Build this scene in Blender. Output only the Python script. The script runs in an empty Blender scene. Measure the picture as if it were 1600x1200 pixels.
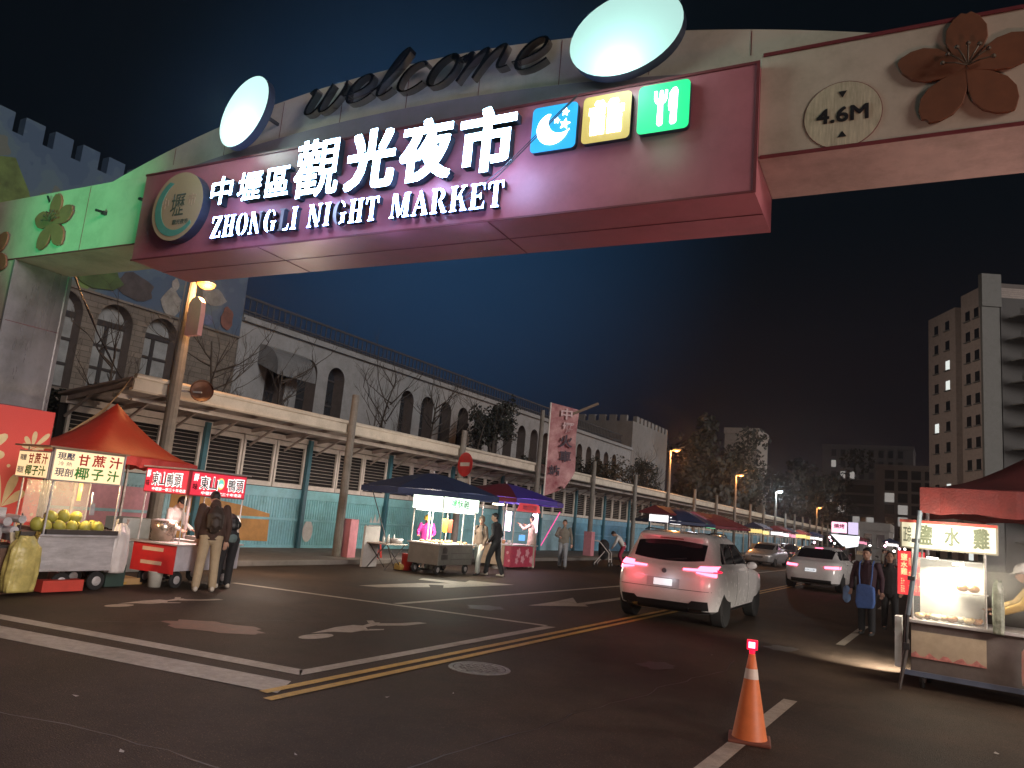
import bpy, bmesh, math, random
from mathutils import Vector, Matrix
from mathutils.geometry import tessellate_polygon
random.seed(7)
R = math.radians
scene = bpy.context.scene
COL = scene.collection

# ------------------------------------------------------------ camera
# solved from the photograph's vanishing points: world Y runs along the street, X across it, camera 1.68 m up
def _n(v): return v.normalized()
F_PX = 1180.0
_y = _n(Vector((1472-800, 866-600, F_PX)))
_d = _n(Vector((1, .09, 0)))
_z = _n(_y.cross(_d))
if _z.y > 0: _z = -_z
_x = _n(_y.cross(_z))
CAM_H = 1.68
CAM = Vector((0, 0, CAM_H))
def ray(u, v):
    c = _n(Vector((u-800, v-600, F_PX)))
    return Vector((_x.dot(c), _y.dot(c), _z.dot(c)))
def at_z(u, v, z=0.0):
    r = ray(u, v); return CAM + r*((z-CAM_H)/r.z)
def at_y(u, v, Y):
    r = ray(u, v); return CAM + r*(Y/r.y)
def at_x(u, v, X):
    r = ray(u, v); return CAM + r*(X/r.x)
cd = bpy.data.cameras.new('camera'); cam = bpy.data.objects.new('camera', cd); COL.objects.link(cam)
cd.sensor_width = 36; cd.lens = F_PX/1600*36; cd.clip_start = .05; cd.clip_end = 2000
right = Vector((_x.x, _y.x, _z.x)); up = -Vector((_x.y, _y.y, _z.y)); back = -Vector((_x.z, _y.z, _z.z))
mw = Matrix((right, up, back)).transposed().to_4x4(); mw.translation = CAM
cam.matrix_world = mw
scene.camera = cam

# ------------------------------------------------------------ night sky, exposure
world = bpy.data.worlds.new('World'); scene.world = world; world.use_nodes = True
nt = world.node_tree; nt.nodes.clear()
out = nt.nodes.new('ShaderNodeOutputWorld'); bg = nt.nodes.new('ShaderNodeBackground')
tc = nt.nodes.new('ShaderNodeTexCoord'); sep = nt.nodes.new('ShaderNodeSeparateXYZ')
rmp = nt.nodes.new('ShaderNodeValToRGB'); rmp.color_ramp.interpolation = 'EASE'
els = rmp.color_ramp.elements
els[0].position = 0.0; els[0].color = (.0080, .0052, .0062, 1)
els[1].position = .9; els[1].color = (.0008, .0018, .0028, 1)
e = els.new(.18); e.color = (.0034, .0028, .0038, 1)
e = els.new(.40); e.color = (.0011, .0020, .0032, 1)
nt.links.new(tc.outputs['Generated'], sep.inputs[0]); nt.links.new(sep.outputs['Z'], rmp.inputs[0])
# blue lobe added to the sky behind the sign for the lettering's glare
gd = _n(Vector(ray(690, 370)))
dt = nt.nodes.new('ShaderNodeVectorMath'); dt.operation = 'DOT_PRODUCT'; dt.inputs[1].default_value = gd
nrmv = nt.nodes.new('ShaderNodeVectorMath'); nrmv.operation = 'NORMALIZE'
nt.links.new(tc.outputs['Generated'], nrmv.inputs[0]); nt.links.new(nrmv.outputs[0], dt.inputs[0])
mr0 = nt.nodes.new('ShaderNodeMapRange'); mr0.inputs['From Min'].default_value = .915; mr0.inputs['From Max'].default_value = 1.0; nt.links.new(dt.outputs['Value'], mr0.inputs['Value'])
pw = nt.nodes.new('ShaderNodeMath'); pw.operation = 'POWER'; pw.inputs[1].default_value = 2.0; nt.links.new(mr0.outputs[0], pw.inputs[0])
gl = nt.nodes.new('ShaderNodeMix'); gl.data_type = 'RGBA'; gl.inputs[6].default_value = (0, 0, 0, 1); gl.inputs[7].default_value = (.0050, .020, .048, 1); nt.links.new(pw.outputs[0], gl.inputs[0])
sm_ = nt.nodes.new('ShaderNodeMix'); sm_.data_type = 'RGBA'; sm_.blend_type = 'ADD'; sm_.inputs[0].default_value = 1
nt.links.new(rmp.outputs[0], sm_.inputs[6]); nt.links.new(gl.outputs[2], sm_.inputs[7])
nt.links.new(sm_.outputs[2], bg.inputs[0]); bg.inputs[1].default_value = 1.0
nt.links.new(bg.outputs[0], out.inputs[0])
scene.view_settings.view_transform = 'Standard'; scene.view_settings.look = 'None'
scene.view_settings.gamma = 1; scene.view_settings.exposure = 0.6
scene.render.engine = 'CYCLES'
cy = scene.cycles
cy.max_bounces = 5; cy.diffuse_bounces = 2; cy.glossy_bounces = 3; cy.transmission_bounces = 4; cy.volume_bounces = 0
cy.transparent_max_bounces = 12; cy.caustics_reflective = False; cy.caustics_refractive = False
cy.sample_clamp_indirect = 2.0; cy.sample_clamp_direct = 0.0; cy.use_denoising = True

def lamp(name, kind, loc, color, watts, size=.1, target=None, angle=60, blend=1.0, sy=None):
    l = bpy.data.lights.new(name, kind); l.color = color; l.energy = watts
    o = bpy.data.objects.new(name, l); COL.objects.link(o); o.location = loc
    if kind == 'AREA':
        l.shape = 'RECTANGLE'; l.size = size; l.size_y = sy or size
    else: l.shadow_soft_size = size
    if kind == 'SPOT': l.spot_size = R(angle); l.spot_blend = blend
    if target is not None:
        o.rotation_euler = (Vector(target)-Vector(loc)).to_track_quat('-Z', 'Y').to_euler()
    return o

# ------------------------------------------------------------ materials
_M = {}
def mat(name, color, rough=.6, metal=0.0, var=.12, scale=6.0, bump=0.0, bscale=40.0, color2=None, spec=.5,
        coat=0.0, alpha=1.0, trans=0.0, emis=None, estr=0.0, stretch=None, dirt=0.0):
    if name in _M: return _M[name]
    m = bpy.data.materials.new(name); m.use_nodes = True
    t = m.node_tree; p = t.nodes['Principled BSDF']
    tcn = t.nodes.new('ShaderNodeTexCoord'); mp = t.nodes.new('ShaderNodeMapping')
    t.links.new(tcn.outputs['Object'], mp.inputs[0])
    if stretch: mp.inputs['Scale'].default_value = stretch
    nz = t.nodes.new('ShaderNodeTexNoise'); nz.inputs['Scale'].default_value = scale; nz.inputs['Detail'].default_value = 6
    nz.inputs['Roughness'].default_value = .65
    t.links.new(mp.outputs[0], nz.inputs['Vector'])
    rp = t.nodes.new('ShaderNodeValToRGB')
    rp.color_ramp.elements[0].position = .3; rp.color_ramp.elements[1].position = .7
    c = Vector(color)
    a = c*(1-var); b = c*(1+var) if color2 is None else Vector(color2)
    rp.color_ramp.elements[0].color = (min(a.x, 1), min(a.y, 1), min(a.z, 1), 1)
    rp.color_ramp.elements[1].color = (min(b.x, 1), min(b.y, 1), min(b.z, 1), 1)
    t.links.new(nz.outputs['Fac'], rp.inputs[0])
    src = rp.outputs[0]
    if dirt > 0:
        n3 = t.nodes.new('ShaderNodeTexNoise'); n3.inputs['Scale'].default_value = 1.7; n3.inputs['Detail'].default_value = 9
        n3.inputs['Roughness'].default_value = .75
        t.links.new(tcn.outputs['Object'], n3.inputs['Vector'])
        r3 = t.nodes.new('ShaderNodeValToRGB'); r3.color_ramp.elements[0].position = .45; r3.color_ramp.elements[1].position = .75
        r3.color_ramp.elements[0].color = (1, 1, 1, 1); r3.color_ramp.elements[1].color = (1-dirt, 1-dirt, 1-dirt*1.1, 1)
        mx = t.nodes.new('ShaderNodeMix'); mx.data_type = 'RGBA'; mx.blend_type = 'MULTIPLY'; mx.inputs[0].default_value = 1
        t.links.new(n3.outputs['Fac'], r3.inputs[0]); t.links.new(src, mx.inputs[6]); t.links.new(r3.outputs[0], mx.inputs[7])
        src = mx.outputs[2]
    t.links.new(src, p.inputs['Base Color'])
    p.inputs['Roughness'].default_value = rough; p.inputs['Metallic'].default_value = metal
    if rough > .2:
        mr = t.nodes.new('ShaderNodeMapRange'); mr.inputs['To Min'].default_value = max(.05, rough-.12); mr.inputs['To Max'].default_value = min(1, rough+.12)
        t.links.new(nz.outputs['Fac'], mr.inputs['Value']); t.links.new(mr.outputs[0], p.inputs['Roughness'])
    p.inputs['Specular IOR Level'].default_value = spec
    p.inputs['Coat Weight'].default_value = coat; p.inputs['Alpha'].default_value = alpha
    p.inputs['Transmission Weight'].default_value = trans
    if bump > 0:
        n2 = t.nodes.new('ShaderNodeTexNoise'); n2.inputs['Scale'].default_value = bscale; n2.inputs['Detail'].default_value = 5
        t.links.new(mp.outputs[0], n2.inputs['Vector'])
        bp = t.nodes.new('ShaderNodeBump'); bp.inputs['Strength'].default_value = bump; bp.inputs['Distance'].default_value = .02
        t.links.new(n2.outputs['Fac'], bp.inputs['Height']); t.links.new(bp.outputs[0], p.inputs['Normal'])
    if emis:
        p.inputs['Emission Color'].default_value = (*emis, 1); p.inputs['Emission Strength'].default_value = estr
    _M[name] = m
    return m
def glow(name, color, strength, base=None):
    base = base or tuple(.04+.25*c for c in color)
    if name in _M: return _M[name]
    return mat(name, base, rough=.5, var=.03, emis=color, estr=strength)

# ------------------------------------------------------------ mesh builder
class MB:
    def __init__(s): s.v = []; s.f = []; s.m = []; s.mi = 0; s.T = None
    def add(s, vs, fs, mi=None):
        b = len(s.v)
        if s.T is not None: vs = [s.T @ Vector(v) for v in vs]
        s.v += [tuple(v) for v in vs]; s.f += [tuple(b+i for i in f) for f in fs]
        s.m += [s.mi if mi is None else mi]*len(fs); return s
    def box(s, x0, x1, y0, y1, z0, z1):
        return s.add([(x0,y0,z0),(x1,y0,z0),(x1,y1,z0),(x0,y1,z0),(x0,y0,z1),(x1,y0,z1),(x1,y1,z1),(x0,y1,z1)],
                     [(0,3,2,1),(4,5,6,7),(0,1,5,4),(1,2,6,5),(2,3,7,6),(3,0,4,7)])
    def obox(s, c, size, rz=0.0, M=None):
        hx, hy, hz = [q/2 for q in size]
        A = M or Matrix.Rotation(rz, 3, 'Z'); c = Vector(c)
        vs = [c + A @ Vector((sx*hx, sy*hy, sz*hz)) for sz in (-1, 1) for sx, sy in ((-1,-1),(1,-1),(1,1),(-1,1))]
        return s.add(vs, [(0,3,2,1),(4,5,6,7),(0,1,5,4),(1,2,6,5),(2,3,7,6),(3,0,4,7)])
    def bar(s, p0, p1, w, h=None):
        h = h or w; p0 = Vector(p0); p1 = Vector(p1); d = p1-p0; L = d.length
        q = d.to_track_quat('X', 'Z').to_matrix()
        return s.obox((p0+p1)/2, (L, w, h), M=q)
    def loft(s, rings, cap=True, close=True):
        n = len(rings[0]); vs = [p for r in rings for p in r]; fs = []
        for i in range(len(rings)-1):
            for j in range(n if close else n-1):
                k = (j+1) % n
                fs.append((i*n+j, i*n+k, (i+1)*n+k, (i+1)*n+j))
        if cap: fs.append(tuple(range(n-1, -1, -1))); fs.append(tuple(range((len(rings)-1)*n, len(rings)*n)))
        return s.add(vs, fs)
    def tube(s, path, r, n=8, cap=True):
        path = [Vector(p) for p in path]; rr = r if isinstance(r, (list, tuple)) else [r]*len(path)
        rings = []; ref = None
        for i, p in enumerate(path):
            d = (path[min(i+1, len(path)-1)]-path[max(i-1, 0)])
            if d.length < 1e-9: d = Vector((0, 0, 1))
            d.normalize()
            if ref is None: ref = d.orthogonal().normalized()
            else:
                ref = ref - d*ref.dot(d)
                ref = ref.normalized() if ref.length > 1e-6 else d.orthogonal().normalized()
            b = d.cross(ref)
            rings.append([p + (ref*math.cos(2*math.pi*k/n)+b*math.sin(2*math.pi*k/n))*rr[i] for k in range(n)])
        return s.loft(rings, cap)
    def cyl(s, p0, p1, r0, r1=None, n=16): return s.tube([p0, p1], [r0, r0 if r1 is None else r1], n)
    def ball(s, c, r, n=12, m=8, M=None):
        c = Vector(c); r = (r, r, r) if not isinstance(r, (tuple, list)) else r; rings = []
        for i in range(m+1):
            t = math.pi*i/m; t = min(max(t, .03), math.pi-.03)
            ring = [Vector((r[0]*math.sin(t)*math.cos(2*math.pi*j/n), r[1]*math.sin(t)*math.sin(2*math.pi*j/n), -r[2]*math.cos(t))) for j in range(n)]
            if M is not None: ring = [M @ p for p in ring]
            rings.append([c+p for p in ring])
        return s.loft(rings)
    def lathe(s, prof, c=(0, 0, 0), n=24, cap=True):
        c = Vector(c)
        return s.loft([[c+Vector((r*math.cos(2*math.pi*j/n), r*math.sin(2*math.pi*j/n), z)) for j in range(n)] for r, z in prof], cap)
    def prism(s, pts, o, ex, ey, depth):
        """2D outline pts on plane origin o with axes ex, ey; extruded by depth along ex x ey (front at +depth)"""
        o = Vector(o); ex = Vector(ex); ey = Vector(ey); nn = ex.cross(ey).normalized()
        area = sum(pts[i][0]*pts[(i+1) % len(pts)][1]-pts[(i+1) % len(pts)][0]*pts[i][1] for i in range(len(pts)))
        if area < 0: pts = pts[::-1]
        n = len(pts)
        fr = [o+ex*p[0]+ey*p[1]+nn*depth for p in pts]; bk = [o+ex*p[0]+ey*p[1] for p in pts]
        tri = tessellate_polygon([[Vector((p[0], p[1], 0)) for p in pts]])
        fs = []
        for t in tri:
            a, b, c = t
            cr = (pts[b][0]-pts[a][0])*(pts[c][1]-pts[a][1])-(pts[b][1]-pts[a][1])*(pts[c][0]-pts[a][0])
            if cr < 0: a, b, c = c, b, a
            fs.append((a, b, c)); fs.append((n+c, n+b, n+a))
        for i in range(n):
            j = (i+1) % n; fs.append((n+i, n+j, j, i))
        return s.add(fr+bk, fs)
    def text(s, txt, o, ex, ey, w, h, ext=.005, off=0.0, spacing=1.0):
        """glyph outlines fitted into a w x h box whose lower left corner is o"""
        cu = bpy.data.curves.new('t', 'FONT'); cu.body = txt; cu.size = 1; cu.extrude = .05; cu.offset = off; cu.resolution_u = 3
        cu.space_character = spacing
        ob = bpy.data.objects.new('t', cu); COL.objects.link(ob)
        dg = bpy.context.evaluated_depsgraph_get(); me = bpy.data.meshes.new_from_object(ob.evaluated_get(dg))
        vs = [v.co.copy() for v in me.vertices]; fs = [tuple(p.vertices) for p in me.polygons]
        bpy.data.objects.remove(ob); bpy.data.curves.remove(cu); bpy.data.meshes.remove(me)
        if not vs: return s
        x0 = min(v.x for v in vs); x1 = max(v.x for v in vs); y0 = min(v.y for v in vs); y1 = max(v.y for v in vs)
        o = Vector(o); ex = Vector(ex).normalized(); ey = Vector(ey).normalized(); nn = ex.cross(ey)
        sx = w/max(x1-x0, 1e-6); sy = h/max(y1-y0, 1e-6)
        return s.add([o+ex*((v.x-x0)*sx)+ey*((v.y-y0)*sy)+nn*((v.z+.05)*10*ext) for v in vs], fs)
    def build(s, name, m, parent=None, smooth=False, bevel=0.0, loc=None):
        me = bpy.data.meshes.new(name); me.from_pydata(s.v, [], s.f)
        ms = m if isinstance(m, (list, tuple)) else [m]
        for q in ms: me.materials.append(q)
        for p, i in zip(me.polygons, s.m): p.material_index = min(i, len(ms)-1); p.use_smooth = smooth
        me.update()
        o = bpy.data.objects.new(name, me); COL.objects.link(o)
        if parent: o.parent = parent
        if loc is not None: o.location = loc
        if bevel:
            b = o.modifiers.new('bevel', 'BEVEL'); b.width = bevel; b.segments = 2; b.limit_method = 'ANGLE'; b.angle_limit = R(40)
        return o
def tag(o, label, cat, group=None, kind=None):
    if label: o['label'] = label
    if cat: o['category'] = cat
    if group: o['group'] = group
    if kind: o['kind'] = kind
    return o
def thing(name, label, cat, loc=(0, 0, 0), rz=0.0, group=None, scale=1.0):
    o = bpy.data.objects.new(name, None); COL.objects.link(o); o.location = loc; o.rotation_euler = (0, 0, rz)
    o.scale = (scale,)*3; o.empty_display_size = .2
    return tag(o, label, cat, group)
def struct(o): o['kind'] = 'structure'; return o
KIDS = {}
def copy_tree(o, parent=None, label=None, loc=None, rz=None):
    c = o.copy(); COL.objects.link(c)
    if parent: c.parent = parent
    if label: c['label'] = label
    if loc is not None: c.location = loc
    if rz is not None: c.rotation_euler = (0, 0, rz)
    for ch in list(o.children): copy_tree(ch, c)
    return c
def lerp(a, b, t): return a+(b-a)*t
X3, Y3, Z3 = Vector((1, 0, 0)), Vector((0, 1, 0)), Vector((0, 0, 1))
# ============================================================ gate
GATE = thing('market_gate', 'arched steel gate spanning the road with red sign box and lit white market lettering', 'gate',
             (-9.73*1.05, 6.03*1.05, 0), math.atan2(.38, 8.31), scale=1.05)
cream = mat('cream_panel', (.52, .46, .37), .42, var=.06, scale=2.5, dirt=.28, bump=.05, bscale=3)
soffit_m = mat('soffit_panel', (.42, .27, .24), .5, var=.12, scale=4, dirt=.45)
red_box = mat('red_panel', (.41, .13, .155), .38, var=.10, scale=2.0, dirt=.22, bump=.04, bscale=4)
red_dark = mat('red_trim', (.16, .03, .035), .5)
slate = mat('slate_panel', (.20, .17, .19), .5, var=.08, dirt=.2)
galv = mat('brushed_column_steel', (.46, .44, .44), .3, metal=.6, var=.12, scale=1.2, stretch=(3, 3, .4), dirt=.45)
bronze = mat('bronze_petal', (.17, .062, .026), .75, metal=.0, var=.14, scale=8, dirt=.3)
tan = mat('khaki_petal', (.30, .12, .07), .5, var=.12, scale=8, dirt=.3)
blk = mat('black_paint', (.018, .018, .02), .4, var=.2)
chrome = mat('dark_chrome', (.30, .27, .25), .16, metal=1.0, var=.1)
W_ON = glow('lit_white_acrylic', (.40, .68, 1.0), 26.0)
W_ENG = glow('lit_blue_white_acrylic', (.24, .40, 1.0), 38.0)
W_OFF = mat('unlit_acrylic', (.30, .30, .31), .3)
SIDE = mat('letter_return', (.035, .045, .075), .35, metal=.3)
ex, ez = X3, Z3
OUT = Vector((0, -1, 0))
def face_split(mb, lo_mi, hi_mi):   # front faces (towards -Y) get hi_mi, the rest lo_mi
    for i, f in enumerate(mb.f):
        a, b, c = (Vector(mb.v[k]) for k in f[:3]); n = (b-a).cross(c-a)
        if n.length > 0 and n.normalized().y < -.9: mb.m[i] = hi_mi
        else: mb.m[i] = lo_mi
# columns
def column(u0, u1, label=None):
    b = MB(); b.mi = 0; b.box(u0, u1, .10, 1.0, 0, 4.88); b.m[3] = 1; b.m[5] = 1; b.m[4] = 0
    b.box(u0-.02, u1+.02, .085, 1.02, 0, .35)
    b.mi = 2
    for z in (1.3, 2.6, 3.9): b.box(u0-.003, u1+.003, .096, 1.004, z, z+.012)
    c = b.build('column', [cream, galv, red_dark], GATE, bevel=.012)
    t = MB()
    t.box(u1-.035, u1+.02, .97, 1.03, 0, 4.88); t.box(u1-.03, u1+.012, .085, .12, 0, 4.88)
    t.build('column_edge_trim', galv, c)
column(-4.75, -2.97); column(11.25, 13.0)
# beam
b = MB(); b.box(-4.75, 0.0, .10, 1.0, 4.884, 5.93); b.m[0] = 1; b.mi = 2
for u in (-1.4,): b.box(u, u+.008, .094, .11, 4.9, 5.92)
b.box(-4.75, -.02, .085, .1, 4.88, 4.90)
b.build('beam', [cream, soffit_m, red_dark], GATE, bevel=.008)
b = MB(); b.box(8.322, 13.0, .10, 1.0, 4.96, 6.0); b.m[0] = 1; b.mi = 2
for u in (11.2,): b.box(u, u+.008, .094, .11, 4.9, 5.92)
b.box(8.34, 13.0, .085, .1, 4.95, 4.985); b.box(8.34, 13.0, .085, .1, 5.965, 6.0)
b.build('beam', [cream, soffit_m, red_dark], GATE, bevel=.008)
# arch band behind the box
def zo(u): return 5.92+.93*(1-((u-4.2)/5.6)**2)
def zi(u): return 5.86+.36*(1-((u-4.16)/4.25)**2)
N = 48
pts = [(-1.4+11.2*i/N, max(5.85, zo(-1.4+11.2*i/N))) for i in range(N+1)]
b = MB(); b.prism([(-1.4, 5.80)]+pts+[(9.8, 5.80)], (0, .42, 0), ex, ez, .19)
for k in range(9):
    u = .2+k*1.0; b.mi = 1; b.box(u, u+.006, .226, .232, 6.1, zo(u)-.02)
b.build('arch_band', [cream, red_dark], GATE)
b = MB(); b.prism([(.02, 5.80)]+[(.02+8.28*i/N, max(5.86, zi(.02+8.28*i/N))) for i in range(N+1)]+[(8.30, 5.80)], (0, .228, 0), ex, ez, .07)
b.build('arch_infill_panel', slate, GATE)
# sign box
b = MB(); b.box(0, 8.32, 0, .98, 4.60, 5.86)
b.mi = 1
b.box(-.012, 8.332, -.012, 0, 5.845, 5.872); b.box(-.012, 8.332, -.012, 0, 4.592, 4.612)
b.box(8.305, 8.332, -.012, .0, 4.612, 5.845)
for u in (2.35, 5.62): b.box(u, u+.01, .0, .98, 4.594, 4.5985)
b.box(0, 8.32, .50, .508, 4.594, 4.5985)
box_o = b.build('sign_box', [red_box, red_dark], GATE)
# big Chinese lettering: one child mesh per character
def zh(ch, u0, u1, z0, z1, off):
    m = MB(); q = off; k = 0
    for dx in (0, .5, 1):
        for dz in (0, 1): m.text(ch, (u0+dx*q, -.02-.0007*k, z0+dz*q*.7), ex, ez, u1-u0-q, z1-z0-q*.7, ext=.10); k += 1
    face_split(m, 0, 1)
    return m.build('lit_character', [SIDE, W_ON], GATE)
for ch, a, c in (('中', 1.52, 1.90), ('壢', 2.0, 2.40), ('區', 2.48, 2.86)): zh(ch, a, c, 5.18, 5.56, .012)
for ch, a, c in (('觀', 2.93, 3.62), ('光', 3.72, 4.42), ('夜', 4.48, 5.17), ('市', 5.25, 5.93)): zh(ch, a, c, 5.10, 5.84, {'觀': .022}.get(ch, .05))
# stencil serif English: every glyph is a list of separate pieces in a unit cell (w, pieces)
def st(x, y0=0, y1=1, w=.2): return [(x, y0), (x+w, y0), (x+w, y1), (x, y1)]
def srf(x, y, w=.36, t=.06): return [(x, y), (x+w, y), (x+w, y+t), (x, y+t)]
def arc(cx, cy_, rx, ry, a0, a1, tx, ty, n=10):
    o_ = [(cx+rx*math.cos(R(lerp(a0, a1, i/n))), cy_+ry*math.sin(R(lerp(a0, a1, i/n)))) for i in range(n+1)]
    i_ = [(cx+(rx-tx)*math.cos(R(lerp(a0, a1, i/n))), cy_+(ry-ty)*math.sin(R(lerp(a0, a1, i/n)))) for i in range(n, -1, -1)]
    return o_+i_
G = {
 'Z': (.72, [[(0, .94), (.7, .94), (.7, 1), (0, 1)], [(0, .72), (.05, .72), (.1, .93), (0, .93)], [(.46, .93), (.7, .93), (.26, .07), (.02, .07)], [(0, 0), (.7, 0), (.7, .06), (0, .06)], [(.66, .28), (.7, .28), (.7, .07), (.6, .07)]]),
 'H': (.86, [st(.1), srf(.02, 0), srf(.02, .94), st(.56), srf(.48, 0), srf(.48, .94), [(.34, .47), (.53, .47), (.53, .53), (.34, .53)]]),
 'O': (.80, [arc(.38, .5, .38, .51, 98, 262, .2, .07), arc(.42, .5, .38, .51, -82, 82, .2, .07)]),
 'N': (.90, [st(.1, .06, 1, .06), srf(.0, 0, .26), [(.02, 1), (.28, 1), (.74, .0), (.58, .0)], st(.70, .2, .94, .06), srf(.6, .94, .26)]),
 'G': (.86, [arc(.40, .5, .40, .51, 100, 262, .21, .07), arc(.42, .5, .36, .51, 30, 80, .08, .07), arc(.42, .5, .36, .51, -82, -40, .09, .07), st(.56, .06, .44, .18), srf(.48, .42, .34)]),
 'L': (.72, [st(.1), srf(.02, 0), srf(.02, .94), [(.4, 0), (.7, 0), (.7, .3), (.62, .08), (.4, .06)]]),
 'I': (.42, [st(.1), srf(.02, 0), srf(.02, .94)]),
 'T': (.78, [st(.28, 0, .9), srf(.2, 0), [(0, .72), (.05, .72), (.1, .93), (.26, .93), (.26, 1), (0, 1)], [(.76, .72), (.71, .72), (.66, .93), (.5, .93), (.5, 1), (.76, 1)], [(.28, .92), (.48, .92), (.48, 1), (.28, 1)]]),
 'M': (1.1, [st(.1, .0, 1, .06), srf(.0, 0, .24), [(.1, 1), (.34, 1), (.58, .12), (.48, .0)], [(.60, .2), (.66, .1), (.84, 1), (.78, 1)], st(.82, 0, 1), srf(.74, 0), srf(.8, .94, .28)]),
 'A': (.88, [[(.0, 0), (.26, 0), (.26, .06), (.16, .06), (.42, .84), (.38, .94), (.08, .06), (0, .06)], [(.34, .98), (.46, 1.02), (.84, .06), (.88, .06), (.88, 0), (.54, 0), (.54, .06), (.62, .06)], [(.24, .30), (.5, .30), (.47, .36), (.26, .36)]]),
 'R': (.88, [st(.1), srf(.02, 0), srf(.02, .94), arc(.4, .74, .32, .26, -88, 88, .18, .06), [(.4, .47), (.58, .47), (.82, .06), (.88, .06), (.88, 0), (.64, 0)]]),
 'K': (.90, [st(.1), srf(.02, 0), srf(.02, .94), [(.36, .5), (.42, .44), (.74, .94), (.84, .94), (.84, 1), (.56, 1), (.56, .94), (.66, .94)], [(.46, .62), (.56, .68), (.84, .06), (.9, .06), (.9, 0), (.58, 0), (.58, .06), (.64, .06)]]),
 'E': (.78, [st(.1), srf(.02, 0), srf(.02, .94), [(.4, 0), (.74, 0), (.74, .3), (.66, .08), (.4, .06)], [(.4, 1), (.74, 1), (.74, .7), (.66, .92), (.4, .94)], [(.34, .47), (.5, .47), (.54, .38), (.58, .38), (.58, .62), (.54, .62), (.5, .53), (.34, .53)]]),
}
DIM = {(4, 2), (5, 0), (5, 1), (5, 2), (9, 0), (3, 3), (3, 4)}
word = 'ZHONGLI NIGHT MARKET'
tot = sum(.55 if c == ' ' else G[c][0]+.14 for c in word)
def base(u): return lerp(4.745, 4.705, (u-1.6)/4.27)
cx_ = 1.6; s_ = 4.27/tot; hgt = .285; k_ = 0
for c in word:
    if c == ' ': cx_ += .55*s_; continue
    on = MB(); dim = MB()
    k_ += 1
    for j, pc in enumerate(G[c][1]):
        tgt = dim if (k_-1+0, j) in DIM else on
        tgt.prism([(x*s_, y*hgt) for x, y in pc], (cx_, -.02, base(cx_)), ex, ez, .07)
    face_split(on, 0, 1)
    lt = on.build('lit_letter', [SIDE, W_ENG], GATE)
    if dim.f:
        face_split(dim, 0, 1); dim.build('unlit_stroke', [SIDE, W_OFF], lt)
    cx_ += (G[c][0]+.14)*s_
# icon panels
def rrect(w, h, r, n=6):
    p = []
    for cx, cz, a in ((w-r, r, -90), (w-r, h-r, 0), (r, h-r, 90), (r, r, 180)):
        for i in range(n+1): p.append((cx+r*math.cos(R(a+90*i/n)), cz+r*math.sin(R(a+90*i/n))))
    return p
def icon(u, z, mname, colr, st_, draw, wstr=5.0):
    m = MB(); m.prism(rrect(.50, .50, .05), (u, -.02, z), ex, ez, .06); face_split(m, 0, 1)
    p = m.build('icon_panel', [SIDE, glow(mname, colr, st_)], GATE)
    d = MB(); draw(d, u, z); d.build('icon_symbol', glow('icon_white_%d' % int(wstr*10), (1, 1, .97), wstr), p)
def star(cx, cz, r): return [(cx+(r if i % 2 == 0 else r*.42)*math.sin(math.pi*i/5+.2), cz+(r if i % 2 == 0 else r*.42)*math.cos(math.pi*i/5+.2)) for i in range(10)]
def moon(d, u, z):
    o1 = [(.24+.175*math.cos(R(a)), .24+.175*math.sin(R(a))) for a in range(110, 352, 11)]
    i1 = [(.33+.145*math.cos(R(a)), .32+.145*math.sin(R(a))) for a in range(312, 136, -11)]
    d.prism(o1+i1, (u, -.082, z), ex, ez, .006)
    for sx, sz, r in ((.37, .40, .045), (.28, .32, .035), (.37, .27, .06)): d.prism(star(sx, sz, r), (u, -.082, z), ex, ez, .006)
def gift(d, u, z):
    for q in ([(.09, .08), (.235, .08), (.235, .27), (.09, .27)], [(.265, .08), (.41, .08), (.41, .27), (.265, .27)], [(.07, .29), (.235, .29), (.235, .37), (.07, .37)],
              [(.265, .29), (.43, .29), (.43, .37), (.265, .37)]): d.prism(q, (u, -.082, z), ex, ez, .006)
    for sg in (-1, 1): d.prism([(.25, .375), (.25+sg*.04, .44), (.25+sg*.11, .44), (.25+sg*.13, .40), (.25+sg*.09, .38)], (u, -.082, z), ex, ez, .006)
def cutlery(d, u, z):
    d.prism([(.16, .42), (.16, .34), (.175, .30), (.20, .28), (.195, .08), (.21, .06), (.235, .06), (.25, .08), (.245, .28), (.27, .30), (.285, .34), (.285, .42), (.265, .42), (.26, .34), (.245, .34), (.24, .42), (.215, .42), (.21, .34), (.19, .34), (.185, .42)], (u, -.082, z), ex, ez, .006)
    d.prism([(.33, .06), (.36, .06), (.38, .08), (.385, .40), (.37, .43), (.34, .43), (.31, .38), (.30, .25), (.31, .20), (.325, .20), (.32, .08)], (u, -.082, z), ex, ez, .006)
icon(6.09, 5.25, 'icon_blue', (.0, .42, 1.0), .65, moon)
icon(6.65, 5.265, 'icon_gold', (1.0, .72, .15), .34, gift, 7.0)
icon(7.22, 5.275, 'icon_green', (.0, 1.0, .30), .60, cutlery)
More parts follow.
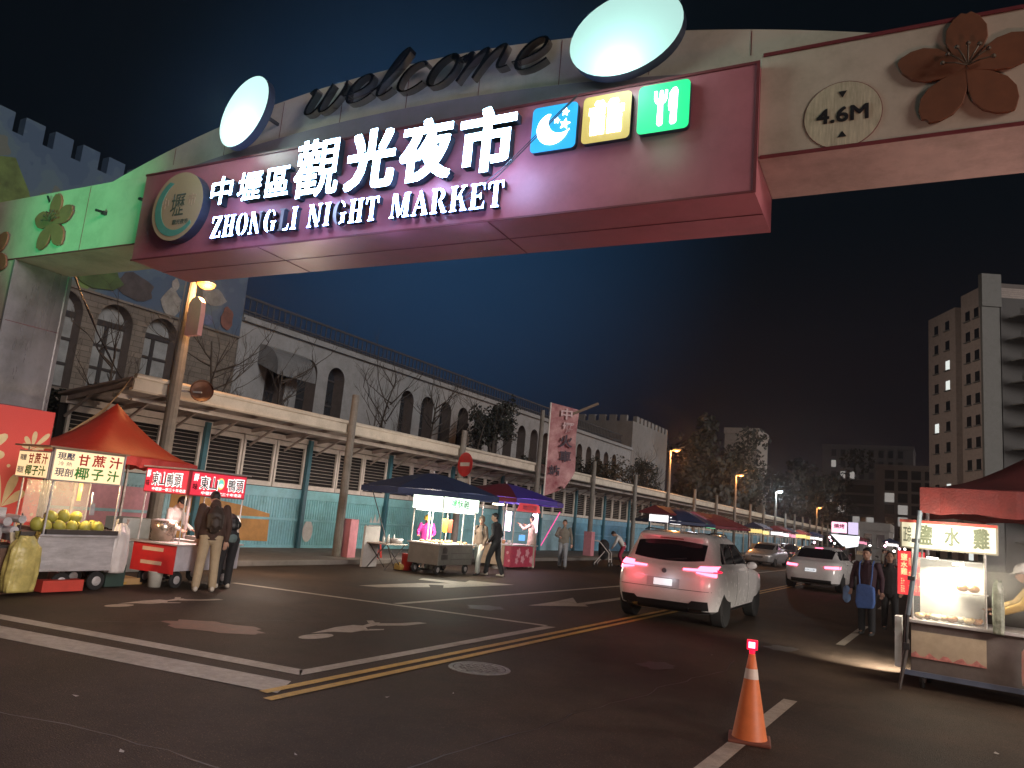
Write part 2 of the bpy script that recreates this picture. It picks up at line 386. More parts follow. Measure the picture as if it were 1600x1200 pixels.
# medallion
m = MB(); nn_ = 40
m.prism([(.48*math.cos(2*math.pi*i/nn_), .48*math.sin(2*math.pi*i/nn_)) for i in range(nn_)], (.92, 0, 5.24), ex, ez, .13); face_split(m, 0, 1)
cm = mat('medallion_face', (.48, .36, .20), .45, var=.05, scale=3)
md = m.build('medallion', [SIDE, cm], GATE)
o1 = [(.42*math.cos(R(a)), .42*math.sin(R(a))) for a in range(120, 322, 8)]; i1 = [(.04+.345*math.cos(R(a)), .02+.355*math.sin(R(a))) for a in range(318, 116, -8)]
m = MB(); m.prism(o1+i1, (.92, -.13, 5.24), ex, ez, .004)
m.build('crescent', mat('teal_print', (.10, .34, .24), .5), md)
m = MB(); m.text('壢', (.80, -.131, 5.10), ex, ez, .26, .32, .003, .0); m.text('觀光夜市', (.88, -.131, 4.98), ex, ez, .30, .07, .003, .01)
m.build('medallion_writing', mat('green_ink', (.07, .10, .06), .6), md)
m = MB(); m.text('中', (.62, -.131, 5.22), ex, ez, .12, .16, .003, .0); m.text('市', (1.12, -.131, 5.22), ex, ez, .14, .18, .003, .0)
m.build('medallion_writing', mat('faded_red_ink', (.50, .33, .20), .6), md)
# flower ornaments
def flower(u, z, r, mm, rot=0.0, y=.10):
    m = MB()
    for k in range(5):
        a = R(90+72*k+rot); c, s2 = math.cos(a), math.sin(a); out_ = []
        prof = [(.0, .03), (.12, .10), (.3, .21), (.50, .285), (.70, .275), (.87, .185), (.97, .07), (.94, .0)]
        if k in (1, 3): prof = prof[:-1]+[(1.0, .02)]
        pp = [(t*r, w*r) for t, w in prof]+[(t*r, -w*r) for t, w in reversed(prof[:-1])]
        m.prism([(x*c-y2*s2, x*s2+y2*c) for x, y2 in pp], (u, y-.005*k, z), ex, ez, .035-.002*k)
    fl = m.build('flower_ornament', mm, GATE, bevel=.006)
    t = MB()
    for k in range(7):
        a = R(10+26*k+rot); d = Vector((math.cos(a), 0, math.sin(a)))
        p0 = Vector((u, y-.085, z)); p1 = p0+d*r*.34+Vector((0, -.02, 0))
        t.tube([p0, (p0+p1)/2+Vector((0, -.02, 0)), p1], r*.012, 6); t.ball(p1, r*.035, 8, 6)
    t.build('stamen', mat('stamen_metal', (.10, .075, .05), .5, metal=.3), fl)
flower(-2.13, 5.40, .50, tan, 4); flower(-3.6, 4.98, .50, tan, 30)
flower(9.95, 5.50, .53, bronze, 0)
# clearance disc
m = MB(); m.prism([(.31*math.cos(2*math.pi*i/36), .31*math.sin(2*math.pi*i/36)) for i in range(36)], (9.02, .10, 5.27), ex, ez, .008)
cl = m.build('clearance_disc', mat('weathered_disc', (.50, .46, .33), .55, var=.25, scale=9, stretch=(6, 1, .6), dirt=.4), GATE)
m = MB(); m.prism([(.315*math.cos(2*math.pi*i/36), .315*math.sin(2*math.pi*i/36)) for i in range(36)], (9.02, .099, 5.27), ex, ez, .006); m.build('disc_rim', red_dark, cl)
m = MB()
for k_ in range(4): m.text('4.6M', (8.81+.008*(k_ % 2), .09-.0008*k_, 5.20+.008*(k_//2)), ex, ez, .41, .135, .003)
m.prism([(-.035, .06), (.035, .06), (0, 0)], (9.02, .09, 5.43), ex, ez, .003); m.prism([(-.035, 0), (.035, 0), (0, .055)], (9.02, .09, 5.06), ex, ez, .003)
m.build('clearance_writing', blk, cl)
# script word standing on the arch band: dark polished channel letters on a slanted cursive path
def bez(p, n=10):
    o_ = []
    for i in range(0, len(p)-3, 3):
        for j in range(n):
            t = j/n; a_ = (1-t)
            o_.append((a_**3*p[i][0]+3*a_*a_*t*p[i+1][0]+3*a_*t*t*p[i+2][0]+t**3*p[i+3][0], a_**3*p[i][1]+3*a_*a_*t*p[i+1][1]+3*a_*t*t*p[i+2][1]+t**3*p[i+3][1]))
    o_.append(p[-1]); return o_
SC = {'w': (1.25, [(0, .8), (.1, 1.0), (.2, 1.0), (.15, .6), (.1, .1), (.2, 0), (.35, 0), (.55, 0), (.6, .6), (.62, 1), (.55, .4), (.55, 0), (.75, 0), (1.0, 0), (1.15, .7), (1.05, 1.0)]),
      'e': (.85, [(0, .35), (.5, .35), (.7, .6), (.6, .85), (.5, 1.1), (.1, 1.0), (.1, .5), (.1, -.1), (.6, -.1), (.85, .25)]),
      'l': (.62, [(0, .25), (.4, .6), (.6, 1.5), (.45, 1.6), (.2, 1.6), (.15, .6), (.2, .2), (.25, -.05), (.45, 0), (.6, .25)]),
      'c': (.80, [(.65, .8), (.6, 1.05), (.1, 1.05), (.1, .5), (.1, -.1), (.55, -.1), (.8, .25)]),
      'o': (.85, [(.45, 1.0), (.0, 1.0), (.0, 0), (.4, 0), (.85, 0), (.8, 1.0), (.45, 1.0), (.5, .75), (.7, .75), (.88, .85)]),
      'm': (1.35, [(0, .7), (.1, 1.0), (.2, 1.0), (.2, .6), (.2, .4), (.15, .1), (.15, 0), (.2, .7), (.45, 1.1), (.55, .9), (.62, .7), (.55, .2), (.55, 0), (.6, .7), (.85, 1.1), (.98, .9), (1.05, .6), (.9, 0), (1.3, .2)])}
wx = 2.62; wl = []
tot = sum(SC[c][0] for c in 'welcome'); su = (6.05-2.62)/tot
for c in 'welcome':
    pth = bez(SC[c][1]); o_, i_ = [], []
    P2 = [((x+.38*y)*su, y*.36) for x, y in pth]
    for i in range(len(P2)):
        dx = P2[min(i+1, len(P2)-1)][0]-P2[max(i-1, 0)][0]; dy = P2[min(i+1, len(P2)-1)][1]-P2[max(i-1, 0)][1]; L = math.hypot(dx, dy) or 1
        wd = .007+.014*abs(dy/L)
        o_.append((P2[i][0]-dy/L*wd, P2[i][1]+dx/L*wd)); i_.append((P2[i][0]+dy/L*wd, P2[i][1]-dx/L*wd))
    m = MB(); y0, y1 = .19, .09; rings = []
    for a_, b_ in zip(o_, i_):
        zb = 6.30+.10*(1-((wx+P2[0][0]-4.2)/2.2)**2)
        rings.append([Vector((wx+a_[0], y1, zb+a_[1])), Vector((wx+b_[0], y1, zb+b_[1])), Vector((wx+b_[0], y0, zb+b_[1])), Vector((wx+a_[0], y0, zb+a_[1]))])
    m.loft(rings); m.build('script_letter', chrome, GATE)
    wx += SC[c][0]*su
# plain oval light boxes in place of the picture panels
def light_panel(u, z, rx, rz_, ang, name):
    p = []
    for i in range(40):
        t = 2*math.pi*i/40; x = rx*math.cos(t); y = rz_*math.sin(t)
        p.append((x*math.cos(ang)-y*math.sin(ang), x*math.sin(ang)+y*math.cos(ang)))
    m = MB(); m.prism(p, (u, -.06, z), ex, ez, .12); face_split(m, 0, 1)
    lp = m.build('oval_light_panel', [SIDE, glow(name, (.62, 1.0, .92), 0.42 if rx > .5 else 0.62)], GATE)
    k = MB()
    for dx in (-.2, .2): k.box(u+dx-.015, u+dx+.015, -.06, .23, z-.02, z+.02)
    k.build('panel_bracket', blk, lp)
light_panel(1.95, 6.40, .36, .50, R(-28), 'light_panel_glow_small')
light_panel(7.07, 6.33, .58, .44, R(8), 'light_panel_glow_large')
# small camera and junction on the beam
m = MB(); m.box(-.95, -.89, .04, .10, 5.40, 5.45); m.cyl((-.92, .04, 5.43), (-.92, -.06, 5.42), .02); m.box(-.08, -.02, -.02, .1, 5.50, 5.53); m.build('junction_box', blk, GATE)
# cable
def g2w(u, y, z): return GATE.matrix_basis @ Vector((u, y, z))
GATE_M = Matrix.Translation(GATE.location) @ Matrix.Rotation(GATE.rotation_euler.z, 4, 'Z') @ Matrix.Scale(1.05, 4)
p0 = GATE_M @ Vector((-2.35, .03, 5.85)); p1 = at_x(190, 592, -14.6)
m = MB(); pa = []
for i in range(21):
    t = i/20; q = p0.lerp(p1, t); q.z -= .55*4*t*(1-t)*.35; pa.append(q)
m.tube(pa, .013, 6); m.tube([q+Vector((.02, 0, .02*math.sin(i*1.3))) for i, q in enumerate(pa)], .008, 6)
tag(m.build('cable', blk), 'black cable sagging from the gate beam flower to the shelter roof corner', 'cable')
# ============================================================ ground and markings
asph = mat('asphalt', (.050, .034, .024), .68, var=.45, scale=.55, bump=.9, bscale=90, dirt=.35, spec=.13)
def speckle(m):   # light aggregate grains
    t = m.node_tree; p = t.nodes['Principled BSDF']; src = p.inputs['Base Color'].links[0].from_socket
    v = t.nodes.new('ShaderNodeTexVoronoi'); v.inputs['Scale'].default_value = 48
    tcn = t.nodes.new('ShaderNodeTexCoord'); t.links.new(tcn.outputs['Object'], v.inputs['Vector'])
    r = t.nodes.new('ShaderNodeValToRGB'); r.color_ramp.elements[0].position = .0; r.color_ramp.elements[1].position = .24
    r.color_ramp.elements[0].color = (4.2, 4.0, 3.8, 1); r.color_ramp.elements[1].color = (.9, .9, .9, 1)
    t.links.new(v.outputs['Distance'], r.inputs[0])
    mx = t.nodes.new('ShaderNodeMix'); mx.data_type = 'RGBA'; mx.blend_type = 'MULTIPLY'; mx.inputs[0].default_value = 1
    t.links.new(src, mx.inputs[6]); t.links.new(r.outputs[0], mx.inputs[7]); t.links.new(mx.outputs[2], p.inputs['Base Color'])
speckle(asph)
wpaint = mat('road_white', (.34, .29, .23), .6, var=.25, scale=14, bump=.5, bscale=150, dirt=.5)
ypaint = mat('road_yellow', (.46, .27, .05), .6, var=.25, scale=14, bump=.5, bscale=150, dirt=.5)
b = MB(); b.add([(-120, -40, 0), (70, -40, 0), (70, 400, 0), (-120, 400, 0)], [(0, 1, 2, 3)]); struct(b.build('ground', asph))
pave = mat('pavement_concrete', (.16, .145, .13), .8, var=.2, scale=3, bump=.3, bscale=60, dirt=.4)
b = MB(); b.box(-26.3, -14.0, 11.2, 180, 0, .12); b.box(-13.998, -13.86, 11.2, 180, 0, .13); struct(b.build('pavement', pave, bevel=.015))
def flat(name, polys, m, z=.004):
    b = MB()
    for p in polys:
        t = tessellate_polygon([[Vector((x, y, 0)) for x, y in p]])
        fs = []
        for a, c, d in t:
            cr = (p[c][0]-p[a][0])*(p[d][1]-p[a][1])-(p[c][1]-p[a][1])*(p[d][0]-p[a][0])
            fs.append((a, c, d) if cr > 0 else (d, c, a))
        b.add([(x, y, z) for x, y in p], fs)
    return struct(b.build(name, m))
def bk(x): return 4.83+.170*(x+8.97)
flat('stop_line', [[(-14.5, bk(-14.5)-.42), (-4.98, bk(-4.98)-.44), (-5.22, bk(-5.22)), (-14.5, bk(-14.5))]], wpaint)
def l2(x): return 5.19+.171*(x+9.68)
flat('box_line', [[(-14.5, l2(-14.5)-.2), (-5.34, l2(-5.34)-.22), (-5.5, l2(-5.5)), (-14.5, l2(-14.5))],
                  [(-5.50, 5.85), (-5.34, 5.70), (-5.34, 11.3), (-5.50, 11.22)], [(-11.4, 10.05), (-5.50, 11.22), (-5.50, 11.36), (-11.4, 10.19)],
                  [(-8.30, 10.9), (-8.16, 10.93), (-7.75, 22.5), (-7.75, 60), (-7.87, 60), (-7.87, 22.5)]], wpaint)
flat('double_yellow_line', [[(-5.13, 5.0), (-5.03, 5.0), (-5.03, 150), (-5.13, 150)], [(-4.93, 4.86), (-4.83, 4.86), (-4.83, 150), (-4.93, 150)]], ypaint, .0062)
flat('lane_dash', [[(-1.60, y), (-1.46, y), (-1.34-.003*y, y+4.1), (-1.48-.003*y, y+4.1)] for y in (4.9, 14.6, 24.4, 34, 44)], wpaint)
flat('turn_arrow', [[(-10.35, 12.4), (-10.0, 12.6), (-9.62, 13.9), (-9.95, 14.3), (-9.75, 14.6), (-9.42, 14.1), (-9.2, 16.9), (-10.2, 16.4), (-10.0, 15.9), (-10.9, 15.4), (-10.75, 15.0), (-9.95, 15.2), (-10.25, 14.3)],
                    [(-6.95, 13.4), (-6.25, 14.7), (-6.42, 14.9), (-6.42, 17.6), (-6.62, 17.6), (-6.62, 14.95), (-7.15, 15.9), (-7.0, 14.6)]], wpaint, .0056)
def moto_mark(cx, cy, sx, sy):
    def T(p): return [(cx+y*sx, cy+x*sy) for x, y in p]
    ring = lambda c, r: [(c[0]+r*math.cos(R(a)), c[1]+r*1.0*math.sin(R(a))) for a in range(0, 360, 24)]
    return [T(p) for p in (ring((-.78, -.28), .22), [(-.7, .02), (-.2, .28), (.1, .3), (.16, .12), (.42, .30), (.52, .22), (.34, 0), (.1, -.06), (.0, -.30), (-.3, -.34), (-.44, -.08)],
            [(.3, -.04), (.62, -.38), (1.0, -.42), (.98, -.2), (.7, -.1), (.46, .14)], [(.44, .22), (.56, .5), (.48, .56), (.36, .3)], [(-.1, -.34), (.14, -.5), (.2, -.42), (.05, -.26)])]
flat('motorcycle_mark', moto_mark(-6.9, 8.35, -.62, 1.25)+moto_mark(-9.9, 7.5, -.5, .95), wpaint, .0045)
worn = mat('worn_asphalt', (.15, .135, .12), .6, var=.7, scale=30, bump=.5, bscale=150)
iron = mat('worn_iron', (.17, .155, .14), .5, metal=.5, var=.5, scale=25, bump=.5, bscale=60)
mh = MB(); mh.lathe([(.0, .006), (.28, .006), (.285, .003)], n=40)
for i_ in range(-4, 5):
    for j_ in range(-4, 5):
        if i_*i_+j_*j_ < 17: mh.obox((i_*.058, j_*.058, .009), (.030, .030, .006), .78*((i_+j_) % 2))
mc = mh.build('manhole_cover', iron, None, loc=(-4.43, 7.5, .0)); tag(mc, 'round worn iron manhole cover in the road beside the double yellow line', 'manhole')
mh = MB(); mh.lathe([(.295, .0), (.295, .006), (.34, .006), (.345, .0)], n=40, cap=False); mh.build('rim', iron, mc)
lit = mat('litter_paper', (.32, .30, .27), .7)
for i, (u, v) in enumerate([(708, 1084), (190, 1175), (118, 1088), (1112, 1024), (605, 1090), (1557, 1178), (462, 1200-20), (1140, 1068)]):
    p = at_z(u, v, .004); b = MB(); a = i*1.3; s_ = .010+.007*(i % 3)
    b.add([p+Vector((s_*math.cos(a+k*1.57)*(1.5 if k % 2 else 1), s_*math.sin(a+k*1.57), .004+.01*(k == 1))) for k in range(4)], [(0, 1, 2, 3)])
    tag(b.build('litter', lit), None, 'litter', 'scraps of pale litter on the asphalt')['label'] = 'tiny pale scrap of litter lying on the dark asphalt'

# ============================================================ shelter along the left side
YW0, YW1, XW, XE = 9.75, 132.0, -17.3, -14.93
SH = thing('roofed_hoarding', 'long roofed blue hoarding with white louvre windows and cream eave behind the stalls', 'hoarding', (XW, 0, 0))
def W2(x): return x-XW
eave_m = mat('eave_cream', (.66, .60, .50), .5, var=.07, scale=1.2, dirt=.3)
frame_m = mat('window_frame_paint', (.66, .60, .53), .5, var=.08, scale=3, dirt=.3)
slat_m = mat('louvre_slat', (.40, .35, .30), .5, var=.2, scale=4, dirt=.3)
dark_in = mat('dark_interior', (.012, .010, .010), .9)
post_blue = mat('blue_post', (.05, .16, .20), .5, dirt=.3)
rust = mat('soffit_board', (.40, .33, .29), .7, var=.2, scale=1.0, dirt=.4)
# hoarding panels bay by bay
bays = []; y = YW0
for w in [3.85, 3.9]+[4.05]*30:
    if y+w > YW1: break
    bays.append((y, y+w)); y += w
YW1 = y
def hoard_mat(i):
    cols = [(.20, .30, .36), (.10, .28, .34), (.11, .32, .38), (.12, .33, .40), (.13, .30, .35), (.16, .27, .31), (.20, .28, .31), (.06, .20, .38), (.05, .17, .36), (.10, .20, .26)]
    c = tuple(min(.6, q*1.05+d_) for q, d_ in zip((cols[i] if i < 10 else cols[9]), (.13, .23, .29)))
    k = min(i, 9)
    return mat('hoarding_paint_%d' % k, c, .5, var=.12, scale=.9, dirt=.35)
for i, (a, c) in enumerate(bays):
    b = MB(); n = int((c-a)/.105); prof = []
    for j in range(n):
        y_ = a+(c-a)*j/n; d = (c-a)/n
        prof += [(0, y_), (0, y_+d*.5), (-.022, y_+d*.55), (-.022, y_+d*.95)]
    prof.append((0, c)); vs = []; fs = []
    for k, (dx, y_) in enumerate(prof): vs += [(dx, y_, .12), (dx, y_, 1.62)]
    for k in range(len(prof)-1): fs.append((2*k, 2*k+2, 2*k+3, 2*k+1))
    b.add(vs, fs)
    b.box(-.02, .045, a, c, .12, .20); b.box(-.02, .05, a, c, .93, 1.0); b.box(-.02, .045, a, c, 1.60, 1.88)
    b.box(-.01, .06, a, a+.07, .12, 1.9)
    hp = b.build('hoarding_panel', hoard_mat(i), SH)
# painted shapes on the hoarding
def paint(name, polys, m, par=SH):
    b = MB()
    for p in polys: b.prism(p, (.003, 0, 0), Y3, Z3, .012)
    return b.build(name, m, par)
wp = mat('white_mural_paint', (.62, .62, .58), .6, var=.1, dirt=.3)
op = mat('orange_mural_paint', (.50, .25, .07), .6, var=.3, scale=1.2, dirt=.3)
pk = mat('pink_mural_paint', (.62, .30, .34), .6, var=.12, dirt=.2)
paint('mural_shape', [[(12.9, .35), (16.35, .30), (16.3, 1.1), (15.2, 1.30), (12.9, 1.55)]], op)
paint('mural_shape', [[(9.9, .5), (12.3, .5), (12.3, 1.55), (9.9, 1.55)]], pk)
paint('mural_shape', [[(17.95+.22*math.cos(t*.5), .62+.32*math.sin(t*.5)*(1.1 if math.sin(t*.5) > 0 else 1)) for t in range(13)]], wp)
paint('mural_shape', [[(20.7, .5), (20.7, .95), (20.85, .85), (20.95, 1.2), (21.05, .95), (21.15, 1.3), (21.28, 1.0), (21.4, 1.25), (21.45, .9), (21.65, .95), (21.6, .5)]], wp)
paint('mural_shape', [[(33.4+.5*math.cos(t*.5), 1.25+.45*math.sin(t*.5)) for t in range(13)]+[]], wp)
# posts every bay
for i, (a, c) in enumerate(bays[1:], 1):
    b = MB(); b.box(.06, .17, a-.07, a+.07, 0, 3.42); b.build('post', post_blue if i < 12 else frame_m, SH)
# louvre windows
def make_window(y0, w):
    f = MB(); z0, z1 = 1.90, 3.28; t = .07
    f.box(-.02, .05, 0, t, z0, z1); f.box(-.02, .05, w-t, w, z0, z1); f.box(-.021, .048, t, w-t, z0, z0+.13); f.box(-.021, .048, t, w-t, z1-.14, z1)
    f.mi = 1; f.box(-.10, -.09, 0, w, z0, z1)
    f.mi = 0; f.box(.05, .065, w-.05, w-.03, z0+.35, z0+.42)
    o = f.build('window', [frame_m, dark_in], SH, loc=(0, y0, 0))
    s = MB(); n = 11
    for k in range(n):
        z = z0+.17+(z1-z0-.36)*k/(n-1)
        s.add([(-.06, t, z-.03), (.02, t, z-.075+.03), (.02, w-t, z-.045), (-.06, w-t, z-.03), (-.06, t, z-.02), (.02, t, z-.035), (.02, w-t, z-.035), (-.06, w-t, z-.02)],
              [(0, 1, 2, 3), (7, 6, 5, 4), (1, 0, 4, 5), (2, 1, 5, 6), (3, 2, 6, 7), (0, 3, 7, 4)])
    s.build('slats', slat_m, o)
    return o
win0 = None
for i, (a, c) in enumerate(bays):
    n = 3; w = (c-a-.16)/n
    for k in range(n):
        y_ = a+.12+k*w
        if win0 is None or abs(w-ww) > .04: win0 = make_window(y_, w-.03); ww = w
        elif i < 26: copy_tree(win0, SH, loc=(0, y_, 0))
b = MB(); b.box(-.15, .07, YW0, YW1, 3.30, 3.46); b.build('head_rail', frame_m, SH)
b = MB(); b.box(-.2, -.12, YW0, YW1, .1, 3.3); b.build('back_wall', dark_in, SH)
# roof, fascia, rafters, brackets
b = MB(); rx = W2(XE)
b.add([(-.3, YW0, 3.50), (rx, YW0, 3.83), (rx, YW1, 3.83), (-.3, YW1, 3.50), (-.3, YW0, 3.55), (rx, YW0, 3.88), (rx, YW1, 3.88), (-.3, YW1, 3.55)], [(0, 3, 2, 1), (4, 5, 6, 7), (0, 1, 5, 4), (1, 2, 6, 5), (2, 3, 7, 6), (3, 0, 4, 7)])
b.build('roof_sheet', rust, SH)
segs = [YW0, 10.75, 16.5]+[16.5+5.88*k for k in range(1, 20)]
for k in range(len(segs)-1):
    a, c = segs[k], min(segs[k+1], YW1)
    if a >= YW1: break
    b = MB(); b.box(rx, rx+.05, a+.02, c-.015, 3.60, 3.93); b.box(rx-.10, rx-.002, a+.02, c-.015, 3.58, 3.64); b.cyl((rx+.07, a+.02, 3.90), (rx+.07, c-.015, 3.90), .055, n=8)
    b.build('fascia', eave_m, SH)
b = MB(); b.box(rx-.62, rx-.55, YW0, YW1, 3.44, 3.54); b.build('purlin', frame_m, SH)
y = YW0+.05; k = 0
while y < YW1-1:
    b = MB(); b.bar((.0, y, 3.40), (rx-.02, y, 3.74), .06, .10); b.bar((.05, y, 3.0), (1.0, y, 3.52), .05, .05)
    if k < 60: b.build('rafter', rust, SH)
    y += 1.34; k += 1
# tan tarpaulin hung from the roof end
tarp = mat('tan_tarpaulin', (.42, .27, .14), .7, var=.12, scale=2, bump=.3, bscale=8)
b = MB(); N1, N2 = 12, 10; vs = []
A0 = at_x(206, 590, XE); A1 = at_x(168, 640, -17.0); B0 = at_x(78, 690, -14.2); B1 = at_x(70, 715, -16.2)
for i in range(N1+1):
    for j in range(N2+1):
        s_, t_ = i/N1, j/N2; p = A0.lerp(A1, t_).lerp(B0.lerp(B1, t_), s_); p.z -= .22*math.sin(math.pi*s_)+.05*math.sin(7*s_+5*t_); vs.append(p)
b.add(vs, [(i*(N2+1)+j, (i+1)*(N2+1)+j, (i+1)*(N2+1)+j+1, i*(N2+1)+j+1) for i in range(N1) for j in range(N2)])
to = b.build('tarpaulin', tarp, smooth=True); sm = to.modifiers.new('s', 'SOLIDIFY'); sm.thickness = .01
tag(to, 'tan tarpaulin sloping down from the shelter roof corner beside the red tent peak', 'tarpaulin')
# fluorescent tube under the eave
b = MB(); b.box(rx-.5, rx-.42, 10.1, 12.2, 3.42, 3.47); b.build('tube_light_unlit', frame_m, SH)

# ============================================================ poles and street lamps
conc = mat('pole_concrete', (.20, .19, .17), .8, var=.2, scale=5, bump=.3, bscale=60, dirt=.35)
galvp = mat('lamp_pole_steel', (.25, .25, .25), .5, metal=.4, dirt=.3)
SOD = glow('sodium_lamp', (1.0, .29, .04), 2.8); WLED = glow('white_street_lamp', (.80, .92, 1.0), 20.0)
PX = -14.74
ords = ['carrying the near orange lamp behind the juice cart', 'with pink base box by the red stool', 'carrying the no entry sign', 'holding the pink banner flag', 'with pink base behind the walker',
        'second beyond the walker', 'carrying the middle orange lamp', 'just beyond the middle orange lamp', 'third beyond the middle orange lamp', 'carrying the farther orange lamp']
for k in range(20):
    y = 10.66+5.88*k
    tall = k in (0, 6, 9, 12, 17)
    t = thing('concrete_pole', 'grey concrete pole at the shelter eave '+(ords[k] if k < 10 else 'in the far row beyond the parked cars'), 'pole', (PX, y, 0), group='poles along the shelter eave')
    b = MB(); h_ = {0: 8.1, 6: 6.6, 9: 6.6, 12: 6.5, 17: 6.4}.get(k, 4.62 + .12*math.sin(k*2.3))
    if k == 3: h_ = 6.2
    r0 = .155 if k == 0 else .125
    b.tube([(0, 0, .12 if k else 0), (0, 0, 3.9), (0, 0, min(h_, 4.7)), (0, 0, h_)], [r0, r0*.85, r0*.8, .045 if tall else r0*.72], 12)
    b.build('shaft', conc, t)
    if k in (1, 4):
        pbm = mat('pink_base_paint', (.62, .25, .29), .6, dirt=.25); c = MB(); c.box(-.02, .26, .16, .50, .0, 1.18) if k == 1 else c.box(-.2, .2, -.2, .2, 0, 1.25)
        c.build('base_box', pbm, t, bevel=.01)
    if k in (6, 9, 12, 17):
        g = SOD if k != 12 else WLED
        c = MB(); c.tube([(0, 0, h_-.1), (.25, 0, h_+.02), (.9, 0, h_+.22)], .03, 8); arm = c.build('lamp_arm', galvp, t)
        c = MB(); c.ball((.42, 0, h_+.04), (.30, .14, .08), 10, 6); hd = c.build('lamp_housing', galvp, t)
        c = MB(); c.ball((.40, 0, h_-.02), (.22, .13, .085), 10, 6); c.build('lamp_glass', g, hd)
# near lamp on the first pole
LP0 = at_x(322, 447, PX+.25)
t0 = [o for o in bpy.data.objects if o.name == 'concrete_pole'][0]
lz = LP0.z
c = MB(); c.tube([(0, 0, lz+.1), (.1, LP0.y-10.66, lz+.22), (.25, LP0.y-10.66, lz+.16)], .03, 8); c.build('lamp_arm', galvp, t0)
c = MB(); c.lathe([(.02, .14), (.16, .10), (.22, .02), (.215, 0)], (.25, LP0.y-10.66, lz+.04), 16, cap=False); hd = c.build('lamp_housing', galvp, t0)
c = MB(); c.lathe([(.2, .02), (.19, -.03), (.12, -.09), (.02, -.12)], (.25, LP0.y-10.66, lz+.04), 16); c.build('lamp_glass', SOD, hd)
lamp('near_sodium_light', 'POINT', LP0+Vector((.3, -.1, -.22)), (1, .45, .15), 190, .12)
for k, hh in ((6, 6.6), (9, 6.6), (17, 6.4)): lamp('far_sodium_light', 'POINT', (PX+.4, 10.66+5.88*k, hh-.2), (1, .38, .10), 420, .15)
lamp('far_white_light', 'POINT', (PX+.4, 10.66+5.88*12, 6.3), (.8, .92, 1), 700, .15)
# long conduit up the first pole
c = MB(); c.tube([(-.18, -.05, 3.9), (-.17, -.05, 7.2)], .02, 6); c.build('conduit', galvp, t0)
# plain pink sign box on the first pole (picture left out)
pk2 = mat('pink_sign_box', (.62, .30, .30), .5, var=.05, dirt=.15)
s = thing('pink_sign_box', 'plain pink box sign on the near pole just under the orange lamp', 'sign', (PX+.42, 10.66, 0))
zt, zb = at_x(320, 468, PX+.45).z, at_x(318, 530, PX+.45).z
c = MB(); c.prism([(-.16, 0), (.28, 0), (.28, .55*(zt-zb)), (.25, .85*(zt-zb)), (.10, zt-zb), (-.08, .97*(zt-zb)), (-.16, .85*(zt-zb))], (0, -.08, zb), X3, Z3, .12); c.build('box', pk2, s, bevel=.01)
c = MB(); c.box(-.35, -.1, -.06, -.03, zb+.3, zb+.34); c.box(-.35, -.1, -.06, -.03, zt-.3, zt-.26); c.build('bracket', galvp, s)
# traffic mirror seen from behind
pm = at_x(315, 612, PX+.35)
s = thing('traffic_mirror', 'round brown backed traffic mirror on the near pole at eave height', 'mirror', (PX, 10.66, 0))
orb = mat('mirror_back', (.16, .075, .045), .5, dirt=.2)
c = MB(); d = Vector((.75, -.55, .1)).normalized(); q = d.to_track_quat('Z', 'Y').to_matrix().to_4x4(); c.T = Matrix.Translation(pm-Vector((PX, 10.66, 0))) @ q
c.lathe([(.25, .10), (.24, .02), (.17, -.05), (.08, -.09), (.02, -.10)], n=28, cap=False); c.lathe([(.02, -.08), (.23, .03)], n=28, cap=False); c.build('dish', orb, s, smooth=True)
c = MB(); c.bar((0, 0, pm.z-.05), pm-Vector((PX, 10.66, .02)), .04); c.build('bracket', galvp, s)
# no entry sign
s = thing('no_entry_sign', 'red round no entry sign with white bar above a small white plate', 'sign', (PX+.45, 22.3, 0))
zc = at_x(729, 726, PX+.4).z
nr = mat('sign_red', (.55, .03, .03), .4); nw = mat('sign_white', (.66, .64, .60), .4, dirt=.1)
th_ = R(-38); fx = Vector((.94, -.35, 0)).normalized(); OFFV = fx.cross(Z3)*.22
c = MB(); c.prism([(.42*math.cos(a*.2094), .42*math.sin(a*.2094)) for a in range(30)], OFFV+Vector((0, 0, zc)), fx, Z3, .015); dk = c.build('disc', nr, s)
c = MB(); c.prism([(-.27, -.06), (.27, -.06), (.27, .07), (-.27, .07)], OFFV+Vector((0, 0, zc))+fx.cross(Z3)*.016, fx, Z3, .004); c.build('bar', nw, dk)
c = MB(); c.prism([(-.36, -.95), (.36, -.95), (.36, -.48), (-.36, -.48)], OFFV+Vector((0, 0, zc)), fx, Z3, .012); pl = c.build('plate', nw, s)
c = MB(); c.text('22-6', OFFV+Vector((0, 0, zc-.82))-fx*.26+fx.cross(Z3)*.013, fx, Z3, .52, .2, .002); c.build('plate_writing', mat('plate_ink', (.2, .16, .2), .6), pl)
# banner flag
s = thing('banner_flag', 'tall pink banner flag with dark characters on a white pole beside the no entry sign', 'banner', (PX+.35, 28.3, 0))
z0, z1 = 2.6, at_x(851, 625, PX+.35).z
c = MB(); c.cyl((0, 0, z0-.9), (0, 0, z1), .035, n=8); c.build('banner_pole', nw, s)
bm_ = mat('banner_cloth', (.52, .12, .16), .7, var=.5, scale=2.0, color2=(.60, .36, .36))
H_ = z1-z0; b = MB(); n1, n2 = 20, 6; vs = []
dv = Vector((.80, .6, 0))
for i in range(n1+1):
    for j in range(n2+1):
        v_ = i/n1; w_ = 1.22*(1 if v_ > .28 else .55+.45*v_/.28)*(j/n2); z_ = z0+H_*(v_ if j/n2 < .02 else v_*(1-.04*j/n2)+.0)
        z_ = z0 + H_*v_ - .06*j/n2*H_*v_*.8 + (.28*j/n2 if v_ < .1 else 0)
        vs.append(dv*w_+Vector((0, .07*math.sin(v_*9+j*.8)*j/n2, z_)))
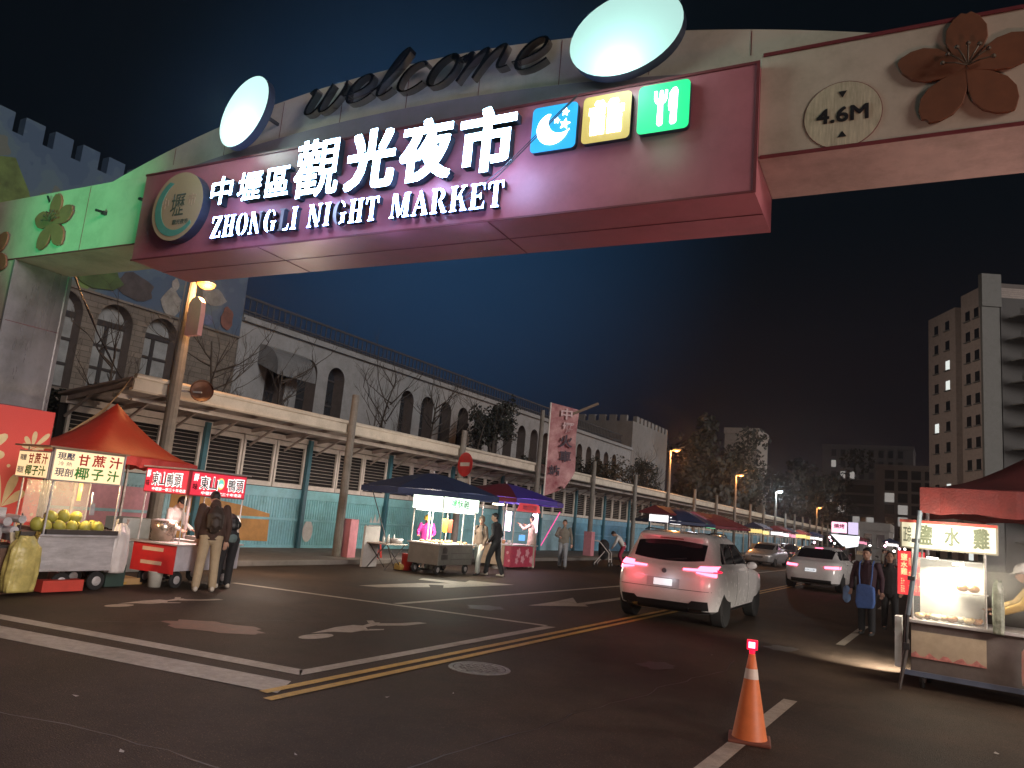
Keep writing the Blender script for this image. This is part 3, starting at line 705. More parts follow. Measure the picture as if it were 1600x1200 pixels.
b.add(vs, [(i*(n2+1)+j, i*(n2+1)+j+1, (i+1)*(n2+1)+j+1, (i+1)*(n2+1)+j) for i in range(n1) for j in range(n2)])
cl_ = b.build('cloth', bm_, s, smooth=True)
nrm = dv.cross(Z3)
def bt(ch, w0, zz, sz, mm):
    c = MB(); c.text(ch, dv*w0+Vector((0, 0, z0+H_*zz))+nrm*.09, dv, Z3, sz, sz*.95, .004, .03); c.build('banner_writing', mm, cl_)
ink = mat('banner_ink', (.05, .03, .05), .6); wk = mat('banner_white', (.62, .45, .47), .6)
bt('中', .45, .83, .5, wk); bt('壢', .55, .68, .5, wk); bt('火', .48, .53, .56, ink); bt('車', .52, .375, .5, ink); bt('站', .12, .22, .46, ink)
c = MB(); c.bar((.15, .3, z1-.75), (1.7, 1.1, z1+.15), .16, .10); c.build('wooden_arm', mat('old_wood', (.20, .15, .11), .7), s)
# cable looped across the sign front
def gp(u, v, off): # point on the gate front plane shifted off metres towards the street
    n_ = GATE_M.to_3x3() @ Vector((0, -1, 0)); n_.normalize(); o0 = GATE_M @ Vector((0, 0, 0)); r_ = ray(u, v); return CAM + r_*(((o0-CAM).dot(n_))/r_.dot(n_)) + n_*off
cpts = [gp(908, 160, .12), gp(880, 190, .14), gp(835, 238, .16), gp(790, 285, .17), gp(750, 315, .16), gp(700, 342, .12)]
c = MB(); c.tube(cpts, .006, 6); c.tube([p+Vector((.02, 0, .03+.01*i)) for i, p in enumerate(cpts)], .005, 6)
tag(c.build('cable', blk), 'thin twin cable running down across the moon icon and the last white letters', 'cable')
# rough reddish patch and cracks in the asphalt
red_asph = mat('wet_asphalt', (.105, .042, .032), .66, var=.5, scale=9, bump=.25, bscale=60, spec=.6)
flat('red_stain', [[(-7.85+.62*math.cos(a*.3)*(1+.15*math.sin(a*2.3)), 6.75+.36*math.sin(a*.3)*(1+.2*math.cos(a*1.7))-.25*math.cos(a*.3)*-.6) for a in range(21)]], red_asph, .0032)
crk = mat('crack_seal', (.022, .017, .014), .5)
rgc = random.Random(4)
def crack(p0, p1, n, w):
    L, Rr = [], []; p0, p1 = Vector(p0), Vector(p1); d = (p1-p0).normalized(); nn_c = Vector((-d.y, d.x)); off = 0
    for i in range(n+1):
        off += rgc.uniform(-.05, .05); p = p0.lerp(p1, i/n)+nn_c*off; ww = w*rgc.uniform(.4, 1.2)
        L.append((p.x+nn_c.x*ww, p.y+nn_c.y*ww)); Rr.append((p.x-nn_c.x*ww, p.y-nn_c.y*ww))
    return L+Rr[::-1]
flat('road_crack', [crack((-9.5, 2.6), (-.5, 3.9), 40, .008), crack((-3.0, 4.3), (-2.6, 11), 30, .007), crack((-8.9, 5.6), (-6.0, 10.4), 28, .004)], crk, .0028)
oil = mat('oil_stain', (.022, .017, .013), .62, var=.3, scale=6)
flat('oil_stain', [[(cx+r*math.cos(a*.4)*(1+.25*math.sin(a*1.9+cx)), cy+r*1.3*math.sin(a*.4)*(1+.2*math.cos(a*2.3+cy))) for a in range(15)] for cx, cy, r in ((-3.1, 9.6, .22), (-7.2, 12.2, .3), (-2.2, 13, .25))], oil, .0026)
# ============================================================ buildings
def brick_mat(name, c1, c2, mortar, sc=1.0, bw=.5, rh=.25, dirt=.3, rot=True):
    m = mat(name, c1, .75, dirt=dirt); t = m.node_tree; p = t.nodes['Principled BSDF']
    tcn = t.nodes.new('ShaderNodeTexCoord'); mp = t.nodes.new('ShaderNodeMapping')
    if rot: mp.inputs['Rotation'].default_value = (R(90), 0, R(90))
    sx = t.nodes.new('ShaderNodeSeparateXYZ'); cb = t.nodes.new('ShaderNodeCombineXYZ')
    t.links.new(tcn.outputs['Object'], sx.inputs[0]); t.links.new(sx.outputs['Y' if rot else 'X'], cb.inputs[0]); t.links.new(sx.outputs['Z'], cb.inputs[1])
    br = t.nodes.new('ShaderNodeTexBrick'); br.inputs['Scale'].default_value = sc; br.inputs['Color1'].default_value = (*c1, 1); br.inputs['Color2'].default_value = (*c2, 1)
    br.inputs['Mortar'].default_value = (*mortar, 1); br.inputs['Brick Width'].default_value = bw; br.inputs['Row Height'].default_value = rh; br.inputs['Mortar Size'].default_value = .012
    t.links.new(cb.outputs[0], br.inputs['Vector'])
    src = p.inputs['Base Color'].links[0].from_node   # the dirt multiply
    t.links.new(br.outputs['Color'], src.inputs[6])
    bp = t.nodes.new('ShaderNodeBump'); bp.inputs['Strength'].default_value = .5; bp.inputs['Distance'].default_value = .03
    t.links.new(br.outputs['Fac'], bp.inputs['Height']); bp.invert = True; t.links.new(bp.outputs[0], p.inputs['Normal'])
    return m
stone = brick_mat('school_stone_tile', (.17, .15, .13), (.12, .107, .095), (.08, .07, .06), 1.0, .62, .2)
pale = mat('wing_render', (.235, .25, .265), .7, var=.1, scale=.8, dirt=.35, bump=.1, bscale=10)
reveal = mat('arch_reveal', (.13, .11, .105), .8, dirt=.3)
glassd = mat('dark_window_glass', (.02, .022, .026), .12, var=.3)
pane_l = mat('curtained_pane', (.22, .24, .25), .35, var=.3, scale=2)
wframe = mat('window_dark_frame', (.03, .028, .03), .5)
def arch_wall(mb, x, y0, y1, z0, z1, arches, depth, seg=14):
    ys = y0
    for (yc, w, zb, zt) in sorted(arches):
        a, c = yc-w/2, yc+w/2; zs = zt-w/2
        mb.add([(x, ys, z0), (x, a, z0), (x, a, z1), (x, ys, z1)], [(0, 1, 2, 3)])
        if zb > z0: mb.add([(x, a, z0), (x, c, z0), (x, c, zb), (x, a, zb)], [(0, 1, 2, 3)])
        cur = [(a, zb)]+[(yc-w/2*math.cos(math.pi*k/seg), zs+w/2*math.sin(math.pi*k/seg)) for k in range(seg+1)]+[(c, zb)]
        for k in range(1, len(cur)-2):
            (ya, za), (yb, zb2) = cur[k], cur[k+1]
            mb.add([(x, ya, za), (x, yb, zb2), (x, yb, z1), (x, ya, z1)], [(0, 1, 2, 3)])
        for k in range(len(cur)-1):
            (ya, za), (yb, zb2) = cur[k], cur[k+1]
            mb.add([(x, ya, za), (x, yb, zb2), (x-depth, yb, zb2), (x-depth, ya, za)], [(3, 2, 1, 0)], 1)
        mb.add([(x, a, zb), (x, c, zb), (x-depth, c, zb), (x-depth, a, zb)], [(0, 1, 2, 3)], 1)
        ys = c
    mb.add([(x, ys, z0), (x, y1, z0), (x, y1, z1), (x, ys, z1)], [(0, 1, 2, 3)])
XB = -26.0
def mural_mat():
    m = bpy.data.materials.new('mural_paint'); m.use_nodes = True; t = m.node_tree; p = t.nodes['Principled BSDF']; p.inputs['Roughness'].default_value = .7
    tcn = t.nodes.new('ShaderNodeTexCoord'); sp = t.nodes.new('ShaderNodeSeparateXYZ'); t.links.new(tcn.outputs['Object'], sp.inputs[0])
    n1 = t.nodes.new('ShaderNodeTexNoise'); n1.inputs['Scale'].default_value = .55; n1.inputs['Detail'].default_value = 3; t.links.new(tcn.outputs['Object'], n1.inputs['Vector'])
    r1 = t.nodes.new('ShaderNodeValToRGB'); r1.color_ramp.interpolation = 'CONSTANT'
    E = r1.color_ramp.elements; E[0].position = 0; E[0].color = (.045, .085, .15, 1); E[1].position = .46; E[1].color = (.06, .105, .165, 1)
    for q, c in ((.53, (.07, .12, .16, 1)), (.60, (.10, .12, .11, 1)), (.68, (.12, .20, .06, 1))): e2 = E.new(q); e2.color = c
    t.links.new(n1.outputs['Fac'], r1.inputs[0]); t.links.new(r1.outputs[0], p.inputs['Base Color'])
    return m
mur = mural_mat()
BA = thing('mural_school_building', 'stone tiled school building with painted battlement wall and arched windows behind the gate', 'building', (0, 0, 0))
a1 = [(10.1, 1.3, 4.6, 7.9), (12.0, 1.3, 4.6, 7.9), (14.05, 1.35, 4.6, 7.93), (15.95, 1.35, 4.75, 7.93), (17.85, 1.35, 4.75, 7.93)]
b = MB(); arch_wall(b, XB, 2.0, 21.4, 0, 8.12, a1, .55); b.box(XB-8, XB-.56, 2.0, 21.38, 0, 8.0)
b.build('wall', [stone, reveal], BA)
b = MB()
for (yc, w, zb, zt) in a1:       # raised stone ring round each arch
    for k in range(16):
        t0_, t1_ = math.pi*k/16, math.pi*(k+.9)/16; r0, r1 = w/2+.01, w/2+.17; zs = zt-w/2
        b.add([(XB+.03, yc-r0*math.cos(t0_), zs+r0*math.sin(t0_)), (XB+.03, yc-r1*math.cos(t0_), zs+r1*math.sin(t0_)), (XB+.03, yc-r1*math.cos(t1_), zs+r1*math.sin(t1_)), (XB+.03, yc-r0*math.cos(t1_), zs+r0*math.sin(t1_))], [(0, 3, 2, 1)])
b.build('arch_stones', stone, BA)
for (yc, w, zb, zt) in a1:
    f = MB(); x = XB-.50
    f.box(x-.03, x+.04, yc-w/2, yc+w/2, zb, zb+.1); f.box(x-.03, x+.06, yc-w/2, yc+w/2, zt-w/2-.12, zt-w/2+.08); f.box(x-.03, x+.05, yc-.07, yc+.07, zb, zt-w/2)
    for q in (.33, .66): f.box(x-.03, x+.045, yc-w/2, yc+w/2, lerp(zb, zt-w/2, q)-.05, lerp(zb, zt-w/2, q)+.05)
    fo = f.build('window', wframe, BA)
    f = MB(); f.prism([(-w/2, 0), (w/2, 0)]+[(w/2*math.cos(math.pi*k/12), zt-w/2-zb+w/2*math.sin(math.pi*k/12)) for k in range(13)], (x-.03, yc, zb), Y3, Z3, .015); f.build('pane', pane_l, fo)
b = MB(); b.box(XB-8, XB+.04, 2.0, 21.4, 8.12, 12.42)
y = 2.1
while y < 21.0: b.box(XB-.35, XB+.04, y, y+.62, 12.42, 13.07); y += .96
b.build('battlement_wall', mur, BA)
b = MB(); b.box(XB, XB+.10, 2.0, 21.4, 8.05, 8.13); b.build('string_course', stone, BA)
for k, (yc, zc, ry, rz_, col) in enumerate([(9.9, 10.6, 1.5, 1.35, (.07, .12, .03)), (11.4, 10.2, .9, 1.3, (.09, .14, .04)), (8.6, 10.9, 1.0, 1.1, (.10, .13, .04)), (10.4, 9.2, .9, .9, (.06, .09, .03)), (12.9, 9.3, .9, .6, (.05, .10, .04)),
        (16.4, 8.75, .75, .5, (.05, .045, .05)), (17.95, 8.6, .42, .55, (.22, .22, .21)), (18.0, 9.35, .16, .25, (.22, .22, .21)), (19.8, 9.4, .6, .35, (.16, .18, .19)), (15.0, 8.7, .9, .45, (.05, .09, .03)), (19.5, 8.4, .5, .25, (.08, .11, .20)), (20.6, 8.7, .3, .5, (.14, .06, .05))]):
    b = MB(); b.prism([(ry*math.cos(a*.449)*(1+.13*math.sin(a*2.1+k)), rz_*math.sin(a*.449)*(1+.12*math.cos(a*1.7+k))) for a in range(14)], (XB+.04+.005*k, yc, zc), Y3, Z3, .012)
    b.build('painted_patch', mat('mural_patch_%d' % k, col, .7, var=.45, scale=2.2), BA)
# long wing
BW = thing('arcaded_wing', 'long pale school wing with a row of tall arches behind the bare trees', 'building', (0, 0, 0))
a2 = [(23.75+1.93*k, 1.18, 4.6, 8.1) for k in range(3)]+[(31.6+1.93*k-.1, 1.18, 4.6, 8.05) for k in range(1, 13)]+[(57.0+1.93*k, 1.1, 4.6, 8.0) for k in range(5)]
b = MB(); arch_wall(b, XB, 21.42, 68.9, 0, 8.85, a2, .7); b.box(XB-9, XB-.71, 21.42, 68.9, 0, 8.8)
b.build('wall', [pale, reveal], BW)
b = MB(); b.box(XB-.3, XB+.22, 21.42, 68.9, 8.85, 9.0); b.box(XB-.3, XB+.12, 21.42, 68.9, 9.0, 9.12); b.build('cornice', pale, BW)
for (yc, w, zb, zt) in a2:
    f = MB(); x = XB-.66; f.box(x-.02, x+.03, yc-.04, yc+.04, zb, zt-w/2); f.box(x-.02, x+.03, yc-w/2, yc+w/2, zt-w/2-.04, zt-w/2+.04); f.box(x-.02, x+.03, yc-w/2, yc+w/2, 6.2, 6.28)
    fo = f.build('window', wframe, BW)
    f = MB(); f.box(x-.04, x-.025, yc-w/2, yc+w/2, zb, zt); f.build('pane', glassd, fo)
b = MB(); y = 21.5; rl = mat('roof_railing', (.045, .045, .05), .6)
while y < 68.5: b.box(XB-1.0, XB-.96, y, y+.05, 9.1, 10.25); y += .35
b.box(XB-1.02, XB-.94, 21.42, 68.9, 10.2, 10.3); b.box(XB-1.02, XB-.94, 21.42, 68.9, 9.6, 9.66); b.build('roof_railing', rl, BW)
b = MB(); b.prism([(0, 0), (1.5, .9), (3, 1.2), (4.5, 1.0), (4.5, 0)], (XB-7, 21.5, 9.0), X3, Z3, -47.0); b.build('roof', rl, BW)
b = MB(); n_ = 10
b.loft([[(XB, y_, 7.25)]+[(XB+1.3*math.sin(math.pi/2*k/n_), y_, 6.95+1.15*math.cos(math.pi/2*k/n_)) for k in range(n_+1)]+[(XB+1.3, y_, 6.75)] for y_ in (22.6, 24.9)]); b.build('awning', mat('grey_awning', (.16, .17, .18), .35, var=.3, scale=2), BW, smooth=False)
# tower block with battlements
BT = thing('battlement_tower', 'pale square tower block with battlements at the end of the school wing', 'building', (0, 0, 0))
tw = mat('tower_render', (.18, .18, .18), .75, var=.08, scale=.4, dirt=.25)
XL = at_y(888, 648, 68.98).x
b = MB(); b.box(XL, XB+.0, 68.98, 79.7, 0, 11.75); b.build('wall', tw, BT)
b = MB(); x = XL
while x < XB-.3: b.box(x, min(x+.72, XB), 68.98, 69.4, 11.75, 12.35); x += 1.12
y = 69.98
while y < 79.5: b.box(XB-.4, XB, y, y+.72, 11.75, 12.35); y += 1.12
b.build('battlements', tw, BT)
f = MB(); f.prism([(-.7, 0), (.7, 0)]+[(.7*math.cos(math.pi*k/12), 3.2+.9*math.sin(math.pi*k/12)) for k in range(13)], (XB+.0, 72.4, 3.0), Y3, Z3, .02); f.build('window', glassd, BT)
# far left blocks
def block(name, lab, x0, x1, y0, y1, h, m, rows, cols, wm, face='-y', ww=1.2, wh=1.4, lit_=(), z00=1.2, group=None, lm=None, par=True, margin=.08):
    o = thing(name, lab, 'building', ((x0+x1)/2, (y0+y1)/2, 0), group=group); cx, cy_ = (x0+x1)/2, (y0+y1)/2
    b = MB(); b.box(x0-cx, x1-cx, y0-cy_, y1-cy_, 0, h); b.build('wall', m, o)
    if par: b = MB(); b.box(x0-cx-.12, x1-cx+.12, y0-cy_-.12, y1-cy_+.12, h, h+.9); b.build('parapet', m, o)
    for r in range(rows):
        for c in range(cols):
            z = z00+(h-z00)*(r+.25)/rows
            if face == '-y':
                X_ = lerp(x0, x1, margin+(1-2*margin)*(c+.5)/cols)-cx; q = (X_-ww/2, X_+ww/2, y0-cy_-.03, y0-cy_+.06, z, z+wh); q2 = (X_-ww/2-.08, X_+ww/2+.08, y0-cy_-.10, y0-cy_-.002, z-.12, z-.01)
            else:
                Y_ = lerp(y0, y1, margin+(1-2*margin)*(c+.5)/cols)-cy_; q = (x1-cx-.06, x1-cx+.03, Y_-ww/2, Y_+ww/2, z, z+wh); q2 = (x1-cx+.002, x1-cx+.12, Y_-ww/2-.08, Y_+ww/2+.08, z-.12, z-.01)
            b = MB(); b.box(*q); w_ = b.build('window', (lm if (r, c) in lit_ else wm), o)
            b = MB(); b.box(*q2); b.build('window_sill', m, w_)
    return o
lw1 = glow('lit_window_cool', (.85, .9, .95), .55); lw2 = glow('lit_window_dim', (.8, .75, .7), .22)
fb = mat('far_building_wall', (.16, .14, .14), .8, dirt=.2); fb2 = mat('far_building_wall_pale', (.30, .28, .26), .8, dirt=.2)
r_ = at_y(1133, 668, 118); r2 = at_y(1184, 672, 118)
block('rooftop_block', 'pale grey flat roofed building top showing above the far trees', r_.x, r2.x, 118, 126, r_.z-.9, fb2, 1, 2, glassd, ww=1)
q0 = at_y(1283, 745, 150); q1 = at_y(1372, 755, 150)
block('apartment_block', 'dim brown apartment block at the far end of the street left of the tall tower', q0.x, q1.x, 150, 165, at_y(1330, 757, 150).z, fb, 6, 7, glassd, ww=1.3, wh=1.5, lit_=((1, 1), (2, 4), (3, 2), (1, 5), (4, 0), (2, 6)), lm=lw2)
q0 = at_y(1368, 750, 140); q1 = at_y(1420, 745, 140)
block('apartment_block', 'dark apartment block with a few lit windows beside the right stall tent', q0.x, q1.x+9, 140, 155, at_y(1400, 735, 140).z, fb, 7, 6, glassd, ww=1.4, wh=1.5, lit_=((1, 0), (2, 1), (3, 1), (4, 0), (2, 3)), lm=lw2)
q0 = at_y(1285, 700, 190); q1 = at_y(1350, 700, 190)
block('apartment_block', 'darkest apartment block rising behind the far street lamps', q0.x, q1.x+10, 190, 205, at_y(1300, 700, 190).z, mat('dark_far_wall', (.06, .055, .06), .8), 9, 8, glassd, ww=1.0, wh=1.6, lit_=((6, 1), (6, 2), (4, 4), (4, 5), (7, 0)), lm=lw2)
q0 = at_y(1343, 838, 95); q1 = at_y(1366, 840, 95)
block('market_house', 'low pale house wall lit behind the far market stalls', q0.x, q1.x+1.5, 95, 103, at_y(1350, 828, 95).z, fb2, 1, 2, glassd, ww=.8)
# tall apartment tower on the right
corner = ray(1541, 870); corner = corner*(122/corner.y)
dirf = ray(830, 808); dirf.z = 0; dirf.normalize()
TO = thing('apartment_tower', 'tall grey apartment tower with stacked balconies above the right stall tent', 'building', (corner.x, corner.y, 0), math.atan2(dirf.y, dirf.x))
# local x: along the receding face, local y: into the building (to the right of the face)
htop = at_y(1541, 432, 122).z
tile = brick_mat('tower_tile', (.46, .40, .37), (.42, .36, .335), (.36, .31, .29), 1.0, .3, .15, rot=False)
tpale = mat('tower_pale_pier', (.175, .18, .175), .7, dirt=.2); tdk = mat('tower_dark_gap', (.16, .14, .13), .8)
Lf = 14.6
b = MB(); b.box(0, 5.2, -22, 0, 0, htop-1.4); b.box(6.8, Lf, -20, 0, 0, htop-2.6); b.build('wall', tile, TO)
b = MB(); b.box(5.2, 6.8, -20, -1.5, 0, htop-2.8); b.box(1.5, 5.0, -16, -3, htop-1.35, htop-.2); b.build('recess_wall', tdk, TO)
b = MB(); b.box(-.5, 0, -2.2, .25, 0, htop); b.box(-.7, .2, -2.4, .3, htop-4.5, htop+.3); b.build('corner_pier', tpale, TO)
fl = 3.12; nfl = int((htop-3)/fl)
lits = {(nfl-3, 2), (nfl-4, 2), (nfl-6, 3), (nfl-9, 2), (nfl-12, 1)}
tl = glow('tower_lit_window', (.9, .95, .9), .6)
for r in range(nfl):
    z = 1.2+r*fl
    for c, xx in enumerate((1.3, 3.5, 9.0, 12.2)):
        if z > htop-4.6: continue
        b = MB(); b.box(xx-.55, xx+.55, -.1, .03, z, z+1.45); w_ = b.build('window', tl if (r, c) in lits else glassd, TO)
        b = MB(); b.box(xx-.75, xx+.75, .0, .28, z-.16, z-.02); b.build('window_sill', tpale, w_)
    b = MB(); n = 10
    outl = [(-.0, -3.6)]+[(-2.2-2.2*math.sin(math.pi*k/n), -4-12.0*k/n) for k in range(n+1)]+[(0, -17)]
    b.prism(outl, (0, 0, r*fl+.9), X3, Y3, .16)
    bal = b.build('balcony', tpale, TO)
    b = MB()
    pp = outl[1:-1]
    for k in range(len(pp)-1):
        b.add([(pp[k][0], pp[k][1], r*fl+1.05), (pp[k+1][0], pp[k+1][1], r*fl+1.05), (pp[k+1][0], pp[k+1][1], r*fl+1.05+(.9 if r % 3 else 1.05)), (pp[k][0], pp[k][1], r*fl+1.05+(.9 if r % 3 else 1.05))], [(0, 1, 2, 3), (3, 2, 1, 0)])
    b.build('balcony_rail', mat('balcony_wall', (.24, .25, .24), .7, var=.3, scale=.6) if r % 4 else tpale, bal)
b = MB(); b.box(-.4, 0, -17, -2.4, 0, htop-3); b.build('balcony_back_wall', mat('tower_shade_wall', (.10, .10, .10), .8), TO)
# ============================================================ people
skin_m = mat('skin', (.46, .27, .19), .55, var=.08, scale=20)
hair_m = mat('hair_black', (.012, .010, .010), .5, bump=.3, bscale=120)
def remeshed(name, mb, m, parent, vox, smooth=2):
    o = mb.build('tmp', m); r = o.modifiers.new('r', 'REMESH'); r.mode = 'VOXEL'; r.voxel_size = vox; r.use_smooth_shade = True
    if smooth: s_ = o.modifiers.new('s', 'SMOOTH'); s_.iterations = smooth; s_.factor = .6
    dg = bpy.context.evaluated_depsgraph_get(); me = bpy.data.meshes.new_from_object(o.evaluated_get(dg)); me.name = name
    old = o.data; bpy.data.objects.remove(o); bpy.data.meshes.remove(old)
    for p in me.polygons: p.use_smooth = True
    o = bpy.data.objects.new(name, me); COL.objects.link(o)
    if parent: o.parent = parent
    return o
def limb(b, pts, rs, n=14, flat=None):
    """tapered tube with rounded ends through the joints; pts are Vectors"""
    P, S = [], []
    for i in range(len(pts)-1):
        k = 5
        for j in range(k): P.append(pts[i].lerp(pts[i+1], j/k)); S.append(lerp(rs[i], rs[i+1], j/k))
    P.append(pts[-1]); S.append(rs[-1])
    if flat:
        fx, fy, ax = flat    # elliptical rings: half widths scale along side axis ax and its normal
        rings = []
        for i, p in enumerate(P):
            d = (P[min(i+1, len(P)-1)]-P[max(i-1, 0)]).normalized(); sx = (ax-d*ax.dot(d)).normalized(); sy = d.cross(sx)
            rings.append([p+sx*(S[i]*fx*math.cos(2*math.pi*k/n))+sy*(S[i]*fy*math.sin(2*math.pi*k/n)) for k in range(n)])
        b.loft(rings)
    else: b.tube(P, S, n)
    for p, r in ((pts[0], rs[0]), (pts[-1], rs[-1])):
        b.ball(p, r*.985 if not flat else r*min(flat[0], flat[1])*.97, n, 8)
def person(label, loc, rz, H=1.68, lean=0, head_pitch=0, head_yaw=0, stride=0.0, arms=None, top=None, bottom=None, shoes=None, hair='short', hat=None,
           vox=.011, wide=1.0, bag=None, hood=None, long_top=False, group=None, bend_knee=0, feet=None):
    """facing local +Y. arms: [(elbow, hand) left, right] offsets from the shoulder in torso space"""
    t = thing('person', label, 'person', loc, rz, group)
    k = H/1.72
    V = lambda x, y, z: Vector((x*k, y*k, z*k))
    hip = V(0, 0, .92-.02*bend_knee)
    if lean > 35: hip = hip+V(0, -.10, 0)
    A = Matrix.Rotation(-R(lean), 3, 'X')
    T = lambda x, y, z: hip + A @ V(x, y, z)         # torso space
    neck = T(0, .01, .54); chest = T(0, .0, .36); waist = T(0, 0, .14)
    Hm = A @ Matrix.Rotation(-R(head_pitch), 3, 'X') @ Matrix.Rotation(R(head_yaw), 3, 'Z')
    hc = neck + Hm @ V(0, .03, .155)
    ft = feet or [(-.11, stride, .0), (.11, -stride, .0)]
    legs = []
    for sx, (fx, fy, fz) in zip((-1, 1), ft):
        h_ = hip+V(sx*.09, 0, -.02); an = V(fx, fy, .09+fz); mid = (h_+an)/2+V(0, .03+.10*abs(stride)+.12*bend_knee, 0)
        kn = Vector((mid.x, mid.y, h_.z+(an.z-h_.z)*.50)); legs.append((h_, kn, an))
    sh = [T(-.165*wide, 0, .475), T(.165*wide, 0, .475)]
    arms = arms or [((-.05, -.03, -.28), (-.02, .05, -.52)), ((.05, -.03, -.28), (.02, .05, -.52))]
    ar = []
    for s_, (e_, h_) in zip(sh, arms): ar.append((s_, s_+A @ V(*e_), s_+A @ V(*h_)))
    # ---- body
    b = MB(); side = A @ X3
    limb(b, [hip+V(0, 0, -.03), waist, chest, T(0, 0, .47)], [.115*k, .10*k, .118*k, .09*k], flat=(1.30*wide, .88, side))
    limb(b, [T(0, 0, .45), neck, neck+Hm @ V(0, .01, .07)], [.06*k, .052*k, .052*k])
    b.ball(hc, (.076*k, .094*k, .112*k), 18, 14, Hm); b.ball(hc+Hm @ V(0, .03, -.055), (.058*k, .062*k, .062*k), 14, 10, Hm)
    b.ball(hc+Hm @ V(0, .098, -.018), (.013*k, .019*k, .024*k), 10, 8, Hm); b.ball(hc+Hm @ V(0, .088, -.058), (.024*k, .012*k, .009*k), 10, 8, Hm)
    for sx in (-1, 1):
        b.ball(hc+Hm @ V(sx*.078, -.005, -.01), (.012*k, .020*k, .032*k), 10, 8, Hm); b.ball(hc+Hm @ V(sx*.030, .082, .018), (.018*k, .012*k, .010*k), 8, 6, Hm)
    for (s_, e_, h_), sx in zip(ar, (-1, 1)):
        limb(b, [s_, e_, h_], [.050*k, .040*k, .027*k])
        d = (h_-e_).normalized(); lat = d.cross(Vector((0, 1, 0)) if abs(d.y) < .9 else Vector((0, 0, 1))).normalized(); nr = lat.cross(d)
        pc = h_+d*.045*k
        limb(b, [h_, pc, h_+d*.085*k], [.024*k, .031*k, .028*k], flat=(1.25, .6, lat))
        for q, ln in zip((-1.5, -.5, .5, 1.5), (.060, .072, .068, .054)):
            r0 = h_+d*.085*k+lat*(q*.0175*k); r1 = r0+d*ln*.55*k+nr*.008*k; r2 = r1+d*ln*.38*k+nr*.022*k
            limb(b, [r0, r1, r2], [.0095*k, .0088*k, .0075*k], n=8)
        tb = h_+d*.03*k+lat*(.030*sx*k); limb(b, [tb, tb+(d*.035+lat*.022*sx+nr*.01)*k, tb+(d*.065+lat*.020*sx+nr*.022)*k], [.012*k, .0105*k, .0085*k], n=8)
    for h_, kn, an in legs: limb(b, [h_, kn, an], [.078*k, .052*k, .036*k]); limb(b, [an+V(0, -.01, -.04), an+V(0, .12, -.06)], [.035*k, .03*k])
    remeshed('body', b, skin_m, t, vox*.75, 1)
    # ---- face details
    b = MB()
    for sx in (-1, 1): b.ball(hc+Hm @ V(sx*.030, .0935, .012), (.012*k, .004*k, .006*k), 8, 6, Hm)
    b.build('eyes', hair_m, t, smooth=True)
    # ---- trousers
    if bottom:
        b = MB(); limb(b, [hip+V(0, 0, -.05), hip+V(0, 0, .10)], [.128*k, .118*k], flat=(1.28*wide, .92, X3))
        for h_, kn, an in legs: limb(b, [h_+V(0, 0, -.02), kn, an+V(0, 0, .0)], [.098*k, .078*k, .066*k])
        remeshed('trousers', b, bottom, t, vox)
    # ---- top
    if top:
        b = MB(); hem = -.16 if long_top else -.04
        limb(b, [T(0, 0, hem+.03), T(0, 0, .12), T(0, .0, .36), T(0, 0, .465)], [.138*k, .128*k, .140*k, .10*k], flat=(1.28*wide, .95, side))
        for s_, e_, h_ in ar: limb(b, [s_, e_, e_.lerp(h_, .93)], [.066*k, .056*k, .043*k])
        if hood: limb(b, [T(0, -.05, .46), T(0, -.09, .53), T(0, -.05, .57)], [.075*k, .065*k, .05*k], flat=(1.3, .9, side))
        if hood == 'up': b.ball(hc+Hm @ V(0, -.02, .015), (.100*k, .110*k, .130*k), 16, 12, Hm)
        limb(b, [T(0, 0, .47), T(0, .01, .55)], [.085*k, .060*k])
        remeshed('jacket', b, top, t, vox, 3)
    if shoes:
        for i, (h_, kn, an) in enumerate(legs):
            b = MB(); a = an
            limb(b, [Vector((a.x, a.y-.04*k, a.z-.055*k)), Vector((a.x, a.y+.06*k, a.z-.060*k)), Vector((a.x, a.y+.15*k, a.z-.068*k))], [.042*k, .044*k, .034*k], flat=(1.0, .9, X3))
            b.ball((a.x, a.y-.015*k, a.z-.02*k), (.044*k, .055*k, .04*k), 10, 8); remeshed('shoe', b, shoes, t, .012, 1)
    if hair and hood != 'up':
        b = MB(); b.ball(hc+Hm @ V(0, -.022, .022), (.088*k, .096*k, .108*k), 18, 12, Hm)
        if hair == 'long': limb(b, [hc+Hm @ V(0, -.05, 0), hc+Hm @ V(0, -.06, -.16)], [.085*k, .06*k], flat=(1.1, .7, side))
        if hair == 'short': b.ball(hc+Hm @ V(0, .045, .078), (.07*k, .045*k, .03*k), 12, 8, Hm)
        remeshed('hair', b, hair_m, t, .012, 1)
    if hat is not None:
        b = MB(); b.ball(hc+Hm @ V(0, -.01, .05), (.098*k, .11*k, .085*k), 16, 10, Hm)
        b.ball(hc+Hm @ V(0, .02, .035), (.125*k, .155*k, .012*k), 16, 6, Hm); remeshed('hat', b, hat, t, .012, 1)
    if bag:
        b = MB(); bm_, bs, bl_ = bag; limb(b, [T(0, -.20, .08), T(0, -.21, .30), T(0, -.18, .42)], [.13*k*bs, .14*k*bs, .09*k*bs], flat=(1.05, .72, side))
        limb(b, [T(0, -.30, .10), T(0, -.30, .22)], [.08*k*bs, .07*k*bs], flat=(1.1, .6, side))
        bo = remeshed('backpack', b, bm_, None, .012); bo.location = loc; bo.rotation_euler = (0, 0, rz); tag(bo, bl_, 'backpack')
        c = MB()
        for sx in (-1, 1): c.tube([T(sx*.11, -.10, .10), T(sx*.14, .02, .18), T(sx*.145, .14, .34), T(sx*.12, .06, .50), T(sx*.10, -.10, .44)], .016*k, 8)
        c.build('strap', bm_, bo, smooth=True)
    return t
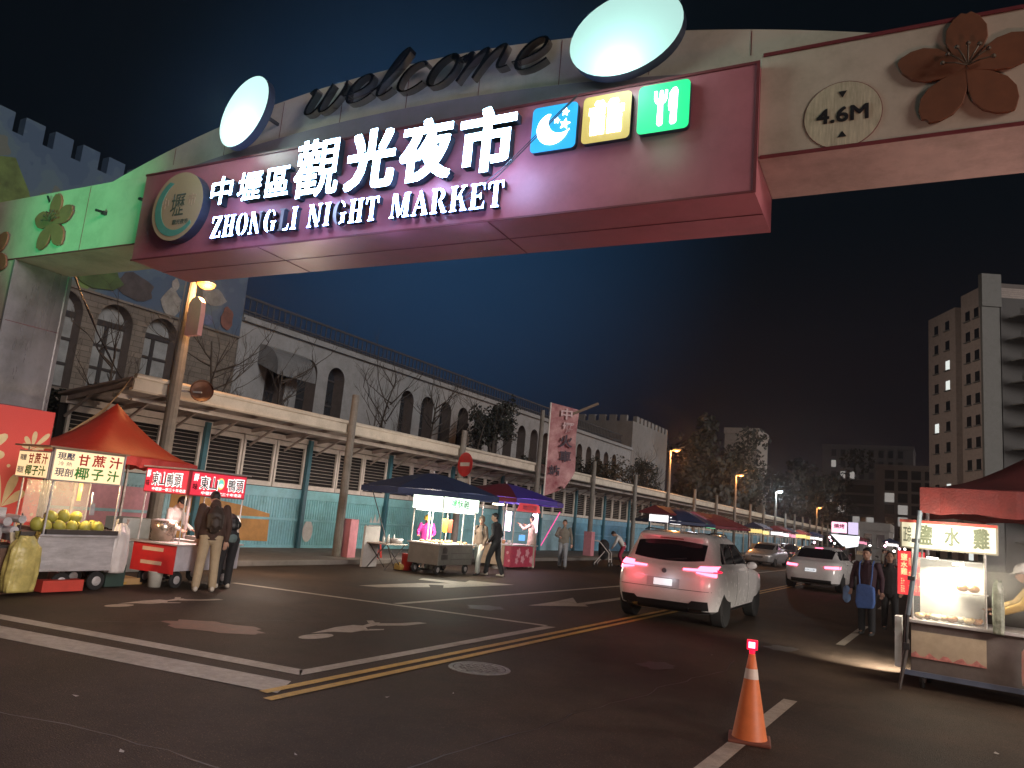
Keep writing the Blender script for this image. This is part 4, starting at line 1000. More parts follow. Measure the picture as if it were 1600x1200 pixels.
def cloth(name, c, **k):
    return mat(name, c, .8, var=k.pop('var', .14), scale=5, bump=.5, bscale=14, **k)
c_brown = cloth('brown_coat', (.055, .028, .020)); c_beige = cloth('beige_trousers', (.42, .33, .21)); c_blk = cloth('black_cloth', (.016, .016, .018))
c_wht = cloth('white_cloth', (.62, .60, .58)); c_grey = cloth('grey_jacket', (.17, .16, .13)); c_jean = cloth('grey_jeans', (.24, .26, .28)); c_pink = cloth('pink_jacket', (.62, .05, .35))
c_yel = cloth('yellow_hat_cloth', (.62, .42, .07)); c_shoe = cloth('pale_shoe', (.55, .50, .42)); c_taupe = cloth('taupe_hoodie', (.13, .09, .065)); c_pale = cloth('pale_trousers', (.36, .36, .33))
c_blue = cloth('blue_bag_cloth', (.08, .16, .42)); c_wine = cloth('dark_wine_coat', (.055, .025, .035)); c_dshoe = cloth('dark_shoe', (.03, .03, .03)); c_mus = cloth('mustard_jacket', (.50, .33, .10)); c_beige2 = cloth('pinkish_apron', (.36, .28, .23))
pack_blk = mat('black_pack', (.012, .012, .014), .45, bump=.5, bscale=12, var=.4)
# bending man in brown coat at the second cart
m1 = person('tall person in brown coat and beige trousers leaning over the red signed cart', (-10.62, 8.82, 0), R(58), H=1.70, lean=13, head_pitch=30, top=c_brown, bottom=c_beige, shoes=c_shoe, hair='short', wide=1.2,
       arms=[((-.05, .02, -.28), (.0, .13, -.50)), ((.06, -.02, -.29), (.05, .04, -.55))], bag=(mat('dark_brown_pack', (.035, .024, .018), .6, bump=.4, bscale=12), .95, 'dark brown backpack worn by the tall person at the red signed cart'), hood='down', feet=[(-.14, -.02, 0), (.13, .03, 0)], vox=.009)
b = MB(); b.box(-.02, .05, -.27, -.262, 1.16, 1.24)
person('person hidden behind the leaning one, bent low with a bulky black backpack', (-10.92, 9.42, 0), R(75), H=1.62, lean=66, head_pitch=8, top=cloth('teal_grey_top', (.12, .18, .18)), bottom=c_blk, shoes=c_shoe, bag=(pack_blk, 1.35, 'bulky black backpack on the bent person at the red signed cart'),
       arms=[((-.03, .22, -.16), (.0, .30, -.38)), ((.03, .22, -.16), (.0, .30, -.38))], vox=.011)
person('seller in white shirt and dark cap standing behind the steel pot', (-12.3, 9.25, 0), R(-75), H=1.52, lean=10, head_pitch=25, top=c_wht, bottom=c_blk, shoes=c_dshoe, hat=c_blk,
       arms=[((-.08, .12, -.24), (-.02, .38, -.30)), ((.08, .12, -.24), (.02, .38, -.30))])
person('seller in bright pink jacket and yellow hat seen from behind at the green signed cart', (-12.75, 17.95, 0), R(-150), H=1.50, lean=8, head_pitch=20, top=c_pink, bottom=c_blk, shoes=c_dshoe, hat=c_yel, hair=None,
       arms=[((-.08, .08, -.25), (-.03, .32, -.30)), ((.08, .08, -.25), (.03, .32, -.30))], wide=1.15)
person('walker in taupe hood and pale trousers on the left of the strolling pair', (-11.12, 18.25, 0), R(172), H=1.58, stride=.16, top=c_taupe, bottom=c_pale, shoes=c_dshoe, hood='up', bag=(pack_blk, .6, 'small black bag worn by the walker in the taupe hood'), head_yaw=30)
person('walker in all black clothes and white shoes on the right of the strolling pair', (-10.78, 18.55, 0), R(95), H=1.70, lean=6, stride=.20, top=c_blk, bottom=c_blk, shoes=c_shoe, hair='short', head_yaw=40,
       arms=[((-.10, -.04, -.27), (-.05, .12, -.46)), ((.12, -.02, -.27), (.06, .12, -.45))], wide=1.1)
person('customer in long pale pinkish clothes reaching toward the pink tube lights', (-12.05, 23.1, 0), R(75), H=1.72, top=c_beige2, bottom=c_beige2, shoes=c_shoe, hair='short', long_top=True,
       arms=[((-.05, .2, -.12), (.0, .48, .02)), ((.05, .2, -.12), (.0, .46, .0))])
person('young person in open grey jacket and jeans strolling past the blue hoarding', (-11.85, 25.2, 0), R(200), H=1.70, stride=.12, bend_knee=.4, top=c_grey, bottom=c_jean, shoes=c_dshoe, hair='short', wide=1.15,
       arms=[((-.08, -.04, -.27), (-.10, .02, -.52)), ((.10, .04, -.25), (-.06, .24, -.30))])
person('person in light shirt and red trousers bent over the white framed stroller', (-11.55, 30.4, 0), R(115), H=1.6, lean=35, head_pitch=20, bend_knee=1.0, top=c_wht, bottom=cloth('red_trousers', (.36, .03, .07)), shoes=c_dshoe,
       arms=[((-.03, .20, -.16), (.0, .40, -.26)), ((.03, .20, -.16), (.0, .40, -.26))], vox=.013)
pb = person('person in dark wine coat carrying a bright blue bag near the right stall', (-1.30, 17.0, 0), R(170), H=1.66, stride=.05, top=c_wine, bottom=c_blk, shoes=c_dshoe, hair='short', long_top=True, wide=1.22,
       arms=[((-.08, -.0, -.27), (-.09, .06, -.52)), ((.08, .0, -.27), (.09, .08, -.50))], vox=.01)
b = MB(); b.prism([(-.15, .02), (.14, 0), (.17, .12), (.15, .44), (.06, .47), (-.08, .46), (-.17, .42), (-.18, .12)], (-.02, .28, .50), X3, Z3, .12); bgo = remeshed('tote_bag', b, c_blue, None, .016, 5); bgo.location = pb.location; bgo.rotation_euler = pb.rotation_euler; tag(bgo, 'bright blue tote bag carried in front of the wine coat', 'bag')
b = MB(); b.tube([(-.12, .22, .93), (-.14, .20, 1.15), (-.13, .12, 1.36), (-.12, -.02, 1.42)], .014, 8); b.tube([(.08, .22, .95), (.10, .20, 1.15), (.11, .12, 1.36), (.11, -.02, 1.42)], .014, 8); b.build('strap', c_blue, bgo)
b = MB(); limb(b, [Vector((.36, .08, .62)), Vector((.36, .08, .85))], [.09, .08], flat=(.9, .7, X3)); pbg = remeshed('plastic_bag', b, cloth('pale_blue_plastic', (.20, .32, .55)), None, .014); pbg.location = pb.location; pbg.rotation_euler = pb.rotation_euler; tag(pbg, 'small pale blue plastic bag hanging from the hand of the wine coat wearer', 'bag')
person('darker companion in a long black coat walking right behind the blue bag carrier', (-.98, 18.6, 0), R(185), H=1.62, stride=.08, top=c_blk, bottom=c_blk, shoes=c_dshoe, hair='long', long_top=True, wide=1.2, vox=.013)
person('cook in mustard jacket and pale cap cut by the right picture edge', (1.02, 11.45, 0), R(95), H=1.66, lean=6, head_pitch=15, top=c_mus, bottom=c_blk, shoes=c_dshoe, hat=c_wht, wide=1.2,
       arms=[((-.03, .18, -.18), (.0, .40, -.26)), ((.03, .18, -.18), (.0, .42, -.24))], vox=.01)
rr = random.Random(5)
for i, (x, y, c_, lab) in enumerate([(-5.9, 58, c_blk, 'far shopper in black standing left of the bright market signs'), (-4.6, 62, c_wht, 'far shopper in white standing beneath the bright market signs'), (-7.6, 66, c_wine, 'far shopper in red beside the yellow lit stall'), (-8.6, 63, c_taupe, 'far shopper in brown among the lit stalls at left'), (-3.3, 55, c_grey, 'far shopper in grey standing right of the white saloon'), (-5.2, 66, c_blk, 'far shopper in black in the middle of the lit street end'), (-6.6, 61, c_pink, 'far shopper in pink beside the bright market signs'), (-2.6, 48, c_wine, 'far shopper in dark red among the parked scooters'), (-9.4, 68, c_wht, 'far shopper in white before the lit stalls at left'), (-4.0, 70, c_taupe, 'far shopper in brown under the hanging bulbs')]):
    person(lab, (x, y, 0), rr.uniform(0, 6), H=1.62, top=c_, bottom=c_blk, shoes=c_dshoe, vox=.03, stride=.1)
# ============================================================ stalls
steel = mat('brushed_steel', (.56, .54, .54), .42, metal=.35, var=.25, scale=2.5, stretch=(1, 1, 5), dirt=.3)
steel_d = mat('dark_steel', (.10, .09, .085), .4, metal=.5, dirt=.3)
rub = mat('rubber', (.015, .015, .015), .8)
def wheel_obj(par, x, y, r, w=.05, name='wheel'):
    c = MB(); c.lathe([(r*.55, -w/2), (r*.9, -w/2), (r, -w/4), (r, w/4), (r*.9, w/2), (r*.55, w/2)], n=20)
    c.v = [(x+v[2], y+v[0], r+v[1]) for v in c.v]; o = c.build(name, rub, par)
    c = MB(); c.lathe([(r*.5, -w/2+.01), (r*.5, w/2+.006), (r*.22, w/2+.015), (.01, w/2+.015)], n=16); c.v = [(x+v[2], y+v[0], r+v[1]) for v in c.v]; c.build('rim', steel, o)
    c = MB(); c.bar((x, y, r), (x, y, r+r*1.2), .03, .03); c.build('caster_fork', steel_d, o)
def posts(par, pts, z0, z1, m, r=.014):
    for x, y in pts: c = MB(); c.cyl((x, y, z0), (x, y, z1), r, n=10); c.build('corner_post', m, par)
def board(par, o, fx, w, h, mface, mframe, name='sign_board', d=.07, fr=.02):
    """lit sign box; o lower left front corner, fx horizontal direction; faces fx x Z"""
    fx = Vector(fx).normalized(); nn = fx.cross(Z3); c = MB()
    c.prism([(0, 0), (w, 0), (w, h), (0, h)], Vector(o)-nn*d, fx, Z3, d-.006)
    fo = c.build(name, mframe, par)
    c = MB(); c.prism([(fr, fr), (w-fr, fr), (w-fr, h-fr), (fr, h-fr)], Vector(o)-nn*.006, fx, Z3, .008); c.build('sign_face', mface, fo)
    return fo, nn
def write(par, items, o, fx, name='sign_writing'):
    """items: (text, x, z, w, h, material, bold)"""
    fx = Vector(fx).normalized(); nn = fx.cross(Z3); by = {}
    for txt, x, z, w, h, m, bold in items: by.setdefault(m.name, (m, []))[1].append((txt, x, z, w, h, bold))
    for m, L in by.values():
        c = MB()
        for txt, x, z, w, h, bold in L:
            for k, (dx, dz) in enumerate(((0, 0), (bold, 0), (0, bold), (bold, bold)) if bold else ((0, 0),)):
                c.text(txt, Vector(o)+fx*(x+dx)+Z3*(z+dz)+nn*(.003+.0006*k), fx, Z3, w, h, .0003)
        c.build(name, m, par)
FXs = Y3                     # boards facing the street (+X): horizontal axis runs +Y
FXe = X3                     # boards facing the camera (-Y)
# ---- juice cart
J = thing('juice_cart', 'steel sugar cane juice cart with lit cream sign and green coconuts', 'cart', (-11.55, 6.9, 0), group=None)
ox, oy = -11.55, 6.9
def q(x, y, z=0): return (x-ox, y-oy, z)
c = MB(); c.box(-.40, .40, -.60, .56, .30, .80); c.box(-.42, .43, -.62, .58, .795, .83); c.build('cart_body', steel, J, bevel=.01)
c = MB(); c.box(-.36, .42, -.52, .58, .831, .90); c.box(-.40, .42, -.90, -.62, .72, .86); c.build('tray', steel_d, J)
for x, y in ((.30, .42), (-.30, .42), (.30, -.12), (-.30, -.45)): wheel_obj(J, x, y, .14)
posts(J, [(.40, -.55), (.40, .50), (-.38, -.55), (-.38, .50)], .83, 2.08, steel)
jf = glow('juice_sign_face', (1.0, .72, .36), .62, base=(.7, .6, .45)); jfr = mat('sign_frame_grey', (.35, .30, .27), .5)
fo, nn = board(J, q(-11.11, 6.27, 1.59), Y3, 1.10, .47, jf, jfr)
ri, gi, bi = mat('red_ink', (.55, .02, .02), .5), mat('green_ink2', (.05, .30, .04), .5), mat('grey_ink', (.10, .10, .16), .5)
write(fo, [('甘', .36, .25, .17, .16, ri, .008), ('蔗', .58, .25, .2, .17, ri, .008), ('汁', .85, .25, .2, .17, ri, .008), ('椰', .34, .05, .21, .17, gi, .008), ('子', .60, .05, .18, .16, gi, .008), ('汁', .85, .05, .18, .16, gi, .008),
           ('現壓', .05, .31, .25, .10, bi, .004), ('冷 熱', .08, .225, .2, .06, bi, 0), ('現剖', .05, .07, .26, .12, bi, .004)], q(-11.108, 6.27, 1.59), Y3)
fo, nn = board(J, q(-11.98, 6.24, 1.60), X3, .84, .40, jf, jfr)
write(fo, [('甘', .30, .21, .13, .14, ri, .008), ('蔗', .46, .21, .15, .15, ri, .008), ('汁', .65, .21, .14, .15, ri, .008), ('椰子汁', .26, .04, .52, .14, gi, .008), ('現壓', .07, .25, .17, .08, bi, .004), ('現剖', .05, .06, .16, .10, bi, .004)], q(-11.98, 6.238, 1.60), X3)
c = MB(); c.box(-.46, .47, -.72, .52, 2.06, 2.085); c.build('canopy_board', mat('cart_roof_board', (.30, .20, .12), .6), J)
c = MB(); c.add([(-.36, -.5, .95), (-.36, .48, .95), (-.36, .48, 1.58), (-.36, -.5, 1.58)], [(0, 1, 2, 3)])
c.build('plastic_sheet', mat('clear_plastic', (.75, .72, .72), .15, trans=.0, alpha=.32, bump=1.0, bscale=9), J)
# sugar cane press beside it
pr = thing('cane_press', 'steel sugar cane press with rollers at the left end of the juice cart', 'press', (-11.5, 5.95, 0))
c = MB(); c.box(-.30, .26, -.55, .20, .0, .62); c.build('cabinet', mat('press_cabinet', (.16, .09, .06), .6, dirt=.4), pr)
c = MB(); c.box(-.05, .02, -.12, .02, .62, 1.16); c.cyl((-.2, -.05, .98), (.24, -.05, .98), .06); c.cyl((-.2, .06, .86), (.24, .06, .86), .06); c.cyl((-.1, .12, 1.02), (.28, .12, 1.02), .055); c.build('rollers', steel, pr, smooth=False)
c = MB(); c.box(-.25, .24, -.5, .22, .62, .66); c.cyl((.2, -.25, .66), (.2, -.25, .86), .012); c.cyl((.2, -.25, .86), (.2, -.25, .88), .035); c.cyl((.2, .15, .86), (.2, .15, 1.10), .012); c.build('press_table', steel_d, pr)
c = MB(); c.prism([(0, 0), (.09, 0), (.02, .24), (-.05, .24)], (.30, .02, .60), Y3, Z3, .02); c.build('chute', mat('pale_chute', (.65, .55, .38), .5), pr)
tag((lambda c: (c.lathe([(.0, .0), (.26, .0), (.28, .3), (.27, .72), (.2, .78), (.02, .80)], n=20), c.build('dark_drum', mat('drum_brown', (.07, .035, .025), .5, dirt=.4), None, smooth=False, loc=(-11.38, 5.62, 0)))[-1])(MB()), 'dark brown drum at the left picture edge beside the yellow rubbish bag', 'drum')
rndm = random.Random(11)
coco = mat('coconut_green', (.36, .34, .06), .5, var=.25, scale=12)
cc = [(.28, -.47, .93), (.28, -.27, .94), (.28, -.08, .93), (.28, .12, .94), (.28, .33, .93), (.05, -.4, .94), (.05, -.15, .94), (.05, .1, .94), (.22, -.38, 1.07), (.2, -.18, 1.08), (.2, .0, 1.07), (.25, -.58, .96), (.05, .35, .94)]
lab_c = ['first from the left in the front row', 'second from the left in the front row', 'third from the left in the front row', 'fourth from the left in the front row', 'rightmost in the front row', 'at the back left', 'at the back near the middle', 'at the back right of the middle', 'leftmost of the upper layer', 'middle of the upper layer', 'rightmost of the upper layer', 'outside the left post', 'at the back right end']
for (x, y, z), L in zip(cc, lab_c):
    c = MB(); M_ = Matrix.Rotation(rndm.uniform(-1.2, 1.2), 3, 'X') @ Matrix.Rotation(rndm.uniform(0, 3), 3, 'Z'); c.ball((0, 0, 0), (.085, .085, .10), 16, 12, M_)
    for v_ in range(len(c.v)):
        p = Vector(c.v[v_]); a = math.atan2(p.y, p.x); c.v[v_] = tuple(p*(1+.05*math.cos(3*a)))
    k_ = c.build('coconut', coco, None, smooth=True, loc=(ox+x, oy+y, z)); tag(k_, 'green coconut on the juice cart, '+L, 'coconut', 'coconuts heaped on the juice cart')
    c = MB(); p1 = M_ @ Vector((0, 0, .097)); c.cyl(p1*.95, p1*1.1, .016, .010, 8); c.build('stem', steel_d, k_)
def bag(name, lab, loc, rx, ry, h, m, seed=0, taper=1.0):
    c = MB(); rg = random.Random(seed); rings = []; n_ = 40; f1, f2, f3 = [rg.uniform(0, 6) for _ in range(3)]
    for i in range(23):
        t_ = i/22; s_ = .80+.20*math.sin(math.pi*min(1, .15+t_*.8)); sq = 1 if t_ < .82 else 1-.75*(t_-.82)/.18*taper
        ring = []
        for j in range(n_):
            a = 2*math.pi*j/n_; ca, sa = math.cos(a), math.sin(a); ca = math.copysign(abs(ca)**.7, ca); sa = math.copysign(abs(sa)**.7, sa)
            w_ = 1+.055*math.sin(6*a+f1+2.2*t_)+.05*math.sin(11*a+f2-3*t_)+.05*math.sin(3*a+7*t_+f3)*(1-t_)+rg.uniform(-.018, .018)
            ring.append(Vector((rx*s_*w_*ca*sq, ry*s_*w_*sa*(sq if taper < .9 else .5+.5*sq), h*t_+(.03*h*math.sin(5*a+f2) if t_ > .8 else 0))))
        rings.append(ring)
    c.loft(rings)
    if taper >= .9:
        for sg in (-1, 1): c.add([(0, sg*ry*.45, h*.95), (0, sg*ry*.75, h*.98), (.01, sg*ry*.85, h*1.10), (.01, sg*ry*.5, h*1.12)], [(0, 1, 2, 3), (3, 2, 1, 0)])
    if True: pass
    return tag(c.build(name, m, None, smooth=True, loc=loc), lab, 'bag')
bag('rubbish_bag', 'yellow translucent rubbish bag hanging full in front of the cane press', (-11.08, 6.10, .05), .13, .21, .74, mat('yellow_plastic_bag', (.50, .42, .14), .35, var=.35, scale=6, bump=.7, bscale=10), 1)
bag('plastic_bag', 'white bulging plastic bag tied at the right end of the juice cart', (-11.25, 7.60, .26), .12, .14, .74, mat('white_plastic_bag', (.62, .57, .54), .35, var=.12, bump=.7, bscale=9), 3)
bag('rubbish_bag', 'black rubbish bags heaped behind the pot end of the red cart', (-12.35, 8.1, .0), .35, .3, .85, mat('black_plastic_bag', (.012, .012, .013), .25, bump=1, bscale=9), 5)
tag((lambda c: (c.box(-.1, .1, -.3, .3, 0, .16), c.build('crate', mat('red_crate', (.55, .06, .04), .5), None, loc=(-11.2, 6.75, .02)))[-1])(MB()), 'red plastic crate lying under the juice cart', 'crate')
tag((lambda c: (c.box(-.14, .14, -.16, .16, 0, .34), c.build('crate', mat('dark_green_crate', (.03, .06, .05), .5), None, loc=(-11.55, 7.75, .02)))[-1])(MB()), 'dark green crate standing between the juice cart and red cart', 'crate')
lamp('juice_bulb', 'POINT', (-11.3, 6.95, 1.50), (1, .70, .38), 26, .04)
# red patterned banner behind
Bn = thing('red_patterned_banner', 'red banner with cream splash flower pattern standing at the left picture edge', 'banner', (-13.0, 5.6, 0))
bred = mat('banner_red', (.66, .08, .07), .55, var=.06, scale=.6)
c = MB(); c.box(-.015, .015, -2.6, 1.62, .08, 2.70); c.build('panel', bred, Bn)
crm = mat('banner_cream', (.66, .55, .33), .55)
def drop(cx, cz, ang, L, wd):
    pts = []
    for k in range(17):
        t_ = k/16*2*math.pi; r_ = wd*math.sin(t_/2)**1.3*math.sin(t_) if True else 0
        x = L*(1-math.cos(t_))/2; y = wd*math.sin(t_)*math.sin(t_/2)**1.5*1.2
        pts.append((cx+x*math.cos(ang)-y*math.sin(ang), cz+x*math.sin(ang)+y*math.cos(ang)))
    return pts[:-1]
c = MB()
for (cx, cz, s_, base) in ((.55, 1.85, .55, 90), (1.35, 2.05, .3, 60), (1.05, 1.10, .55, 120), (.2, .8, .5, 80), (1.2, .5, .4, 70), (.5, 1.35, .3, 0)):
    for k, (da, l_) in enumerate(((-60, .75), (-25, 1.0), (10, 1.25), (48, 1.0), (85, .8), (118, .6))):
        c.prism(drop(cx, cz, R(base+da-20), s_*l_, s_*.16), (.016, 0, 0), Y3, Z3, .002)
    c.prism([(cx+s_*.9+.03*math.cos(a), cz-.1+.03*math.sin(a)) for a in range(6)], (.016, 0, 0), Y3, Z3, .002)
c.build('splash_pattern', crm, Bn)
# red tent roof over both carts
def tent(name, lab, cx, cy_, hx, hy, ze, zp, m, posts_=True, val=.22, mv=None, zoff=(0, 0, 0, 0), sag=.16):
    t = thing(name, lab, 'tent', (cx, cy_, 0)); b = MB(); n = 14; vs = []
    for i in range(n+1):
        for j in range(n+1):
            u, v = 2*i/n-1, 2*j/n-1; r = max(abs(u), abs(v)); z = ze+(zp-ze)*(1-r)**1.45
            w_ = (1-abs(abs(u)-abs(v)))
            z += -.05*math.sin(math.pi*r)+.03*math.sin(9*math.atan2(v, u))*r*(1-r)*2
            zo_ = ((zoff[0]*(1-u)*(1-v)+zoff[1]*(1+u)*(1-v)+zoff[2]*(1+u)*(1+v)+zoff[3]*(1-u)*(1+v))/4)*r
            vs.append((u*hx, v*hy, z+zo_))
    b.add(vs, [(i*(n+1)+j, (i+1)*(n+1)+j, (i+1)*(n+1)+j+1, i*(n+1)+j+1) for i in range(n) for j in range(n)])
    ro = b.build('tent_roof', m, t, smooth=True); so = ro.modifiers.new('s', 'SOLIDIFY'); so.thickness = .006
    b = MB(); ring = [(-hx, -hy), (hx, -hy), (hx, hy), (-hx, hy)]
    for k in range(4):
        (x0, y0), (x1, y1) = ring[k], ring[(k+1) % 4]; z0, z1 = ze+zoff[k], ze+zoff[(k+1) % 4]; N_ = 16; vv = []
        for i in range(N_+1):
            f = i/N_; x, y = lerp(x0, x1, f), lerp(y0, y1, f); z = lerp(z0, z1, f); wv = .012*math.sin(i*2.1)
            vv += [(x+wv, y+wv, z), (x+wv*1.5, y+wv*1.5, z-val-.02*math.sin(i*1.7))]
        b.add(vv, [(2*i, 2*i+1, 2*i+3, 2*i+2) for i in range(N_)])
    b.build('valance', mv or m, t)
    if posts_:
        for k, (x, y) in enumerate(ring): c = MB(); c.box(x*.98-.02, x*.98+.02, y*.98-.02, y*.98+.02, 0, ze+zoff[k]); c.build('tent_leg', steel, t)
    return t
red_t = mat('red_tent_cloth', (.52, .035, .02), .5, var=.12, scale=1.5, bump=.35, bscale=4)
red_v = mat('red_tent_valance', (.55, .06, .05), .5, var=.12, bump=.3)
tent('red_tent', 'red peaked tent roof over the juice cart and the red cart', -12.95, 8.25, 1.0, 1.10, 2.12, 3.04, red_t, val=.16, mv=red_v, zoff=(.05, 0, -.05, -.05))
# ---- red signed cart
ox, oy = -11.5, 9.05
K = thing('duck_cart', 'low food cart with red side and red lit signs beside the juice cart', 'cart', (ox, oy, 0), R(9))
c = MB(); c.box(-.47, .47, -.70, .82, .29, .70); c.build('cart_body', mat('pale_cart_panel', (.48, .46, .50), .4, dirt=.2), K, bevel=.008)
c = MB(); c.box(-.46, .46, -.715, -.702, .24, .70); rp_ = c.build('side_panel', mat('cart_red', (.60, .03, .03), .4), K)
c = MB()
for z in (.36, .58): c.box(-.25, .20, -.720, -.716, z, z+.06)
c.build('label_strip', mat('cream_strip', (.7, .5, .35), .5), rp_)
c = MB(); c.box(-.56, .52, -.76, .86, .70, .73); c.box(-.2, .45, -.2, .8, .73, .77); c.build('counter', steel, K, bevel=.006)
for x, y in ((.34, -.5), (-.34, -.5), (.34, .6), (-.34, .6)): wheel_obj(K, x, y, .135)
posts(K, [(.44, -.66), (.44, .74), (-.44, -.66), (-.44, .74)], .73, 1.98, steel, .012)
kf = glow('red_sign_face', (1.0, .03, .07), .42, base=(.6, .05, .08)); kfr = mat('sign_frame_red', (.35, .05, .06), .5)
kb = mat('black_ink', (.012, .010, .012), .5); kw = glow('sign_white_halo', (1, .93, .88), .85, base=(.7, .7, .7))
def duck(par, o, fx, w, h, logo):
    f = w/1.3
    L = [('鮮', .05*f, .24*h/.4, .10*f, .12, kw, .006), ('味', .05*f, .10*h/.4, .10*f, .10, kb, .004)]
    xs = [.20, .40, .84, 1.03] if logo else [.22, .43, .64, .85]
    for ch, x in zip('東山鴨頭', xs):
        ww = .185 if logo else .19
        L += [(ch, (x-.012)*f, .115, (ww+.024)*f, .225, kw, .016), ]
    write(par, L, o, fx); n_ = Vector(fx).cross(Z3)
    write(par, [(ch, (x+.004)*f, .13, (.175)*f, .20, kb, .004) for ch, x in zip('東山鴨頭', xs)], Vector(o)+n_*.006, fx)
    write(par, [('中壢第一家三十年老店', .25*f, .035, .95*f, .055, kw, .002)], o, fx)
fo, nn = board(K, (.49, -.66, 1.53), Y3, 1.38, .42, kf, kfr); duck(fo, (.493, -.66, 1.53), Y3, 1.38, .42, True)
c = MB(); c.prism([(.09*math.cos(a*.3142), .10*math.sin(a*.3142)) for a in range(20)], (.494, .05, 1.77), Y3, Z3, .004); lg = c.build('round_emblem', glow('emblem_gold', (1, .75, .2), .7), fo)
c = MB(); c.prism([(.065*math.cos(a*.3142), .075*math.sin(a*.3142)) for a in range(20)], (.499, .05, 1.77), Y3, Z3, .003); c.build('emblem_disc', glow('emblem_teal', (.2, .8, .7), .6), lg)
c = MB(); c.prism([(.05*math.cos(a*.3142), .035*math.sin(a*.3142)) for a in range(20)], (.503, .055, 1.74), Y3, Z3, .003); c.build('emblem_white', kw, lg)
fo, nn = board(K, (-.47, -.70, 1.53), X3, .94, .42, kf, kfr); duck(fo, (-.47, -.703, 1.53), X3, 1.0, .42, False)
c = MB(); c.box(-.5, .52, -.74, .80, 1.955, 1.975); c.build('roof_board', steel, K)
pt = thing('steel_pot', 'large brushed steel pot standing on the left end of the red cart', 'pot', (-11.62, 8.62, .73))
c = MB(); c.lathe([(.0, 0), (.20, 0), (.205, .17), (.21, .18), (.21, .34), (.19, .345)], n=28, cap=False); c.build('pot_body', mat('warm_steel', (.50, .42, .34), .28, metal=.8, dirt=.2), pt, smooth=True)
c = MB(); c.lathe([(.0, .36), (.12, .365), (.205, .345), (.21, .33)], n=28, cap=False); c.build('lid', steel, pt, smooth=True)
for i, (dx, dy) in enumerate(((.1, .1), (.15, .35), (0, .45), (.2, .6))):
    tag((lambda c: (c.box(-.13, .13, -.09, .09, 0, .06), c.build('food_tray', [mat('tray_steel', (.5, .48, .46), .3, metal=.6), ], None, loc=(ox+dx, oy+dy-.05, .775)))[-1])(MB()), ['steel food tray nearest the pot on the red cart', 'second steel food tray from the pot on the red cart', 'steel food tray at the back middle of the red cart', 'steel food tray farthest from the pot on the red cart'][i], 'tray', 'steel food trays on the red cart')
tag((lambda c: (c.lathe([(0, 0), (.10, 0), (.12, .24), (.125, .25)], n=16), c.build('bucket', mat('pale_bucket', (.5, .48, .42), .5), None, smooth=True, loc=(-11.35, 8.42, 0)))[-1])(MB()), 'pale plastic bucket under the red side of the cart', 'bucket')
lamp('duck_cart_light', 'AREA', (-11.35, 9.05, 1.50), (1, .62, .55), 22, .5, target=(-11.35, 9.05, 0), sy=.5)
# flat cardboard
tag((lambda c: (c.box(-.3, .3, -.35, .35, 0, .03), c.box(-.25, .3, -.3, .3, .031, .10), c.build('cardboard', mat('cardboard', (.42, .26, .11), .8), None, loc=(-12.0, 8.1, 0)))[-1])(MB()), 'flattened cardboard stacked on the ground between the two carts', 'cardboard')
# ---- green signed cart under the blue umbrella
ox, oy = -11.72, 17.25
Gc = thing('snack_cart', 'grey steel snack cart with bright white and green sign under the blue umbrella', 'cart', (ox, oy, 0), 0)
grp = mat('grey_cart_panel', (.20, .19, .17), .45, metal=.3, var=.1, dirt=.3)
c = MB(); c.box(-.50, .47, -.78, .86, .25, .76); c.build('cart_body', grp, Gc, bevel=.01)
c = MB(); c.box(-.54, .52, -.82, .90, .76, .80); c.build('counter', steel, Gc)
c = MB(); c.box(.471, .476, -.65, -.35, .40, .52); c.prism([(-.6, .55), (-.4, .55), (-.4, .68), (-.5, .73), (-.6, .68)], (.471, 0, 0), Y3, Z3, .005); c.box(.471, .474, -.2, .8, .55, .56); c.box(.471, .474, -.2, .8, .40, .41); c.build('front_trim', steel_d, Gc)
for x, y in ((.36, -.62), (-.36, -.62), (.36, .70), (-.36, .70)): wheel_obj(Gc, x, y, .13)
posts(Gc, [(.46, -.76), (.46, .84), (-.46, -.76), (-.46, .84), (-.46, .1), (.46, .25)], .80, 1.66, mat('white_post', (.65, .62, .56), .4), .016)
gf = glow('green_sign_face', (.80, 1.0, .82), 2.2); gf2 = glow('green_sign_face_pale', (.60, .95, .62), .9)
fo, nn = board(Gc, (.50, -.80, 1.64), Y3, 1.72, .38, gf, jfr); write(fo, [('鹽酥雞', .30, .10, .9, .22, mat('sign_green_ink', (.10, .42, .14), .5), .01), ('現炸', 1.3, .06, .3, .12, mat('sign_blue_ink', (.10, .30, .42), .5), 0)], (.503, -.80, 1.64), Y3)
c = MB(); c.prism([(.10, .05), (.30, .05), (.24, .34), (.1, .34)], (.503, -.80, 1.64), Y3, Z3, .002); c.build('green_logo', gf2, fo)
fo, nn = board(Gc, (-.50, -.82, 1.64), X3, .98, .38, gf, jfr); write(fo, [('炸物', .08, .23, .2, .05, bi, 0), ('香雞排', .08, .1, .25, .06, bi, 0)], (-.50, -.823, 1.64), X3)
c = MB(); c.box(-.44, .44, -.7, .8, 1.615, 1.64); c.build('tube_light', glow('tube_warm', (1, .93, .80), 5.0), Gc)
lamp('snack_cart_light', 'AREA', (-11.72, 17.25, 1.58), (1, .90, .72), 75, .8, target=(-11.72, 17.25, 0), sy=1.4)
lamp('snack_sign_spill', 'POINT', (-10.9, 16.6, 1.9), (.80, 1.0, .85), 26, .15)
c = MB()
for k in range(26):
    c.ball((rr.uniform(-.40, .40), rr.uniform(-.65, .75), .82), (.06, .06, .035), 7, 5)
